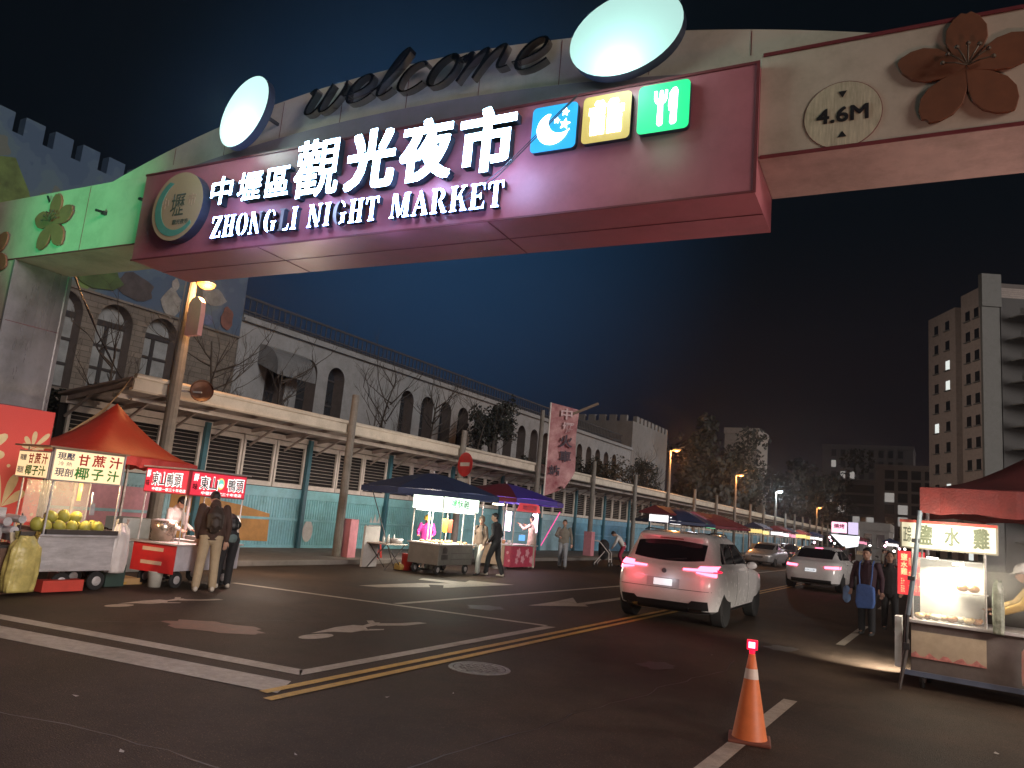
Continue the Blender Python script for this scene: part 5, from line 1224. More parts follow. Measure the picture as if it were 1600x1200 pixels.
tag(c.build('fried_food', mat('fried_food', (.50, .27, .12), .7, var=.5, scale=20), None, smooth=True, loc=(ox, oy, 0)), 'heap of fried snacks spread on the counter of the grey cart', 'food', kind='stuff')
def hangcloth(lab, x, y, z, w, h, m):
    b = MB(); b.prism([(-w/2, 0), (w/2, .02), (w*.4, -h*.6), (w*.45, -h), (-w*.3, -h*.95), (-w*.5, -h*.5)], (0, 0, 0), Y3, Z3, .02); tag(b.build('hanging_bag', m, None, loc=(x, y, z)), lab, 'bag')
hangcloth('yellow bag hanging inside the green signed cart', -11.75, 17.35, 1.42, .26, .36, mat('yel', (.75, .45, .04), .6)); hangcloth('red bag hanging beside the yellow one in the green signed cart', -11.75, 17.6, 1.40, .22, .34, mat('redb', (.65, .08, .04), .6))
# umbrellas
def umbrella(lab, x, y, r, ze, zp, m1, m2=None, zb=0, n=8, rot=0, tilt=(0, 0), group='stall umbrellas', blues=(6, 7, 0, 1)):
    t = thing('umbrella', lab, 'umbrella', (x, y, zb), R(rot), group); t.rotation_euler = (tilt[0], tilt[1], R(rot))
    b = MB()
    for k in range(n):
        a0, a1 = 2*math.pi*k/n, 2*math.pi*(k+1)/n; rows = []
        for i in range(7):
            f = i/6; z = zp-(zp-ze)*f**1.35; row = []
            for j in range(7):
                g = j/6; a = lerp(a0, a1, g); rr_ = r*f*(math.cos(math.pi/n)/math.cos((g-.5)*2*math.pi/n))*(1-.05*math.sin(math.pi*g)*f); row.append((rr_*math.cos(a), rr_*math.sin(a), z+(.0 if i < 6 else .03*math.sin(math.pi*g))))
            rows.append(row)
        b.mi = 1 if (m2 and k in blues) else 0
        vs = [p for r_ in rows for p in r_]; b.add(vs, [(i*7+j, (i+1)*7+j, (i+1)*7+j+1, i*7+j+1) for i in range(6) for j in range(6)])
    b.build('canopy', [m1, m2 or m1], t, smooth=True)
    b = MB()
    for k in range(n):
        a0, a1 = 2*math.pi*k/n, 2*math.pi*(k+1)/n
        b.add([(r*math.cos(a0), r*math.sin(a0), ze), (r*math.cos(a1), r*math.sin(a1), ze), (r*1.0*math.cos(a1), r*1.0*math.sin(a1), ze-.13), (r*1.0*math.cos(a0), r*1.0*math.sin(a0), ze-.13)], [(0, 1, 2, 3)], 1 if (m2 and k in blues) else 0)
    b.build('valance', [m1, m2 or m1], t)
    b = MB(); b.cyl((0, 0, 0), (0, 0, zp+.06), .022, n=10); b.build('pole', steel, t)
    for k in range(n):
        a = 2*math.pi*k/n; b = MB(); b.bar((0, 0, zp-.42), (r*.5*math.cos(a), r*.5*math.sin(a), lerp(zp, ze, .5**1.35)-.02), .012); b.bar((0, 0, zp-.03), (r*.98*math.cos(a), r*.98*math.sin(a), ze+.0), .012); b.build('rib', steel_d, t)
    b = MB(); b.lathe([(.0, 0), (.25, 0), (.23, .06), (.04, .10)], n=20); b.build('base', steel_d, t)
    return t
navy = mat('navy_canvas', (.02, .035, .10), .65, bump=.2, bscale=9); crim = mat('crimson_canvas', (.15, .016, .028), .65, bump=.2, bscale=9); roy = mat('royal_canvas', (.05, .03, .30), .6, bump=.2, bscale=9)
umbrella('navy umbrella over the grey cart with the green sign', -12.0, 16.95, 1.95, 2.12, 2.62, navy, rot=10)
umbrella('crimson and royal blue umbrella over the pink lit stall', -12.2, 21.3, 1.95, 2.20, 2.68, crim, roy, rot=40)
# pole guy rope
tag((lambda c: (c.cyl((-12.6, 15.2, 2.0), (-12.5, 16.3, .05), .012, n=6), c.build('guy_rope', steel_d, None))[-1])(MB()), 'thin dark rope running from the navy umbrella edge to the folding table', 'rope')
# folding table with bottles, basin; stool; crate
tb = thing('folding_table', 'folding table with crossed metal legs left of the grey cart', 'table', (-12.85, 16.35, 0))
c = MB(); c.box(-.35, .35, -.45, .45, .64, .67); c.build('tabletop', mat('table_top', (.35, .30, .26), .5), tb, bevel=.005)
for sx in (-.3, .3):
    for a_, c_ in (((-.38), .38), (.38, -.38)): c = MB(); c.bar((sx, a_, 0), (sx, c_, .64), .02); c.build('leg', steel_d, tb)
tag((lambda c: (c.lathe([(.0, 0), (.16, 0), (.19, .12), (.18, .13)], n=20), c.build('basin', steel, None, smooth=True, loc=(-12.75, 16.6, .67)))[-1])(MB()), 'steel basin on the folding table beside the grey cart', 'basin')
for i, (dx, dy) in enumerate(((0, 0), (.06, .12), (-.05, .5))): tag((lambda c: (c.lathe([(0, 0), (.035, 0), (.035, .15), (.012, .19), (.012, .22)], n=12), c.build('bottle', mat('clear_bottle', (.5, .52, .5), .2), None, smooth=True, loc=(-12.9+dx, 16.25+dy, .67)))[-1])(MB()), ['clear bottle at the left of the folding table', 'clear bottle in the middle of the folding table', 'clear bottle nearest the grey cart on the folding table'][i], 'bottle', 'bottles on the folding table')
tag((lambda c: (c.box(-.03, .03, -.3, .3, .0, 1.05), c.build('white_board', mat('pale_board', (.42, .40, .38), .6, dirt=.3), None, loc=(-13.2, 16.1, 0.02)))[-1])(MB()), 'pale upright board behind the folding table', 'board')
sr = mat('red_plastic', (.55, .05, .04), .4)
s_ = thing('plastic_stool', 'red plastic stool standing by the blue hoarding left of the stalls', 'stool', (-14.45, 17.8, .12), R(20))
c = MB(); c.box(-.15, .15, -.15, .15, .44, .47); c.box(-.16, .16, -.16, .16, .40, .44); c.build('seat', sr, s_, bevel=.012)
for sx in (-1, 1):
    for sy in (-1, 1): c = MB(); c.bar((sx*.18, sy*.18, 0), (sx*.13, sy*.13, .42), .045, .045); c.build('leg', sr, s_)
c = MB(); c.box(-.165, .165, -.165, -.15, .14, .18); c.box(-.165, .165, .15, .165, .14, .18); c.box(-.165, -.15, -.15, .15, .141, .179); c.box(.15, .165, -.15, .15, .141, .179); c.build('brace', sr, s_)
tag((lambda c: (c.lathe([(.0, 0), (.15, 0), (.17, .42), (.175, .43)], n=20), c.build('red_tub', sr, None, smooth=True, loc=(-12.45, 17.0-.2, 0)))[-1])(MB()), 'tall red plastic tub between the folding table and the grey cart', 'tub')
bag('plastic_bag', 'yellowish plastic bag on the ground under the folding table', (-12.6, 16.75, 0), .16, .18, .18, mat('dull_yellow_bag', (.45, .30, .08), .4, bump=.6, bscale=9), 9)
# ---- pink lit stall
ox, oy = -12.35, 22.0
Pk = thing('pink_lit_stall', 'food stall with pink glowing tube panels and a red flowered front', 'stall', (ox, oy, 0))
c = MB(); c.box(-.95, .08, -.35, .0, .08, .72); c.build('box_panel', mat('cardboard_panel', (.42, .32, .22), .6), Pk, bevel=.01)
c = MB(); c.box(.09, .35, -.32, 1.35, .05, .72); fp = c.build('front_panel', mat('flowered_front', (.42, .05, .09), .5, var=.2), Pk)
c = MB()
for (y_, z_, r_) in ((.15, .5, .14), (.05, .25, .10), (.45, .3, .12), (.75, .5, .13), (1.05, .28, .12)): c.prism([(y_+r_*(1+.25*math.cos(5*a*.2618))*math.cos(a*.2618), z_+r_*(1+.25*math.cos(5*a*.2618))*math.sin(a*.2618)) for a in range(24)], (.351, 0, 0), Y3, Z3, .003)
for (x_, z_, r_) in ((.2, .5, .05), (.27, .25, .04)): c.prism([(x_+r_*math.cos(a*.5), z_+r_*math.sin(a*.5)) for a in range(12)], (0, -.321, 0), X3, Z3, .003)
c.build('flower_print', mat('flower_print', (.62, .30, .34), .5), fp)
c = MB(); c.box(-.98, .40, -.38, 1.40, .72, .76); c.build('counter', steel, Pk)
posts(Pk, [(-.9, -.3), (.33, -.3), (.33, 1.3), (-.9, 1.3)], .76, 2.08, mat('white_post', (.6, .6, .6), .4), .02)
pg = glow('pink_tube_panel', (1.0, .62, .86), 4.5)
for (x_, y_) in ((.10, -.28), (.36, 1.10)):
    c = MB(); c.box(x_-.10, x_+.10, y_-.03, y_+.03, 1.18, 1.80); c.build('tube_panel', pg, Pk, bevel=.02)
c = MB(); c.prism([(-.30, 1.84), (1.36, 1.84), (1.2, 2.10), (.6, 2.16), (-.1, 2.12)], (.38, 0, 0), Y3, Z3, .03); rs = c.build('sign_board', glow('dim_red_sign', (1, .10, .10), .35, base=(.5, .1, .1)), Pk)
write(rs, [('地瓜球', .05, 1.88, 1.0, .18, mat('sign_pale_ink', (.7, .35, .3), .5), .01)], (.415, 0, 0), Y3)
c = MB(); c.box(.36, .38, .05, .45, .90, 1.08); c.build('price_board', glow('blue_price_board', (.15, .45, 1), .8), Pk)
c = MB(); c.box(-.6, -.3, -.2, .1, 1.98, 2.03); c.build('bulb_lamp', glow('warm_bulb', (1, .85, .6), 8), Pk)
lamp('pink_stall_light', 'POINT', (-12.2, 22.4, 1.6), (1, .62, .80), 45, .2)
lamp('pink_stall_warm', 'POINT', (-12.5, 22.2, 1.85), (1, .85, .6), 30, .1)
tag((lambda c: (c.bar((-12.1, 23.9, .75), (-11.75, 24.5, 1.95), .022), c.build('magenta_pole', glow('magenta_pole', (1, .05, .35), .9), None))[-1])(MB()), 'slanted glowing magenta pole at the right of the pink lit stall', 'pole')
for i in range(6):
    tag((lambda c: (c.lathe([(0, 0), (.05, 0), (.065, .12)], n=12), c.build('food_tub', mat('food_tub_%d' % (i % 3), [(.6, .5, .3), (.55, .3, .15), (.6, .6, .55)][i % 3], .5), None, smooth=True, loc=(ox-.7+.16*i, oy-.2+.1*(i % 2), .76)))[-1])(MB()), 'small food tub on the counter of the pink lit stall, number %s from the left' % ['one', 'two', 'three', 'four', 'five', 'six'][i], 'tub', 'food tubs on the pink lit stall')
# stroller
s_ = thing('stroller', 'white framed stroller in front of the bending person by the blue hoarding', 'stroller', (-11.85, 29.0, 0), R(10))
wf = mat('white_frame', (.65, .6, .58), .4)
c = MB()
for sy in (-.25, .25): c.tube([(.3, sy, .1), (.28, sy, .55), (-.1, sy, .95), (-.35, sy, 1.0)], .018, 8); c.tube([(-.3, sy, .08), (.1, sy, .6)], .018, 8)
c.tube([(.29, -.25, .3), (.29, .25, .3)], .018, 8); c.build('frame', wf, s_)
c = MB(); limb(c, [Vector((0, 0, .45)), Vector((0, 0, .85))], [.2, .22]); c.build('seat_cloth', c_blk, s_, smooth=True)
for x, y in ((.3, -.27), (.3, .27), (-.3, -.27), (-.3, .27)): wheel_obj(s_, x, y, .09, .04)
# ---- right stall
RX, RY = .1, 11.2
Sg = thing('right_stall', 'steamy glass fronted food stall with lit pale green sign under a red tent', 'stall', (RX, RY, 0), R(-7))
c = MB(); c.box(-.46, .86, .0, .85, .20, .80); c.build('cart_body', mat('stall_body', (.15, .13, .12), .45, metal=.2, dirt=.35), Sg, bevel=.01)
c = MB(); c.box(-.45, .36, -.012, -.002, .38, .70); pp_ = c.build('front_poster', mat('cream_poster', (.40, .33, .24), .5, dirt=.2), Sg)
c = MB(); c.prism([(-.45, .38)]+[(-.45+.81*k/16, .42+.035*math.sin(k*1.9)) for k in range(17)]+[(.36, .38)], (0, -.012, 0), X3, Z3, .003); c.build('poster_flowers', mat('poster_pink', (.45, .18, .16), .5, var=.4, scale=18), pp_)
c = MB(); c.box(-.50, .9, -.05, .88, .80, .84); c.build('counter', steel, Sg, bevel=.006)
c = MB(); c.box(-.52, .9, -.06, -.04, .16, .22); c.build('bumper_rail', mat('blue_grey_rail', (.14, .18, .26), .4, metal=.4), Sg)
for x, y in ((-.35, .15), (.75, .15), (-.35, .7), (.75, .7)): wheel_obj(Sg, x, y, .13)
glsm = mat('stall_glass', (.9, .95, .95), .05, alpha=.16, var=.02)
c = MB(); c.box(-.42, .34, .02, .028, .86, 1.62); c.build('glass_panel', glsm, Sg)
posts(Sg, [(-.44, .02), (.36, .02), (.82, .02), (-.44, .8), (.82, .8)], .84, 1.72, mat('alu_post', (.5, .5, .48), .35, metal=.6), .014)
c = MB(); c.box(.02, .36, .05, .4, 1.21, 1.225); c.box(-.42, .34, .05, .4, 1.60, 1.61); sh_ = c.build('shelf', steel, Sg)
rg = random.Random(3)
for i in range(8):
    x = -.36+.09*i; c = MB(); c.ball((0, 0, 0), (.055, .07, .04), 12, 8, Matrix.Rotation(rg.uniform(0, 3), 3, 'Z')); c.ball((.04, 0, .02), (.03, .03, .03), 8, 6)
    tag(c.build('cooked_food', mat('cooked_food_%d' % (i % 3), [(.62, .45, .22), (.35, .16, .06), (.6, .55, .40)][i % 3], .4, var=.3, scale=30), None, smooth=True, loc=(RX+x, RY+.16+.05*(i % 2), .885)), 'piece of cooked food behind the right stall glass, %s from the left' % ['first', 'second', 'third', 'fourth', 'fifth', 'sixth', 'seventh', 'eighth'][i], 'food', 'cooked food in the right stall')
for i, (x, z) in enumerate(((.10, 1.265), (.22, 1.265))):
    c = MB(); c.ball((0, 0, .02), (.07, .1, .05), 12, 8); tag(c.build('cooked_bird', mat('roast_skin', (.38, .17, .05), .35, var=.3, scale=20), None, smooth=True, loc=(RX+x+.02, RY+.2, z)), ['roast bird on the left of the upper glass shelf', 'roast bird on the right of the upper glass shelf'][i], 'food')
c = MB(); c.box(-.41, .33, .42, .43, .86, 1.6); c.build('back_sheet', mat('back_sheet', (.5, .5, .47), .4, var=.2, scale=4), Sg)
gsn = glow('stall_sign_face', (.95, .90, .58), .36, base=(.6, .6, .5)); gsn2 = glow('stall_sign_hot', (1, .96, .80), 3.2)
fo, nn = board(Sg, (-.58, .0, 1.72), X3, 1.08, .37, gsn, mat('sign_frame_dull', (.30, .28, .22), .5, dirt=.3), d=.12)
c = MB(); c.box(-.24, -.05, -.012, -.006, 1.77, 2.03); c.box(.10, .21, -.012, -.006, 1.77, 2.03); c.box(-.05, .10, -.0105, -.006, 1.82, 2.03); c.build('bright_tube_area', gsn2, fo)
sgi = mat('sign_grey_green_ink', (.16, .19, .12), .6)
write(fo, [('正宗', .04, .08, .09, .20, sgi, .003), ('鹽', .20, .06, .17, .24, sgi, .012), ('水', .50, .07, .17, .22, sgi, .014), ('雞', .82, .06, .16, .24, sgi, .012)], (-.58, -.010, 1.72), X3)
c = MB(); c.box(-.58, .50, -.02, -.008, 2.05, 2.085); c.build('red_strip', mat('sign_strip_red', (.5, .08, .06), .5), fo)
c = MB(); c.box(-.3, -.18, .2, .26, 1.60, 1.63); c.box(.0, .12, .1, .16, 1.56, 1.585); c.build('tube_light', glow('stall_tube', (1, .95, .85), 12), Sg)
lamp('right_stall_light', 'AREA', (RX-.05, RY+.25, 1.56), (1, .88, .66), 24, .5, target=(RX, RY+.1, .8), sy=.2)
lamp('right_stall_front', 'POINT', (RX-.1, RY-.6, 1.9), (1, .90, .70), 26, .1)
lamp('ground_spot', 'SPOT', (-.42, 12.3, .60), (1, .93, .78), 520, .03, target=(-.95, 13.0, 0), angle=88)
mn = thing('menu_board', 'red vertical menu board with yellow writing hung at the right stall corner', 'sign', (-.55, 12.3, 0))
c = MB(); c.box(.0, .34, -.01, .01, 1.08, 1.68); mo = c.build('board', glow('menu_red', (1, .06, .07), .55, base=(.6, .05, .05)), mn)
yw = glow('menu_yellow', (1, .75, .35), .8)
write(mo, [('鹽', .04, .47, .08, .09, yw, .004), ('水', .04, .37, .08, .08, yw, .004), ('雞', .04, .27, .08, .09, yw, .004)]+[(w_, .14+.06*k, z_, .045, .12, yw, 0) for k in range(3) for w_, z_ in (('肉片', .40), ('內臟', .22), ('大小', .05))]+[('五十', .04, .14, .05, .09, yw, 0), ('百元', .04, .03, .05, .09, yw, 0)], (.0, -.012, 1.08), X3)
c = MB(); c.box(.16, .18, .011, .03, 0, 1.7); c.build('stand', steel_d, mn)
# leaning tent leg with wraps
red_d = mat('old_red_tent_cloth', (.10, .010, .010), .8, var=.25, scale=1.2, bump=.35, bscale=4, dirt=.35); red_dv = mat('old_red_tent_valance', (.12, .014, .012), .8, var=.25, bump=.4, dirt=.4)
pl_ = MB(); tm = mat('dirty_tent_leg', (.10, .09, .08), .6, dirt=.4)
RT = tent('red_tent', 'red tent roof with pale underside over the steamy right stall', 1.42, 12.55, 1.66, 1.55, 2.50, 3.4, red_d, posts_=False, val=.32, mv=red_dv, zoff=(0, 0, .05, .05))
def rt(x, y, z): return (x-1.42, y-12.55, z)
c = MB(); c.tube([rt(-.24, 11.02, 2.2), rt(-.30, 11.02, 1.5), rt(-.38, 11.03, .9)], .03, 8); lg = c.build('tent_leg', mat('blue_grey_leg', (.10, .13, .16), .5, dirt=.4), RT)
c = MB(); c.tube([rt(-.38, 11.03, .6), rt(-.41, 11.03, .4), rt(-.47, 11.0, .0)], [.02, .03, .016], 8); c.build('leg_foot', steel_d, lg)
c = MB(); c.tube([rt(-.38, 11.03, .95), rt(-.40, 11.03, .55)], .022, 8); c.obox(rt(-.395, 11.02, .52), (.07, .07, .08)); c.obox(rt(-.29, 11.01, 1.82), (.09, .03, .05)); c.obox(rt(-.34, 11.01, 1.35), (.08, .04, .05)); c.build('leg_clamp', blk, lg)
for x, y in ((3.0, 11.05), (3.0, 14.05), (-.2, 14.05)): c = MB(); c.cyl(rt(x, y, 0), rt(x, y, 2.5), .03, n=8); c.build('tent_leg', steel, RT)
tag((lambda c: (c.box(-.04, .04, -.15, .15, .0, .62), c.build('side_box', mat('pale_side_box', (.45, .45, .46), .4, dirt=.2), None, loc=(-.50, 11.5, .22)))[-1])(MB()), 'narrow pale box on the left side of the right stall', 'box')
bag('plastic_bag', 'green and clear plastic bags hanging from the right stall post', (.58, 11.05, .80), .06, .05, .62, mat('green_clear_bag', (.22, .24, .19), .3, var=.4, scale=9, bump=.8, bscale=20), 12, taper=.3)
bag('plastic_bag', 'white and red plastic bag hanging at the right picture edge', (.86, 10.9, .28), .07, .07, .45, mat('white_red_bag', (.6, .5, .48), .4, color2=(.6, .1, .08), scale=3), 14)
st_ = MB(); st_.box(-.42, .30, .05, .4, .88, 1.58)
# ---- traffic cone
Cn = thing('traffic_cone', 'orange traffic cone with pale band and glowing red lamp on the lane dash', 'cone', (-1.42, 6.95, 0), R(12))
orc = mat('cone_orange', (.62, .17, .05), .5, var=.15, scale=6, dirt=.25)
c = MB(); c.box(-.17, .17, -.17, .17, 0, .028); c.build('base', mat('cone_base', (.16, .05, .03), .6, dirt=.3), Cn, bevel=.01)
c = MB(); c.lathe([(.145, .026), (.14, .04), (.060, .50)], n=40, cap=False); c.lathe([(.048, .58), (.026, .70), (.0, .705)], n=40, cap=False); c.build('cone_body', orc, Cn, smooth=True)
c = MB(); c.lathe([(.0605, .50), (.0485, .582)], n=40, cap=False); c.build('reflective_band', mat('cone_band', (.62, .55, .48), .45, dirt=.1), Cn, smooth=True)
c = MB(); c.lathe([(.024, .70), (.024, .735)], n=16); c.box(-.045, .045, -.03, .03, .735, .815); lm_ = c.build('warning_lamp', mat('lamp_red_case', (.5, .01, .03), .3, emis=(1, .01, .05), estr=.9), Cn, bevel=.006)
c = MB(); c.box(-.030, .022, -.036, -.030, .752, .80); c.build('lamp_glow', glow('cone_lamp_hot', (1, .20, .30), 6), lm_)
# ---- far stalls, signs
def far_stall(lab, x, y, w, m_roof, m_light, hz_=2.0, gm=None):
    t = thing('market_stall', lab, 'stall', (x, y, 0), group='lit stalls at the far end of the market')
    c = MB(); c.box(-.4, .4, -w/2, w/2, .1, .85); c.build('counter', grp, t)
    c = MB(); c.box(-.9, .6, -w/2-.2, w/2+.2, hz_+.35, hz_+.42); c.prism([(-.9, hz_+.42), (.6, hz_+.42), (-.15, hz_+.75)], (0, -w/2-.2, 0), X3, Z3, -(w+.4)); c.build('roof', m_roof, t)
    c = MB(); hh_ = .22+.12*((x*7.3) % 1); c.box(-.45, .45, -w/2, -w/2+.06, hz_, hz_+hh_); c.box(.42, .48, -w/2+.4, w/2-.5, hz_-.05, hz_+hh_-.05); c.build('lit_sign', m_light, t)
    c = MB(); c.box(-.3, .3, -w/2+.2, w/2-.2, .87, 1.25); c.build('goods', gm or mat('far_goods', (.5, .35, .2), .6, var=.6, scale=8), t)
    for sx in (-.4, .4):
        for sy in (-w/2+.1, w/2-.1): c = MB(); c.cyl((sx, sy, 0), (sx, sy, hz_+.36), .02, n=6); c.build('post', steel, t)
fl1, fl2, fl3, fl4 = glow('far_sign_white', (1, .95, .95), .9), glow('far_sign_pink', (1, .35, .5), .7), glow('far_sign_yellow', (1, .75, .25), .7), glow('far_sign_green', (.2, 1, .5), .6)
FS = [(-11.4, 35.5, 2.4, crim, fl1, 'far stall behind the white car roof with a crimson roof'), (-11.3, 41.5, 2.6, crim, fl4, 'far stall with a small green lit sign behind the white car'), (-11.6, 58, 3, navy, fl3, 'far stall with yellow lit sign under a dark roof'),
      (-11.2, 64, 3, crim, fl1, 'far stall with white lit sign beyond the yellow one'), (-11.6, 70, 3, navy, fl2, 'far stall with pink lit sign under a dark roof'), (-11.4, 77, 3, crim, fl3, 'far stall with warm sign near the shelter end'),
      (-11.2, 84, 3, navy, fl1, 'far stall with white sign near the shelter end'), (-4.2, 84, 3, navy, fl1, 'far stall in the middle of the street with white sign'), (-7.5, 90, 3, crim, fl2, 'farthest stall with a pink sign in the street')]
for x, y, w, mr, ml, lab in FS: far_stall(lab, x, y, w, mr, ml)
umbrella('dark navy umbrella seen above the white car roof', -11.2, 36.2, 1.9, 2.1, 2.75, navy, rot=20)
umbrella('red umbrella seen right of the navy one above the white car', -11.0, 42.5, 2.0, 2.1, 2.75, crim, rot=8)
FSg = thing('market_sign', 'stack of bright pink and white lit signs at the far end of the street', 'sign', (-6.2, 60, 0))
c = MB(); c.box(-.75, .25, -.1, .1, 2.55, 3.3); s1 = c.build('sign_box', glow('far_sign_rose', (1, .50, .70), 1.3), FSg, bevel=.03)
write(s1, [('燒烤', -.6, 2.85, .7, .32, mat('rose_ink', (.5, .05, .15), .5), .02)], (0, -.11, 0), X3)
c = MB(); c.box(.35, 1.0, -.1, .1, 2.5, 3.35); s2 = c.build('sign_box', glow('far_sign_lav', (.75, .65, .95), .7), FSg, bevel=.03)
c = MB(); c.prism([(-.8, 2.4), (1.1, 2.4), (1.0, 1.7), (.2, 1.5), (-.2, 1.8)], (0, .1, 0), X3, Z3, .1); c.build('lit_awning', glow('far_awning_white', (.9, .95, 1), 1.1), FSg)
c = MB(); c.cyl((.3, .2, 0), (.3, .2, 2.5), .06, n=8); c.build('post', steel_d, FSg)
for i, (x, y, co, w_) in enumerate([(-9.5, 60, (1, .8, .7), 70), (-6, 64, (1, .8, .9), 90), (-11, 74, (1, .8, .55), 80), (-11, 38.5, (.9, .9, 1), 50), (-10.8, 47, (1, .8, .7), 50)]): lamp('market_glow', 'POINT', (x, y, 2.6), co, w_, .3)
# steam drifting off the right stall
sb = MB(); sb.box(.32, 1.25, 10.75, 11.9, .75, 2.15)
smm = bpy.data.materials.new('steam'); smm.use_nodes = True; t_ = smm.node_tree; t_.nodes.clear()
oo = t_.nodes.new('ShaderNodeOutputMaterial'); vv_ = t_.nodes.new('ShaderNodeVolumePrincipled'); vv_.inputs['Color'].default_value = (.9, .88, .84, 1); vv_.inputs['Anisotropy'].default_value = .2
tcx = t_.nodes.new('ShaderNodeTexCoord'); nzx = t_.nodes.new('ShaderNodeTexNoise'); nzx.inputs['Scale'].default_value = 2.2; nzx.inputs['Detail'].default_value = 3
gr = t_.nodes.new('ShaderNodeTexGradient'); gr.gradient_type = 'SPHERICAL'; mpx = t_.nodes.new('ShaderNodeMapping')
mpx.inputs['Location'].default_value = (-.78*2.1, -11.3*1.8, -1.45*1.45); mpx.inputs['Scale'].default_value = (2.1, 1.8, 1.45)
t_.links.new(tcx.outputs['Object'], mpx.inputs[0]); t_.links.new(mpx.outputs[0], gr.inputs[0]); t_.links.new(tcx.outputs['Object'], nzx.inputs['Vector'])
m1_ = t_.nodes.new('ShaderNodeMath'); m1_.operation = 'MULTIPLY'; t_.links.new(gr.outputs['Fac'], m1_.inputs[0]); t_.links.new(nzx.outputs['Fac'], m1_.inputs[1])
m2_ = t_.nodes.new('ShaderNodeMath'); m2_.operation = 'MULTIPLY'; m2_.inputs[1].default_value = 2.4; t_.links.new(m1_.outputs[0], m2_.inputs[0]); t_.links.new(m2_.outputs[0], vv_.inputs['Density']); t_.links.new(vv_.outputs[0], oo.inputs['Volume'])
tag(sb.build('steam', smm), 'pale steam drifting at the right side of the right stall', 'steam', kind='stuff')
# bare bulbs hung over the far stalls
bulb = glow('bare_bulb', (1, .90, .80), 9.0); bulb_p = glow('bare_bulb_pink', (1, .5, .65), 7.0)
rg = random.Random(21)
sides = ['first', 'second', 'third', 'fourth', 'fifth', 'sixth', 'seventh', 'eighth', 'ninth', 'tenth', 'eleventh', 'twelfth', 'thirteenth', 'fourteenth', 'fifteenth', 'sixteenth']
for i in range(16):
    x, y, z = (rg.uniform(-9.5, -4.2), rg.uniform(61, 80), rg.uniform(1.3, 2.4)) if i < 11 else (rg.uniform(-3.6, -2.4), rg.uniform(58, 66), rg.uniform(1.2, 2.0))
    c = MB(); c.ball((0, 0, 0), .08, 10, 8); hb_ = c.build('hanging_bulb', bulb if i % 3 else bulb_p, None, smooth=True, loc=(x, y, z)); c = MB(); c.cyl((0, 0, .07), (0, 0, .6), .010, n=6); c.build('cord', blk, hb_)
    tag(hb_, 'bare bulb glowing over the far stalls', 'bulb', 'bare bulbs glowing over the far stalls')
# small clutter round the near carts
def simple(name, lab, cat, m, loc, fn, smooth=False, group=None, bevel=0):
    c = MB(); fn(c); return tag(c.build(name, m, None, smooth=smooth, loc=loc, bevel=bevel), lab, cat, group)
gasm = mat('gas_bottle_grey', (.20, .22, .20), .45, metal=.3, dirt=.4)
simple('gas_bottle', 'grey gas bottle standing behind the juice cart', 'gas bottle', gasm, (-12.25, 7.35, 0), lambda c: c.lathe([(.0, 0), (.15, .0), (.16, .05), (.16, .42), (.12, .52), (.05, .56), (.05, .62), (.09, .62), (.09, .70), (.0, .70)], n=20), True)
simple('gas_bottle', 'grey gas bottle under the grey cart with the green sign', 'gas bottle', gasm, (-12.35, 17.75, 0), lambda c: c.lathe([(.0, 0), (.15, .0), (.16, .05), (.16, .42), (.12, .52), (.05, .56), (.05, .62), (.0, .62)], n=20), True)
simple('knife', 'cleaver hung on the right post of the juice cart', 'knife', steel, (-11.25, 7.05, 1.12), lambda c: (c.prism([(-.02, .0), (.06, .0), (.05, .18), (-.02, .16)], (0, 0, 0), Y3, Z3, .006), c.bar((0, .0, .16), (0, -.01, .34), .022)))
simple('price_card', 'yellow paper card hung inside the juice cart', 'card', glow('card_yellow', (1, .7, .15), .5), (-11.3, 6.86, 1.42), lambda c: c.box(-.003, .003, -.03, .03, -.1, .16))
simple('box', 'pale blue carton stacked behind the red cart beside the hoarding', 'box', mat('pale_carton', (.42, .48, .50), .7, dirt=.2), (-13.6, 9.4, .0), lambda c: (c.box(-.3, .3, -.5, .3, 0, .55), c.box(-.25, .28, -.4, .2, .553, 1.0)), bevel=.01)
simple('hose', 'yellow hose coiled on the ground between the two carts', 'hose', mat('yellow_hose', (.55, .36, .08), .5), (-11.9, 7.95, .02), lambda c: c.tube([(math.cos(a*.5)*(.28-.006*a), math.sin(a*.5)*(.32-.006*a), .008*a) for a in range(34)], .016, 8))
simple('crate_of_cups', 'row of pale cups standing on the counter end of the red cart', 'cup', mat('paper_cup', (.6, .55, .5), .6), (-11.35, 9.55, .775), lambda c: [c.lathe([(.0, 0), (.03, 0), (.04, .11), (.042, .11)], (0.0, .09*k, 0), 12) for k in range(1)], True)
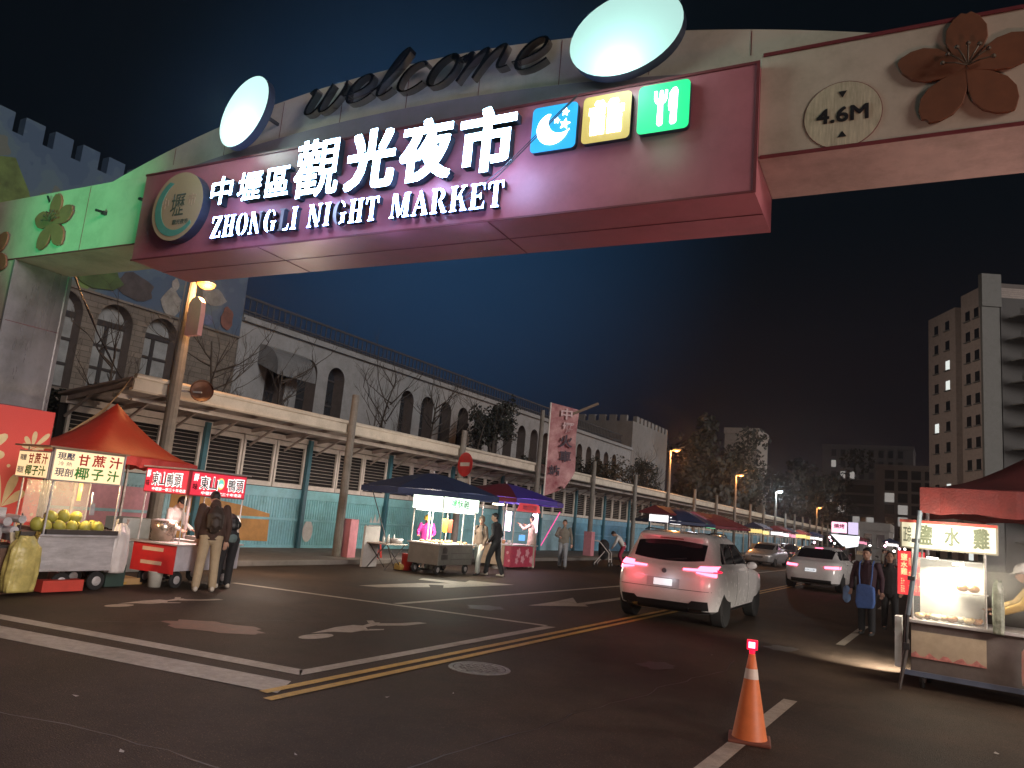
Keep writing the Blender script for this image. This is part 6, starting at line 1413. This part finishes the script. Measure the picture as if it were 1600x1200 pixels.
# ============================================================ vehicles
class Car:
    """body as stacked super-ellipse rings: (z, y_rear, y_front, half width, exponent, drop at front)"""
    def __init__(s, name, label, loc, rz, rings, paint, wheels, r=.35, group=None, wheel_w=.24):
        s.t = thing(name, label, 'car', loc, rz, group); s.rings = rings; s.paint = paint
        b = MB(); n = 96; RS = []
        for q in rings: RS.append([s.pt(q, 2*math.pi*k/n) for k in range(n)])
        b.loft(RS); o = b.build('body', paint, s.t, smooth=True)
        # wheel arches cut out
        cut = MB(); cut.mi = 0
        for (y, hw) in wheels:
            for sx in (-1, 1): cut.cyl((sx*(hw-.30), y, r+.0), (sx*(hw+.3), y, r+.0), r*1.13, n=28)
        co = cut.build('cutter', arch_dark)
        md = o.modifiers.new('b', 'BOOLEAN'); md.object = co; md.solver = 'EXACT'; md.operation = 'DIFFERENCE'
        try: md.material_mode = 'TRANSFER'
        except Exception: pass
        dg = bpy.context.evaluated_depsgraph_get(); me = bpy.data.meshes.new_from_object(o.evaluated_get(dg)); me.name = 'body'
        if len(me.polygons) > 50: old = o.data; o.modifiers.clear(); o.data = me
        else: o.modifiers.clear()
        try: o.data.use_auto_smooth = True
        except Exception: pass
        es = o.modifiers.new('e', 'EDGE_SPLIT'); es.split_angle = R(38)
        bpy.data.objects.remove(co)
        s.body = o
        for (y, hw) in wheels:
            for sx in (-1, 1): s.wheel(sx*(hw-wheel_w/2-.01), y, r, wheel_w, sx)
    def pt(s, q, a):
        z, y0, y1, hw, p, dr = q; c, si = math.cos(a), math.sin(a); yc, hl = (y0+y1)/2, (y1-y0)/2
        x = hw*math.copysign(abs(c)**(2/p), c); y = yc+hl*math.copysign(abs(si)**(2/p), si)
        f = max(0, (y-yc)/hl); return Vector((x, y, z-dr*f**2))
    def q_at(s, z):
        rg = s.rings
        for i in range(len(rg)-1):
            if rg[i][0] <= z <= rg[i+1][0] and rg[i+1][0] > rg[i][0]:
                t = (z-rg[i][0])/(rg[i+1][0]-rg[i][0]); return tuple(lerp(a, b, t) for a, b in zip(rg[i], rg[i+1]))
        return rg[-1] if z > rg[-1][0] else rg[0]
    def rear(s, x, z, off=0.0, front=False):
        q = s.q_at(z); z_, y0, y1, hw, p, dr = q; yc, hl = (y0+y1)/2, (y1-y0)/2; u = min(.999, abs(x)/hw)
        y = hl*(1-u**p)**(1/p); return Vector((x, yc+(y if front else -y)+(off if front else -off), z-(dr if front else 0)))
    def side(s, sx, y, z, off=0.0):
        q = s.q_at(z); z_, y0, y1, hw, p, dr = q; yc, hl = (y0+y1)/2, (y1-y0)/2; u = min(.999, abs(y-yc)/hl)
        x = hw*(1-u**p)**(1/p); f = max(0, (y-yc)/hl); return Vector((sx*(x+off), y, z-dr*f**2))
    def patch(s, fn, a0, a1, z0, z1, name, m, par=None, off=.006, na=16, nz=6, smooth=True):
        """fn(a, z, off); z0/z1 may be functions of a"""
        f0 = z0 if callable(z0) else (lambda a: z0); f1 = z1 if callable(z1) else (lambda a: z1)
        b = MB(); F, B_ = [], []
        for i in range(na+1):
            a = lerp(a0, a1, i/na)
            for j in range(nz+1):
                z = lerp(f0(a), f1(a), j/nz); F.append(fn(a, z, off)); B_.append(fn(a, z, -.02))
        n = nz+1; b.add(F, [(i*n+j, (i+1)*n+j, (i+1)*n+j+1, i*n+j+1) for i in range(na) for j in range(nz)])
        rim = [i*n for i in range(na+1)]+[na*n+j for j in range(1, n)]+[i*n+nz for i in range(na-1, -1, -1)]+[j for j in range(nz-1, 0, -1)]
        b.add([F[i] for i in rim]+[B_[i] for i in rim], [(k, (k+1) % len(rim), len(rim)+(k+1) % len(rim), len(rim)+k) for k in range(len(rim))])
        return b.build(name, m, par or s.t, smooth=smooth)
    def wheel(s, x, y, r, w, sx):
        c = MB(); c.lathe([(r*.66, -w/2), (r*.93, -w/2), (r, -w/2+.03), (r, w/2-.03), (r*.93, w/2), (r*.66, w/2)], n=36)
        c.v = [(x+v[2], y+v[0], r+v[1]) for v in c.v]; wo = c.build('wheel', rub, s.t, smooth=False)
        c = MB(); c.lathe([(r*.68, w/2-.005), (r*.64, w/2-.05), (.0, w/2-.07)], n=28, cap=False)
        for k in range(5):
            a = 2*math.pi*k/5
            for da in (-.13, .13): c.bar((0.03*math.cos(a), .03*math.sin(a), w/2-.02), (r*.66*math.cos(a+da), r*.66*math.sin(a+da), w/2-.015), .035, .03)
        c.cyl((0, 0, w/2-.06), (0, 0, w/2-.005), .05)
        c.v = [(x+sx*v[2], y+v[0], r+v[1]) for v in c.v]; c.build('rim', rimm, wo)
arch_dark = mat('wheel_arch_plastic', (.012, .012, .013), .6)
rimm = mat('alloy_rim', (.30, .30, .31), .3, metal=.8)
glass_c = mat('tinted_car_glass', (.012, .012, .016), .04, spec=.7)
trim = mat('black_trim', (.02, .02, .022), .35)
wpc = mat('white_car_paint', (.78, .76, .75), .25, var=.02, coat=.7, spec=.5)
tail = glow('tail_light_hot', (1.0, .10, .18), 5.0, base=(.5, .02, .05)); tail_d = glow('tail_light_red', (1.0, .01, .06), 1.2, base=(.4, .01, .03))
tail_d0 = mat('tail_light_unlit', (.30, .01, .02), .25)
# ---- the big SUV
suv = Car('white_suv', 'white sport utility car driving away with glowing red tail lights', (-4.42, 13.72, 0), R(1.0), [
    (.24, .22, 4.40, 0.857, 7, 0), (.30, .10, 4.55, 0.941, 7, 0), (.45, .03, 4.64, 0.977, 7, 0), (.62, .0, 4.66, 0.993, 7, .02), (.80, .02, 4.64, 0.993, 7, .06),
    (.96, .07, 4.56, 0.982, 7, .14), (1.04, .13, 4.40, 0.967, 7, .20), (1.075, .20, 3.75, 0.941, 7, .12), (1.11, .26, 3.42, 0.904, 8, .03),
    (1.22, .33, 3.20, 0.873, 7, 0), (1.48, .50, 2.70, 0.779, 6, 0), (1.575, .46, 2.45, 0.731, 5.5, 0), (1.63, .50, 2.25, 0.679, 5, 0), (1.665, .80, 1.95, 0.522, 4, 0), (1.675, 1.1, 1.6, 0.261, 3, 0)],
    wpc, [(.85, .985), (3.72, .985)], r=.365)
S = suv
rw = S.patch(lambda a, z, o: S.rear(a, z, o), -.66, .66, lambda a: 1.12+.05*(abs(a)/.66)**2, lambda a: 1.50-.05*(abs(a)/.66)**2, 'rear_window', glass_c, off=.008)
S.patch(lambda a, z, o: S.rear(a, z, o+.01), -.60, .60, 1.545, 1.60, 'roof_spoiler', wpc, off=.10)
S.patch(lambda a, z, o: S.rear(a, z, o+.01), -.22, .22, 1.52, 1.535, 'high_brake_light', tail_d0, off=.03)
for sx in (-1, 1):
    lt = S.patch(lambda a, z, o: S.rear(a*sx, z, o), .34, .90, lambda a: .995+.01*(a-.34), lambda a: 1.02+.03*(a-.34)/.56+.045*(a > .62), 'tail_light', tail, off=.022, na=28)
    S.patch(lambda a, z, o: S.rear(a*sx, z, o), .58, .905, lambda a: .965-.06*(a-.58)/.33, lambda a: .975-.01*(a-.58)/.33, 'lower_bar', tail, lt, off=.018, na=20)
    S.patch(lambda a, z, o: S.side(sx, a, z, o), .24, .52, lambda a: .985, lambda a: 1.055-.05*(a-.24)/.28, 'tail_light_side', tail_d, lt, off=.008, na=8)
    sw = S.patch(lambda a, z, o: S.side(sx, a, z, o), .70, 3.0, lambda a: 1.13, lambda a: min(1.50, 1.15+.36*min(1, (a-.66)/.35), 1.50-.38*max(0, (a-2.35)/.65)**1.0), 'side_window', glass_c, off=.006, na=30)
    c = MB(); p0, p1 = S.side(sx, 1.72, 1.12, .012), S.side(sx, 1.66, 1.50, .012); c.bar(p0, p1, .06, .012); c.build('window_pillar', trim, sw)
    S.patch(lambda a, z, o: S.side(sx, a, z, o), .5, 3.95, .25, .33, 'sill_trim', trim, off=.012, na=20, nz=2)
    for yy in (1.55, 2.55): h_ = S.patch(lambda a, z, o: S.side(sx, a, z, o), yy, yy+.2, .965, .99, 'door_handle', wpc, off=.035, na=6, nz=2)
    for yy in (1.62, 2.68): S.patch(lambda a, z, o: S.side(sx, a, z, o), yy, yy+.008, .36, 1.10, 'door_gap', trim, off=.002, na=1, nz=8)
    c = MB(); c.ball((sx*1.02, 2.82, 1.10), (.11, .07, .075), 12, 8); c.bar((sx*.86, 2.86, 1.06), (sx*1.0, 2.84, 1.07), .04); c.build('door_mirror', wpc, S.t, smooth=True)
    c = MB(); c.tube([(sx*.62, .75, 1.655), (sx*.63, 1.0, 1.69), (sx*.62, 2.1, 1.67), (sx*.60, 2.3, 1.63)], .014, 6); c.build('roof_rail', trim, S.t)
    S.patch(lambda a, z, o: S.rear(a*sx, z, o), .46, .70, .27, .33, 'exhaust_tip', mat('exhaust_chrome', (.4, .4, .4), .2, metal=1), off=.03, na=6, nz=2)
S.patch(lambda a, z, o: S.rear(a, z, o), -.80, .80, lambda a: .25, lambda a: .47-.05*(abs(a) < .5), 'rear_diffuser', arch_dark, off=.015, na=30)
S.patch(lambda a, z, o: S.rear(a, z, o), -.86, .86, .642, .650, 'bumper_seam', trim, off=.003, na=30, nz=1)
S.patch(lambda a, z, o: S.rear(a, z, o), -.30, .30, .66, .82, 'plate_recess', mat('recess_paint', (.5, .5, .52), .3), off=.002, na=10)
pl = S.patch(lambda a, z, o: S.rear(a, z, o), -.17, .17, .685, .80, 'number_plate', glow('lit_plate', (.9, .95, 1), .45, base=(.8, .8, .8)), off=.014, na=4)
c = MB(); c.bar(S.rear(-.02, 1.14, .03), S.rear(.34, 1.19, .03), .018); c.build('rear_wiper', trim, S.t)
c = MB(); p = S.rear(0, .945, .010); c.T = Matrix.Translation(p) @ Matrix.Rotation(R(90), 4, 'X'); c.lathe([(0, 0), (.045, 0), (.042, .006), (0, .008)], n=20); c.build('round_badge', mat('badge', (.25, .25, .28), .3, metal=.7), S.t)
c = MB(); c.obox((0, 1.15, 1.70), (.05, .20, .05)); c.build('roof_antenna', wpc, S.t, bevel=.015)
lamp('suv_tail_spill', 'POINT', Vector((-5.0, 13.45, .93)), (1, .08, .12), 3.4, .12); lamp('suv_tail_spill', 'POINT', Vector((-3.55, 13.45, .93)), (1, .10, .14), 2.6, .12)
lamp('suv_plate_light', 'POINT', Vector((-4.27, 13.60, .83)), (.85, .92, 1), .3, .05)
# ---- generic saloon
SAL = [(.20, .22, 4.35, .78, 6, 0), (.28, .06, 4.52, .86, 6, 0), (.50, .0, 4.60, .90, 6, .0), (.72, .05, 4.56, .90, 6, .05), (.88, .14, 4.4, .88, 6, .14), (.95, .30, 3.75, .84, 6, .10),
       (.98, .55, 3.35, .80, 6, .02), (1.12, .80, 3.05, .745, 5, 0), (1.32, 1.30, 2.55, .64, 5, 0), (1.40, 1.55, 2.25, .54, 4, 0), (1.43, 1.8, 2.0, .25, 3, 0)]
def saloon(name, label, loc, rz, paint, lights='rear', group=None, lit=True):
    C = Car(name, label, loc, rz, SAL, paint, [(.85, .90), (3.62, .90)], r=.32, group=group)
    C.patch(lambda a, z, o: C.rear(a, z, o), -.56, .56, 1.03, lambda a: 1.34, 'rear_window', glass_c, off=.01)
    C.patch(lambda a, z, o: C.rear(a, z, o, front=True), -.60, .60, 1.02, lambda a: 1.34, 'windscreen', glass_c, off=.01)
    for sx in (-1, 1):
        C.patch(lambda a, z, o: C.side(sx, a, z, o), .95, 3.0, lambda a: 1.02, lambda a: min(1.31, 1.04+.3*min(1, (a-.9)/.45), 1.31-.28*max(0, (a-2.4)/.6)), 'side_window', glass_c, off=.008, na=20)
        C.patch(lambda a, z, o: C.rear(a*sx, z, o), .42, .85, .74, lambda a: .80+.05*(a-.42), 'tail_light', tail if (lit and lights == 'rear') else tail_d0, off=.02, na=8)
        C.patch(lambda a, z, o: C.rear(a*sx, z, o, front=True), .48, .84, .62, .74, 'headlight', mat('headlight_glass', (.6, .6, .6), .1), off=.01, na=8)
        c = MB(); c.ball((sx*.95, 2.75, 1.0), (.09, .06, .06), 10, 8); c.build('door_mirror', paint, C.t, smooth=True)
        for yy in (1.5, 2.5): C.patch(lambda a, z, o: C.side(sx, a, z, o), yy, yy+.18, .86, .88, 'door_handle', trim, off=.02, na=4, nz=1)
    C.patch(lambda a, z, o: C.rear(a, z, o), -.17, .17, .60, .70, 'number_plate', plate_m if lit else mat('plate_dull', (.6, .6, .58), .4), off=.012, na=3)
    C.patch(lambda a, z, o: C.rear(a, z, o), -.62, .62, .24, .36, 'rear_valance', arch_dark, off=.01, na=20)
    C.patch(lambda a, z, o: C.rear(a, z, o, front=True), -.35, .35, .5, .62, 'grille', trim, off=.01, na=8)
    return C
tail_d0 = mat('tail_light_unlit', (.30, .01, .02), .25); plate_m = glow('lit_plate2', (.9, .95, 1), .5, base=(.8, .8, .8))
sc_ = saloon('white_saloon', 'white saloon car braking farther up the road behind the SUV', (-4.12, 29.6, 0), R(-3), wpc)
sc_.t.scale = (1.1, 1.1, 1.1)
sc_.patch(lambda a, z, o: sc_.rear(a, z, o), -.12, .12, 1.355, 1.375, 'high_brake_light', tail, off=.02, na=4, nz=1)
c = MB(); c.text('KEA-6180', sc_.rear(-.15, .625, .016), X3, Z3, .30, .05, .001); c.build('plate_writing', kb, sc_.t)
lamp('saloon_tail_spill', 'POINT', (-4.15, 29.9, .8), (1, .05, .10), 20, .4); lamp('saloon_plate', 'POINT', (-4.15, 29.95, .62), (.85, .92, 1), 1.0, .1)
silv = mat('silver_paint', (.38, .38, .39), .3, metal=.5, coat=.5); dkp = mat('dark_car_paint', (.03, .03, .035), .25, coat=.6); redp = mat('dark_red_paint', (.14, .02, .03), .3, coat=.6)
sv = saloon('parked_car', 'silver car facing the camera parked beside the far stalls', (-9.6, 53.6, 0), R(176), silv, lights='front', group='cars standing along the far kerb')
saloon('parked_car', 'black car parked just behind the silver one', (-10.4, 61, 0), R(2), dkp, lit=False, group='cars standing along the far kerb')
saloon('parked_car', 'dark red car driving in front of the far stalls', (-7.2, 64, 0), R(1), redp, group='cars standing along the far kerb')
# ---- scooters at the right far side
def scooter(lab, x, y, rz, col):
    t = thing('scooter', lab, 'scooter', (x, y, 0), rz, 'scooters parked at the right side of the street')
    c = MB(); limb(c, [Vector((0, -.55, .62)), Vector((0, -.1, .60)), Vector((0, .05, .35)), Vector((0, .40, .32)), Vector((0, .55, .7))], [.14, .15, .10, .10, .12]); c.build('body', col, t, smooth=True)
    c = MB(); limb(c, [Vector((0, -.6, .76)), Vector((0, 0, .76))], [.10, .12], flat=(1.2, .5, X3)); c.build('seat', blk, t, smooth=True)
    for y_ in (-.55, .68): c = MB(); c.lathe([(.14, -.05), (.25, -.05), (.27, 0), (.25, .05), (.14, .05)], n=20); c.v = [(v[2], y_+v[0], .27+v[1]) for v in c.v]; c.build('wheel', rub, t)
    c = MB(); c.tube([(-.32, .42, 1.02), (-.1, .5, .98), (.1, .5, .98), (.32, .42, 1.02)], .016, 6); c.tube([(0, .68, .27), (0, .5, .98)], .03, 8); c.build('handlebar', steel_d, t)
    for sx in (-1, 1): c = MB(); c.cyl((sx*.25, .45, 1.0), (sx*.3, .42, 1.18), .008, n=6); c.ball((sx*.31, .42, 1.22), (.06, .015, .045), 8, 6); c.build('mirror', steel_d, t)
    c = MB(); c.box(-.09, .09, -.80, -.78, .45, .57); c.build('number_plate', mat('plate_white', (.7, .7, .68), .5), t)
    c = MB(); c.box(-.08, .08, -.73, -.70, .62, .68); c.build('tail_light', tail_d0, t)
cols = [wpc, dkp, redp, silv, mat('blue_scooter', (.05, .10, .22), .3, coat=.5)]
for i, (x, y) in enumerate([(-3.6, 50), (-3.0, 50.5), (-2.4, 50.2), (-1.9, 50.9), (-3.4, 47.4), (-1.2, 44)]):
    scooter(['white scooter leftmost of the far row', 'black scooter second in the far row', 'dark red scooter third in the far row', 'silver scooter fourth in the far row', 'blue scooter in front of the far row', 'white scooter standing behind the wine coat person'][i], x, y, R(175+8*(i % 3)), cols[i % 5])
# ============================================================ trees
bark = mat('bark', (.055, .045, .038), .85, bump=.5, bscale=30)
leafm = [mat('leaf_dark', (.005, .007, .004), .7, var=.4), mat('leaf_mid', (.010, .013, .006), .7, var=.4)]
def bare_tree(lab, x, y, h, seed, z0=.12, n0=7, group='bare trees behind the hoarding'):
    rg = random.Random(seed); t = thing('bare_tree', lab, 'tree', (x, y, z0), group=group); b = MB(); tr = MB()
    pts = []; p = Vector((0, 0, 0)); d = Vector((rg.uniform(-.05, .05), rg.uniform(-.05, .05), 1))
    for i in range(9): pts.append(p.copy()); p = p+d*h/8; d = (d+Vector((rg.uniform(-.08, .08), rg.uniform(-.08, .08), 0))).normalized()
    tr.tube(pts, [lerp(.11, .02, i/8) for i in range(9)], 8)
    def br(p, d, L, r, dep):
        q = [p]; dd = d.copy()
        for k in range(4): dd = (dd+Vector((rg.uniform(-.22, .22), rg.uniform(-.22, .22), rg.uniform(-.05, .22)))).normalized(); q.append(q[-1]+dd*L/4)
        b.tube(q, [r, r*.85, r*.65, r*.45, r*.3], 5 if dep else 6, cap=False)
        if dep < 3:
            for k in range(3 if dep < 2 else 2):
                s_ = rg.choice(q[1:]); nd = (dd+Vector((rg.uniform(-1, 1), rg.uniform(-1, 1), rg.uniform(-.2, .7)))*.8).normalized(); br(s_, nd, L*rg.uniform(.45, .7), r*.5, dep+1)
    for i in range(n0+6):
        s_ = pts[0].lerp(pts[-1], rg.uniform(.35, .97)); a = rg.uniform(0, 6.28); br(s_, Vector((math.cos(a), math.sin(a), rg.uniform(.25, .9))).normalized(), h*rg.uniform(.16, .32), .030, 0)
    tr.build('trunk', bark, t, smooth=True); b.build('branches', bark, t, smooth=True)
    return t
bt_l = ['bare tree in front of the stone arches', 'bare tree left of the awning on the long wing', 'bare tree before the first tall arches', 'slim bare tree above the second pole', 'bare tree before the blank part of the wing', 'bare tree right of the blank wing part', 'bare tree just left of the pink banner', 'bare tree in front of the battlement tower', 'second bare tree in front of the battlement tower']
for i, (x, y, h) in enumerate([(-21, 13.2, 5.4), (-19.5, 16.0, 6.3), (-20.5, 19.0, 6.0), (-20, 23.5, 6.6), (-20, 26.9, 6.6), (-20.5, 31.5, 6.2), (-21, 38, 6), (-23, 63, 7.5), (-23, 67.5, 7.2)]):
    bare_tree(bt_l[i], x, y, h, 30+i)
def leafy(name, lab, x, y, z0, h, rx, ry, rz_, seed, nl=2600, ls=.16, m=0, group=None, trunk=True, cz=None, cat='tree'):
    rg = random.Random(seed); t = thing(name, lab, cat, (x, y, z0), group=group)
    cz = h-rz_ if cz is None else cz
    if trunk:
        tr = MB(); tr.tube([(0, 0, 0), (.05, .03, cz*.5), (0, .1, cz), (.05, .1, cz+rz_*.5)], [.18, .14, .10, .03], 8)
        for k in range(6):
            a = rg.uniform(0, 6.28); tr.tube([(0, .05, cz*.7), (rx*.3*math.cos(a), ry*.3*math.sin(a), cz), (rx*.7*math.cos(a), ry*.7*math.sin(a), cz+rz_*.3)], [.07, .05, .02], 6)
        tr.build('trunk', bark, t)
    cl = [(Vector((rg.gauss(0, .45)*rx, rg.gauss(0, .45)*ry, cz+rg.gauss(0, .42)*rz_)), rg.uniform(.22, .42)) for _ in range(16)]
    b = MB()
    for _ in range(nl):
        c, s_ = rg.choice(cl); d = Vector((rg.gauss(0, 1), rg.gauss(0, 1), rg.gauss(0, 1))).normalized()*(rg.random()**.4); p = c+Vector((d.x*rx*s_, d.y*ry*s_, d.z*rz_*s_*1.1))
        if p.z < .05: continue
        u = Vector((rg.gauss(0, 1), rg.gauss(0, 1), rg.gauss(0, 1))).normalized(); v = u.orthogonal().normalized(); s2 = ls*rg.uniform(.6, 1.3)
        b.add([p-u*s2*.5, p+v*s2*.28, p+u*s2*.5, p-v*s2*.28], [(0, 1, 2, 3)], 0 if rg.random() < .6 else 1)
    b.build('crown', [leafm[0], leafm[1]], t)
    return t
leafy('shrub', 'dark shrub mass between the gate column and the tan tarpaulin', -19.5, 10.6, .12, 3.6, 1.4, 1.9, 1.3, 51, cat='shrub')
leafy('shrub', 'dark shrub behind the shelter roof left of the near pole', -20.5, 13.6, .12, 3.9, 1.3, 2.0, 1.0, 52, cat='shrub')
leafy('leafy_tree', 'leafy tree hanging over the middle arches of the wing', -22.5, 37.2, .12, 9.1, 1.5, 2.4, 2.4, 53, 3000, .2, group='leafy trees behind the hoarding')
leafy('leafy_tree', 'small dark tree just left of the pink banner', -20, 40.5, .12, 6.2, 1.3, 1.9, 1.5, 54, 1800, group='leafy trees behind the hoarding')
leafy('leafy_tree', 'broad dark tree right of the pink banner', -20.5, 49, .12, 7.0, 1.8, 4.0, 2.4, 55, 3600, .2, group='leafy trees behind the hoarding')
leafy('leafy_tree', 'dark tree beside the base of the battlement tower', -20.5, 56, .12, 6.8, 1.8, 3.2, 2.2, 56, 2600, .2, group='leafy trees behind the hoarding')
for i, (x, y, h, rx) in enumerate([(-24, 92, 14, 6), (-24, 104, 13.5, 6.5), (-21, 84, 8.5, 4), (-22, 118, 15, 7), (-18, 132, 14, 7), (-21, 148, 15, 8), (-14, 165, 14, 8)]):
    leafy('leafy_tree', ['great dark tree right of the battlement tower', 'dark tree below the rooftop block', 'low dark tree behind the middle orange lamp', 'dark tree between the orange lamps and the white lamp', 'dark tree behind the white street lamp', 'far dark tree right of the white street lamp', 'farthest dark tree before the apartment blocks'][i], x, y, .0, h, rx, rx*1.2, h*.38, 70+i, 3000, .6, group='dark trees at the far end')
# ============================================================ added fill light and lamps out of view
sl = lamp('city_glow', 'SUN', (0, -20, 30), (1, .89, .82), 1.1, 0); sl.data.angle = R(18)  # wide sun lamp added as even fill on walls and facades
sl.rotation_euler = Vector((-.88, .28, -.22)).to_track_quat('-Z', 'Y').to_euler()
lamp('street_lamp_behind', 'SPOT', (-4.0, -1.0, 9.0), (1, .60, .38), 700, .3, target=(-5.5, 4.0, 0), angle=84)
lamp('street_lamp_behind', 'POINT', (-4.0, -5.0, 8.5), (1, .78, .58), 70, .25)
lamp('roadside_stall_light', 'POINT', (2.6, 9.4, 2.1), (1, .84, .76), 190, .3)  # unseen fill lamp added to brighten the white car
lamp('cart_work_light', 'POINT', (-12.4, 11.6, 1.5), (1, .76, .60), 120, .2)  # unseen fill lamp added to light the hoarding and eave
lamp('cart_work_light', 'POINT', (-13.4, 18.9, 1.5), (1, .84, .72), 80, .2)  # second added fill, farther along the hoarding
lamp('roadside_stall_light', 'POINT', (2.0, 4.2, 1.9), (1, .46, .38), 115, .25)  # unseen fill lamp added to light the gate's underside
lamp('avenue_light', 'SPOT', (-42, 62, 26), (1, .80, .66), 26000, 2.0, target=(3, 122, 22), angle=42)  # unseen spot added to brighten the tower face
lamp('green_signal_light', 'SPOT', (-10.2, -2.0, 2.6), (.10, 1.0, .42), 1900, .15, target=(-11.9, 6.3, 5.75), angle=27)
for u, w in ((2.1, 14), (3.4, 22), (4.8, 26), (5.8, 22)):
    lamp('sign_letter_spill', 'POINT', GATE_M @ Vector((u, -.42, 5.15)), (.42, .55, 1.0), w, .25)
for u in (2.4, 3.4, 4.4, 5.4): lamp('sign_underside_spill', 'POINT', GATE_M @ Vector((u, -.16, 4.40)), (.35, .45, 1.0), 5, .2)
lamp('panel_spill', 'POINT', GATE_M @ Vector((7.0, -.42, 6.0)), (.65, 1.0, .95), 26, .25); lamp('panel_spill', 'POINT', GATE_M @ Vector((1.9, -.42, 6.2)), (.65, 1.0, .9), 24, .25)
lamp('icon_spill', 'POINT', GATE_M @ Vector((7.45, -.25, 5.2)), (.1, 1, .5), 1.2, .2); lamp('icon_spill', 'POINT', GATE_M @ Vector((6.3, -.25, 5.1)), (.2, .6, 1), 1.2, .2)
# ------------------------------------------------------------ haze
hz = MB(); hz.box(-90, 60, -25, 260, -1.0, 70)
hm = bpy.data.materials.new('haze_air'); hm.use_nodes = True; t = hm.node_tree; t.nodes.clear()
o_ = t.nodes.new('ShaderNodeOutputMaterial'); pv = t.nodes.new('ShaderNodeVolumePrincipled')
pv.inputs['Color'].default_value = (.85, .88, .92, 1); pv.inputs['Density'].default_value = .0006; pv.inputs['Anisotropy'].default_value = .85
t.links.new(pv.outputs[0], o_.inputs['Volume'])
ho = hz.build('haze', hm); ho['kind'] = 'stuff'; ho['label'] = 'thin night haze glowing around the lamps'
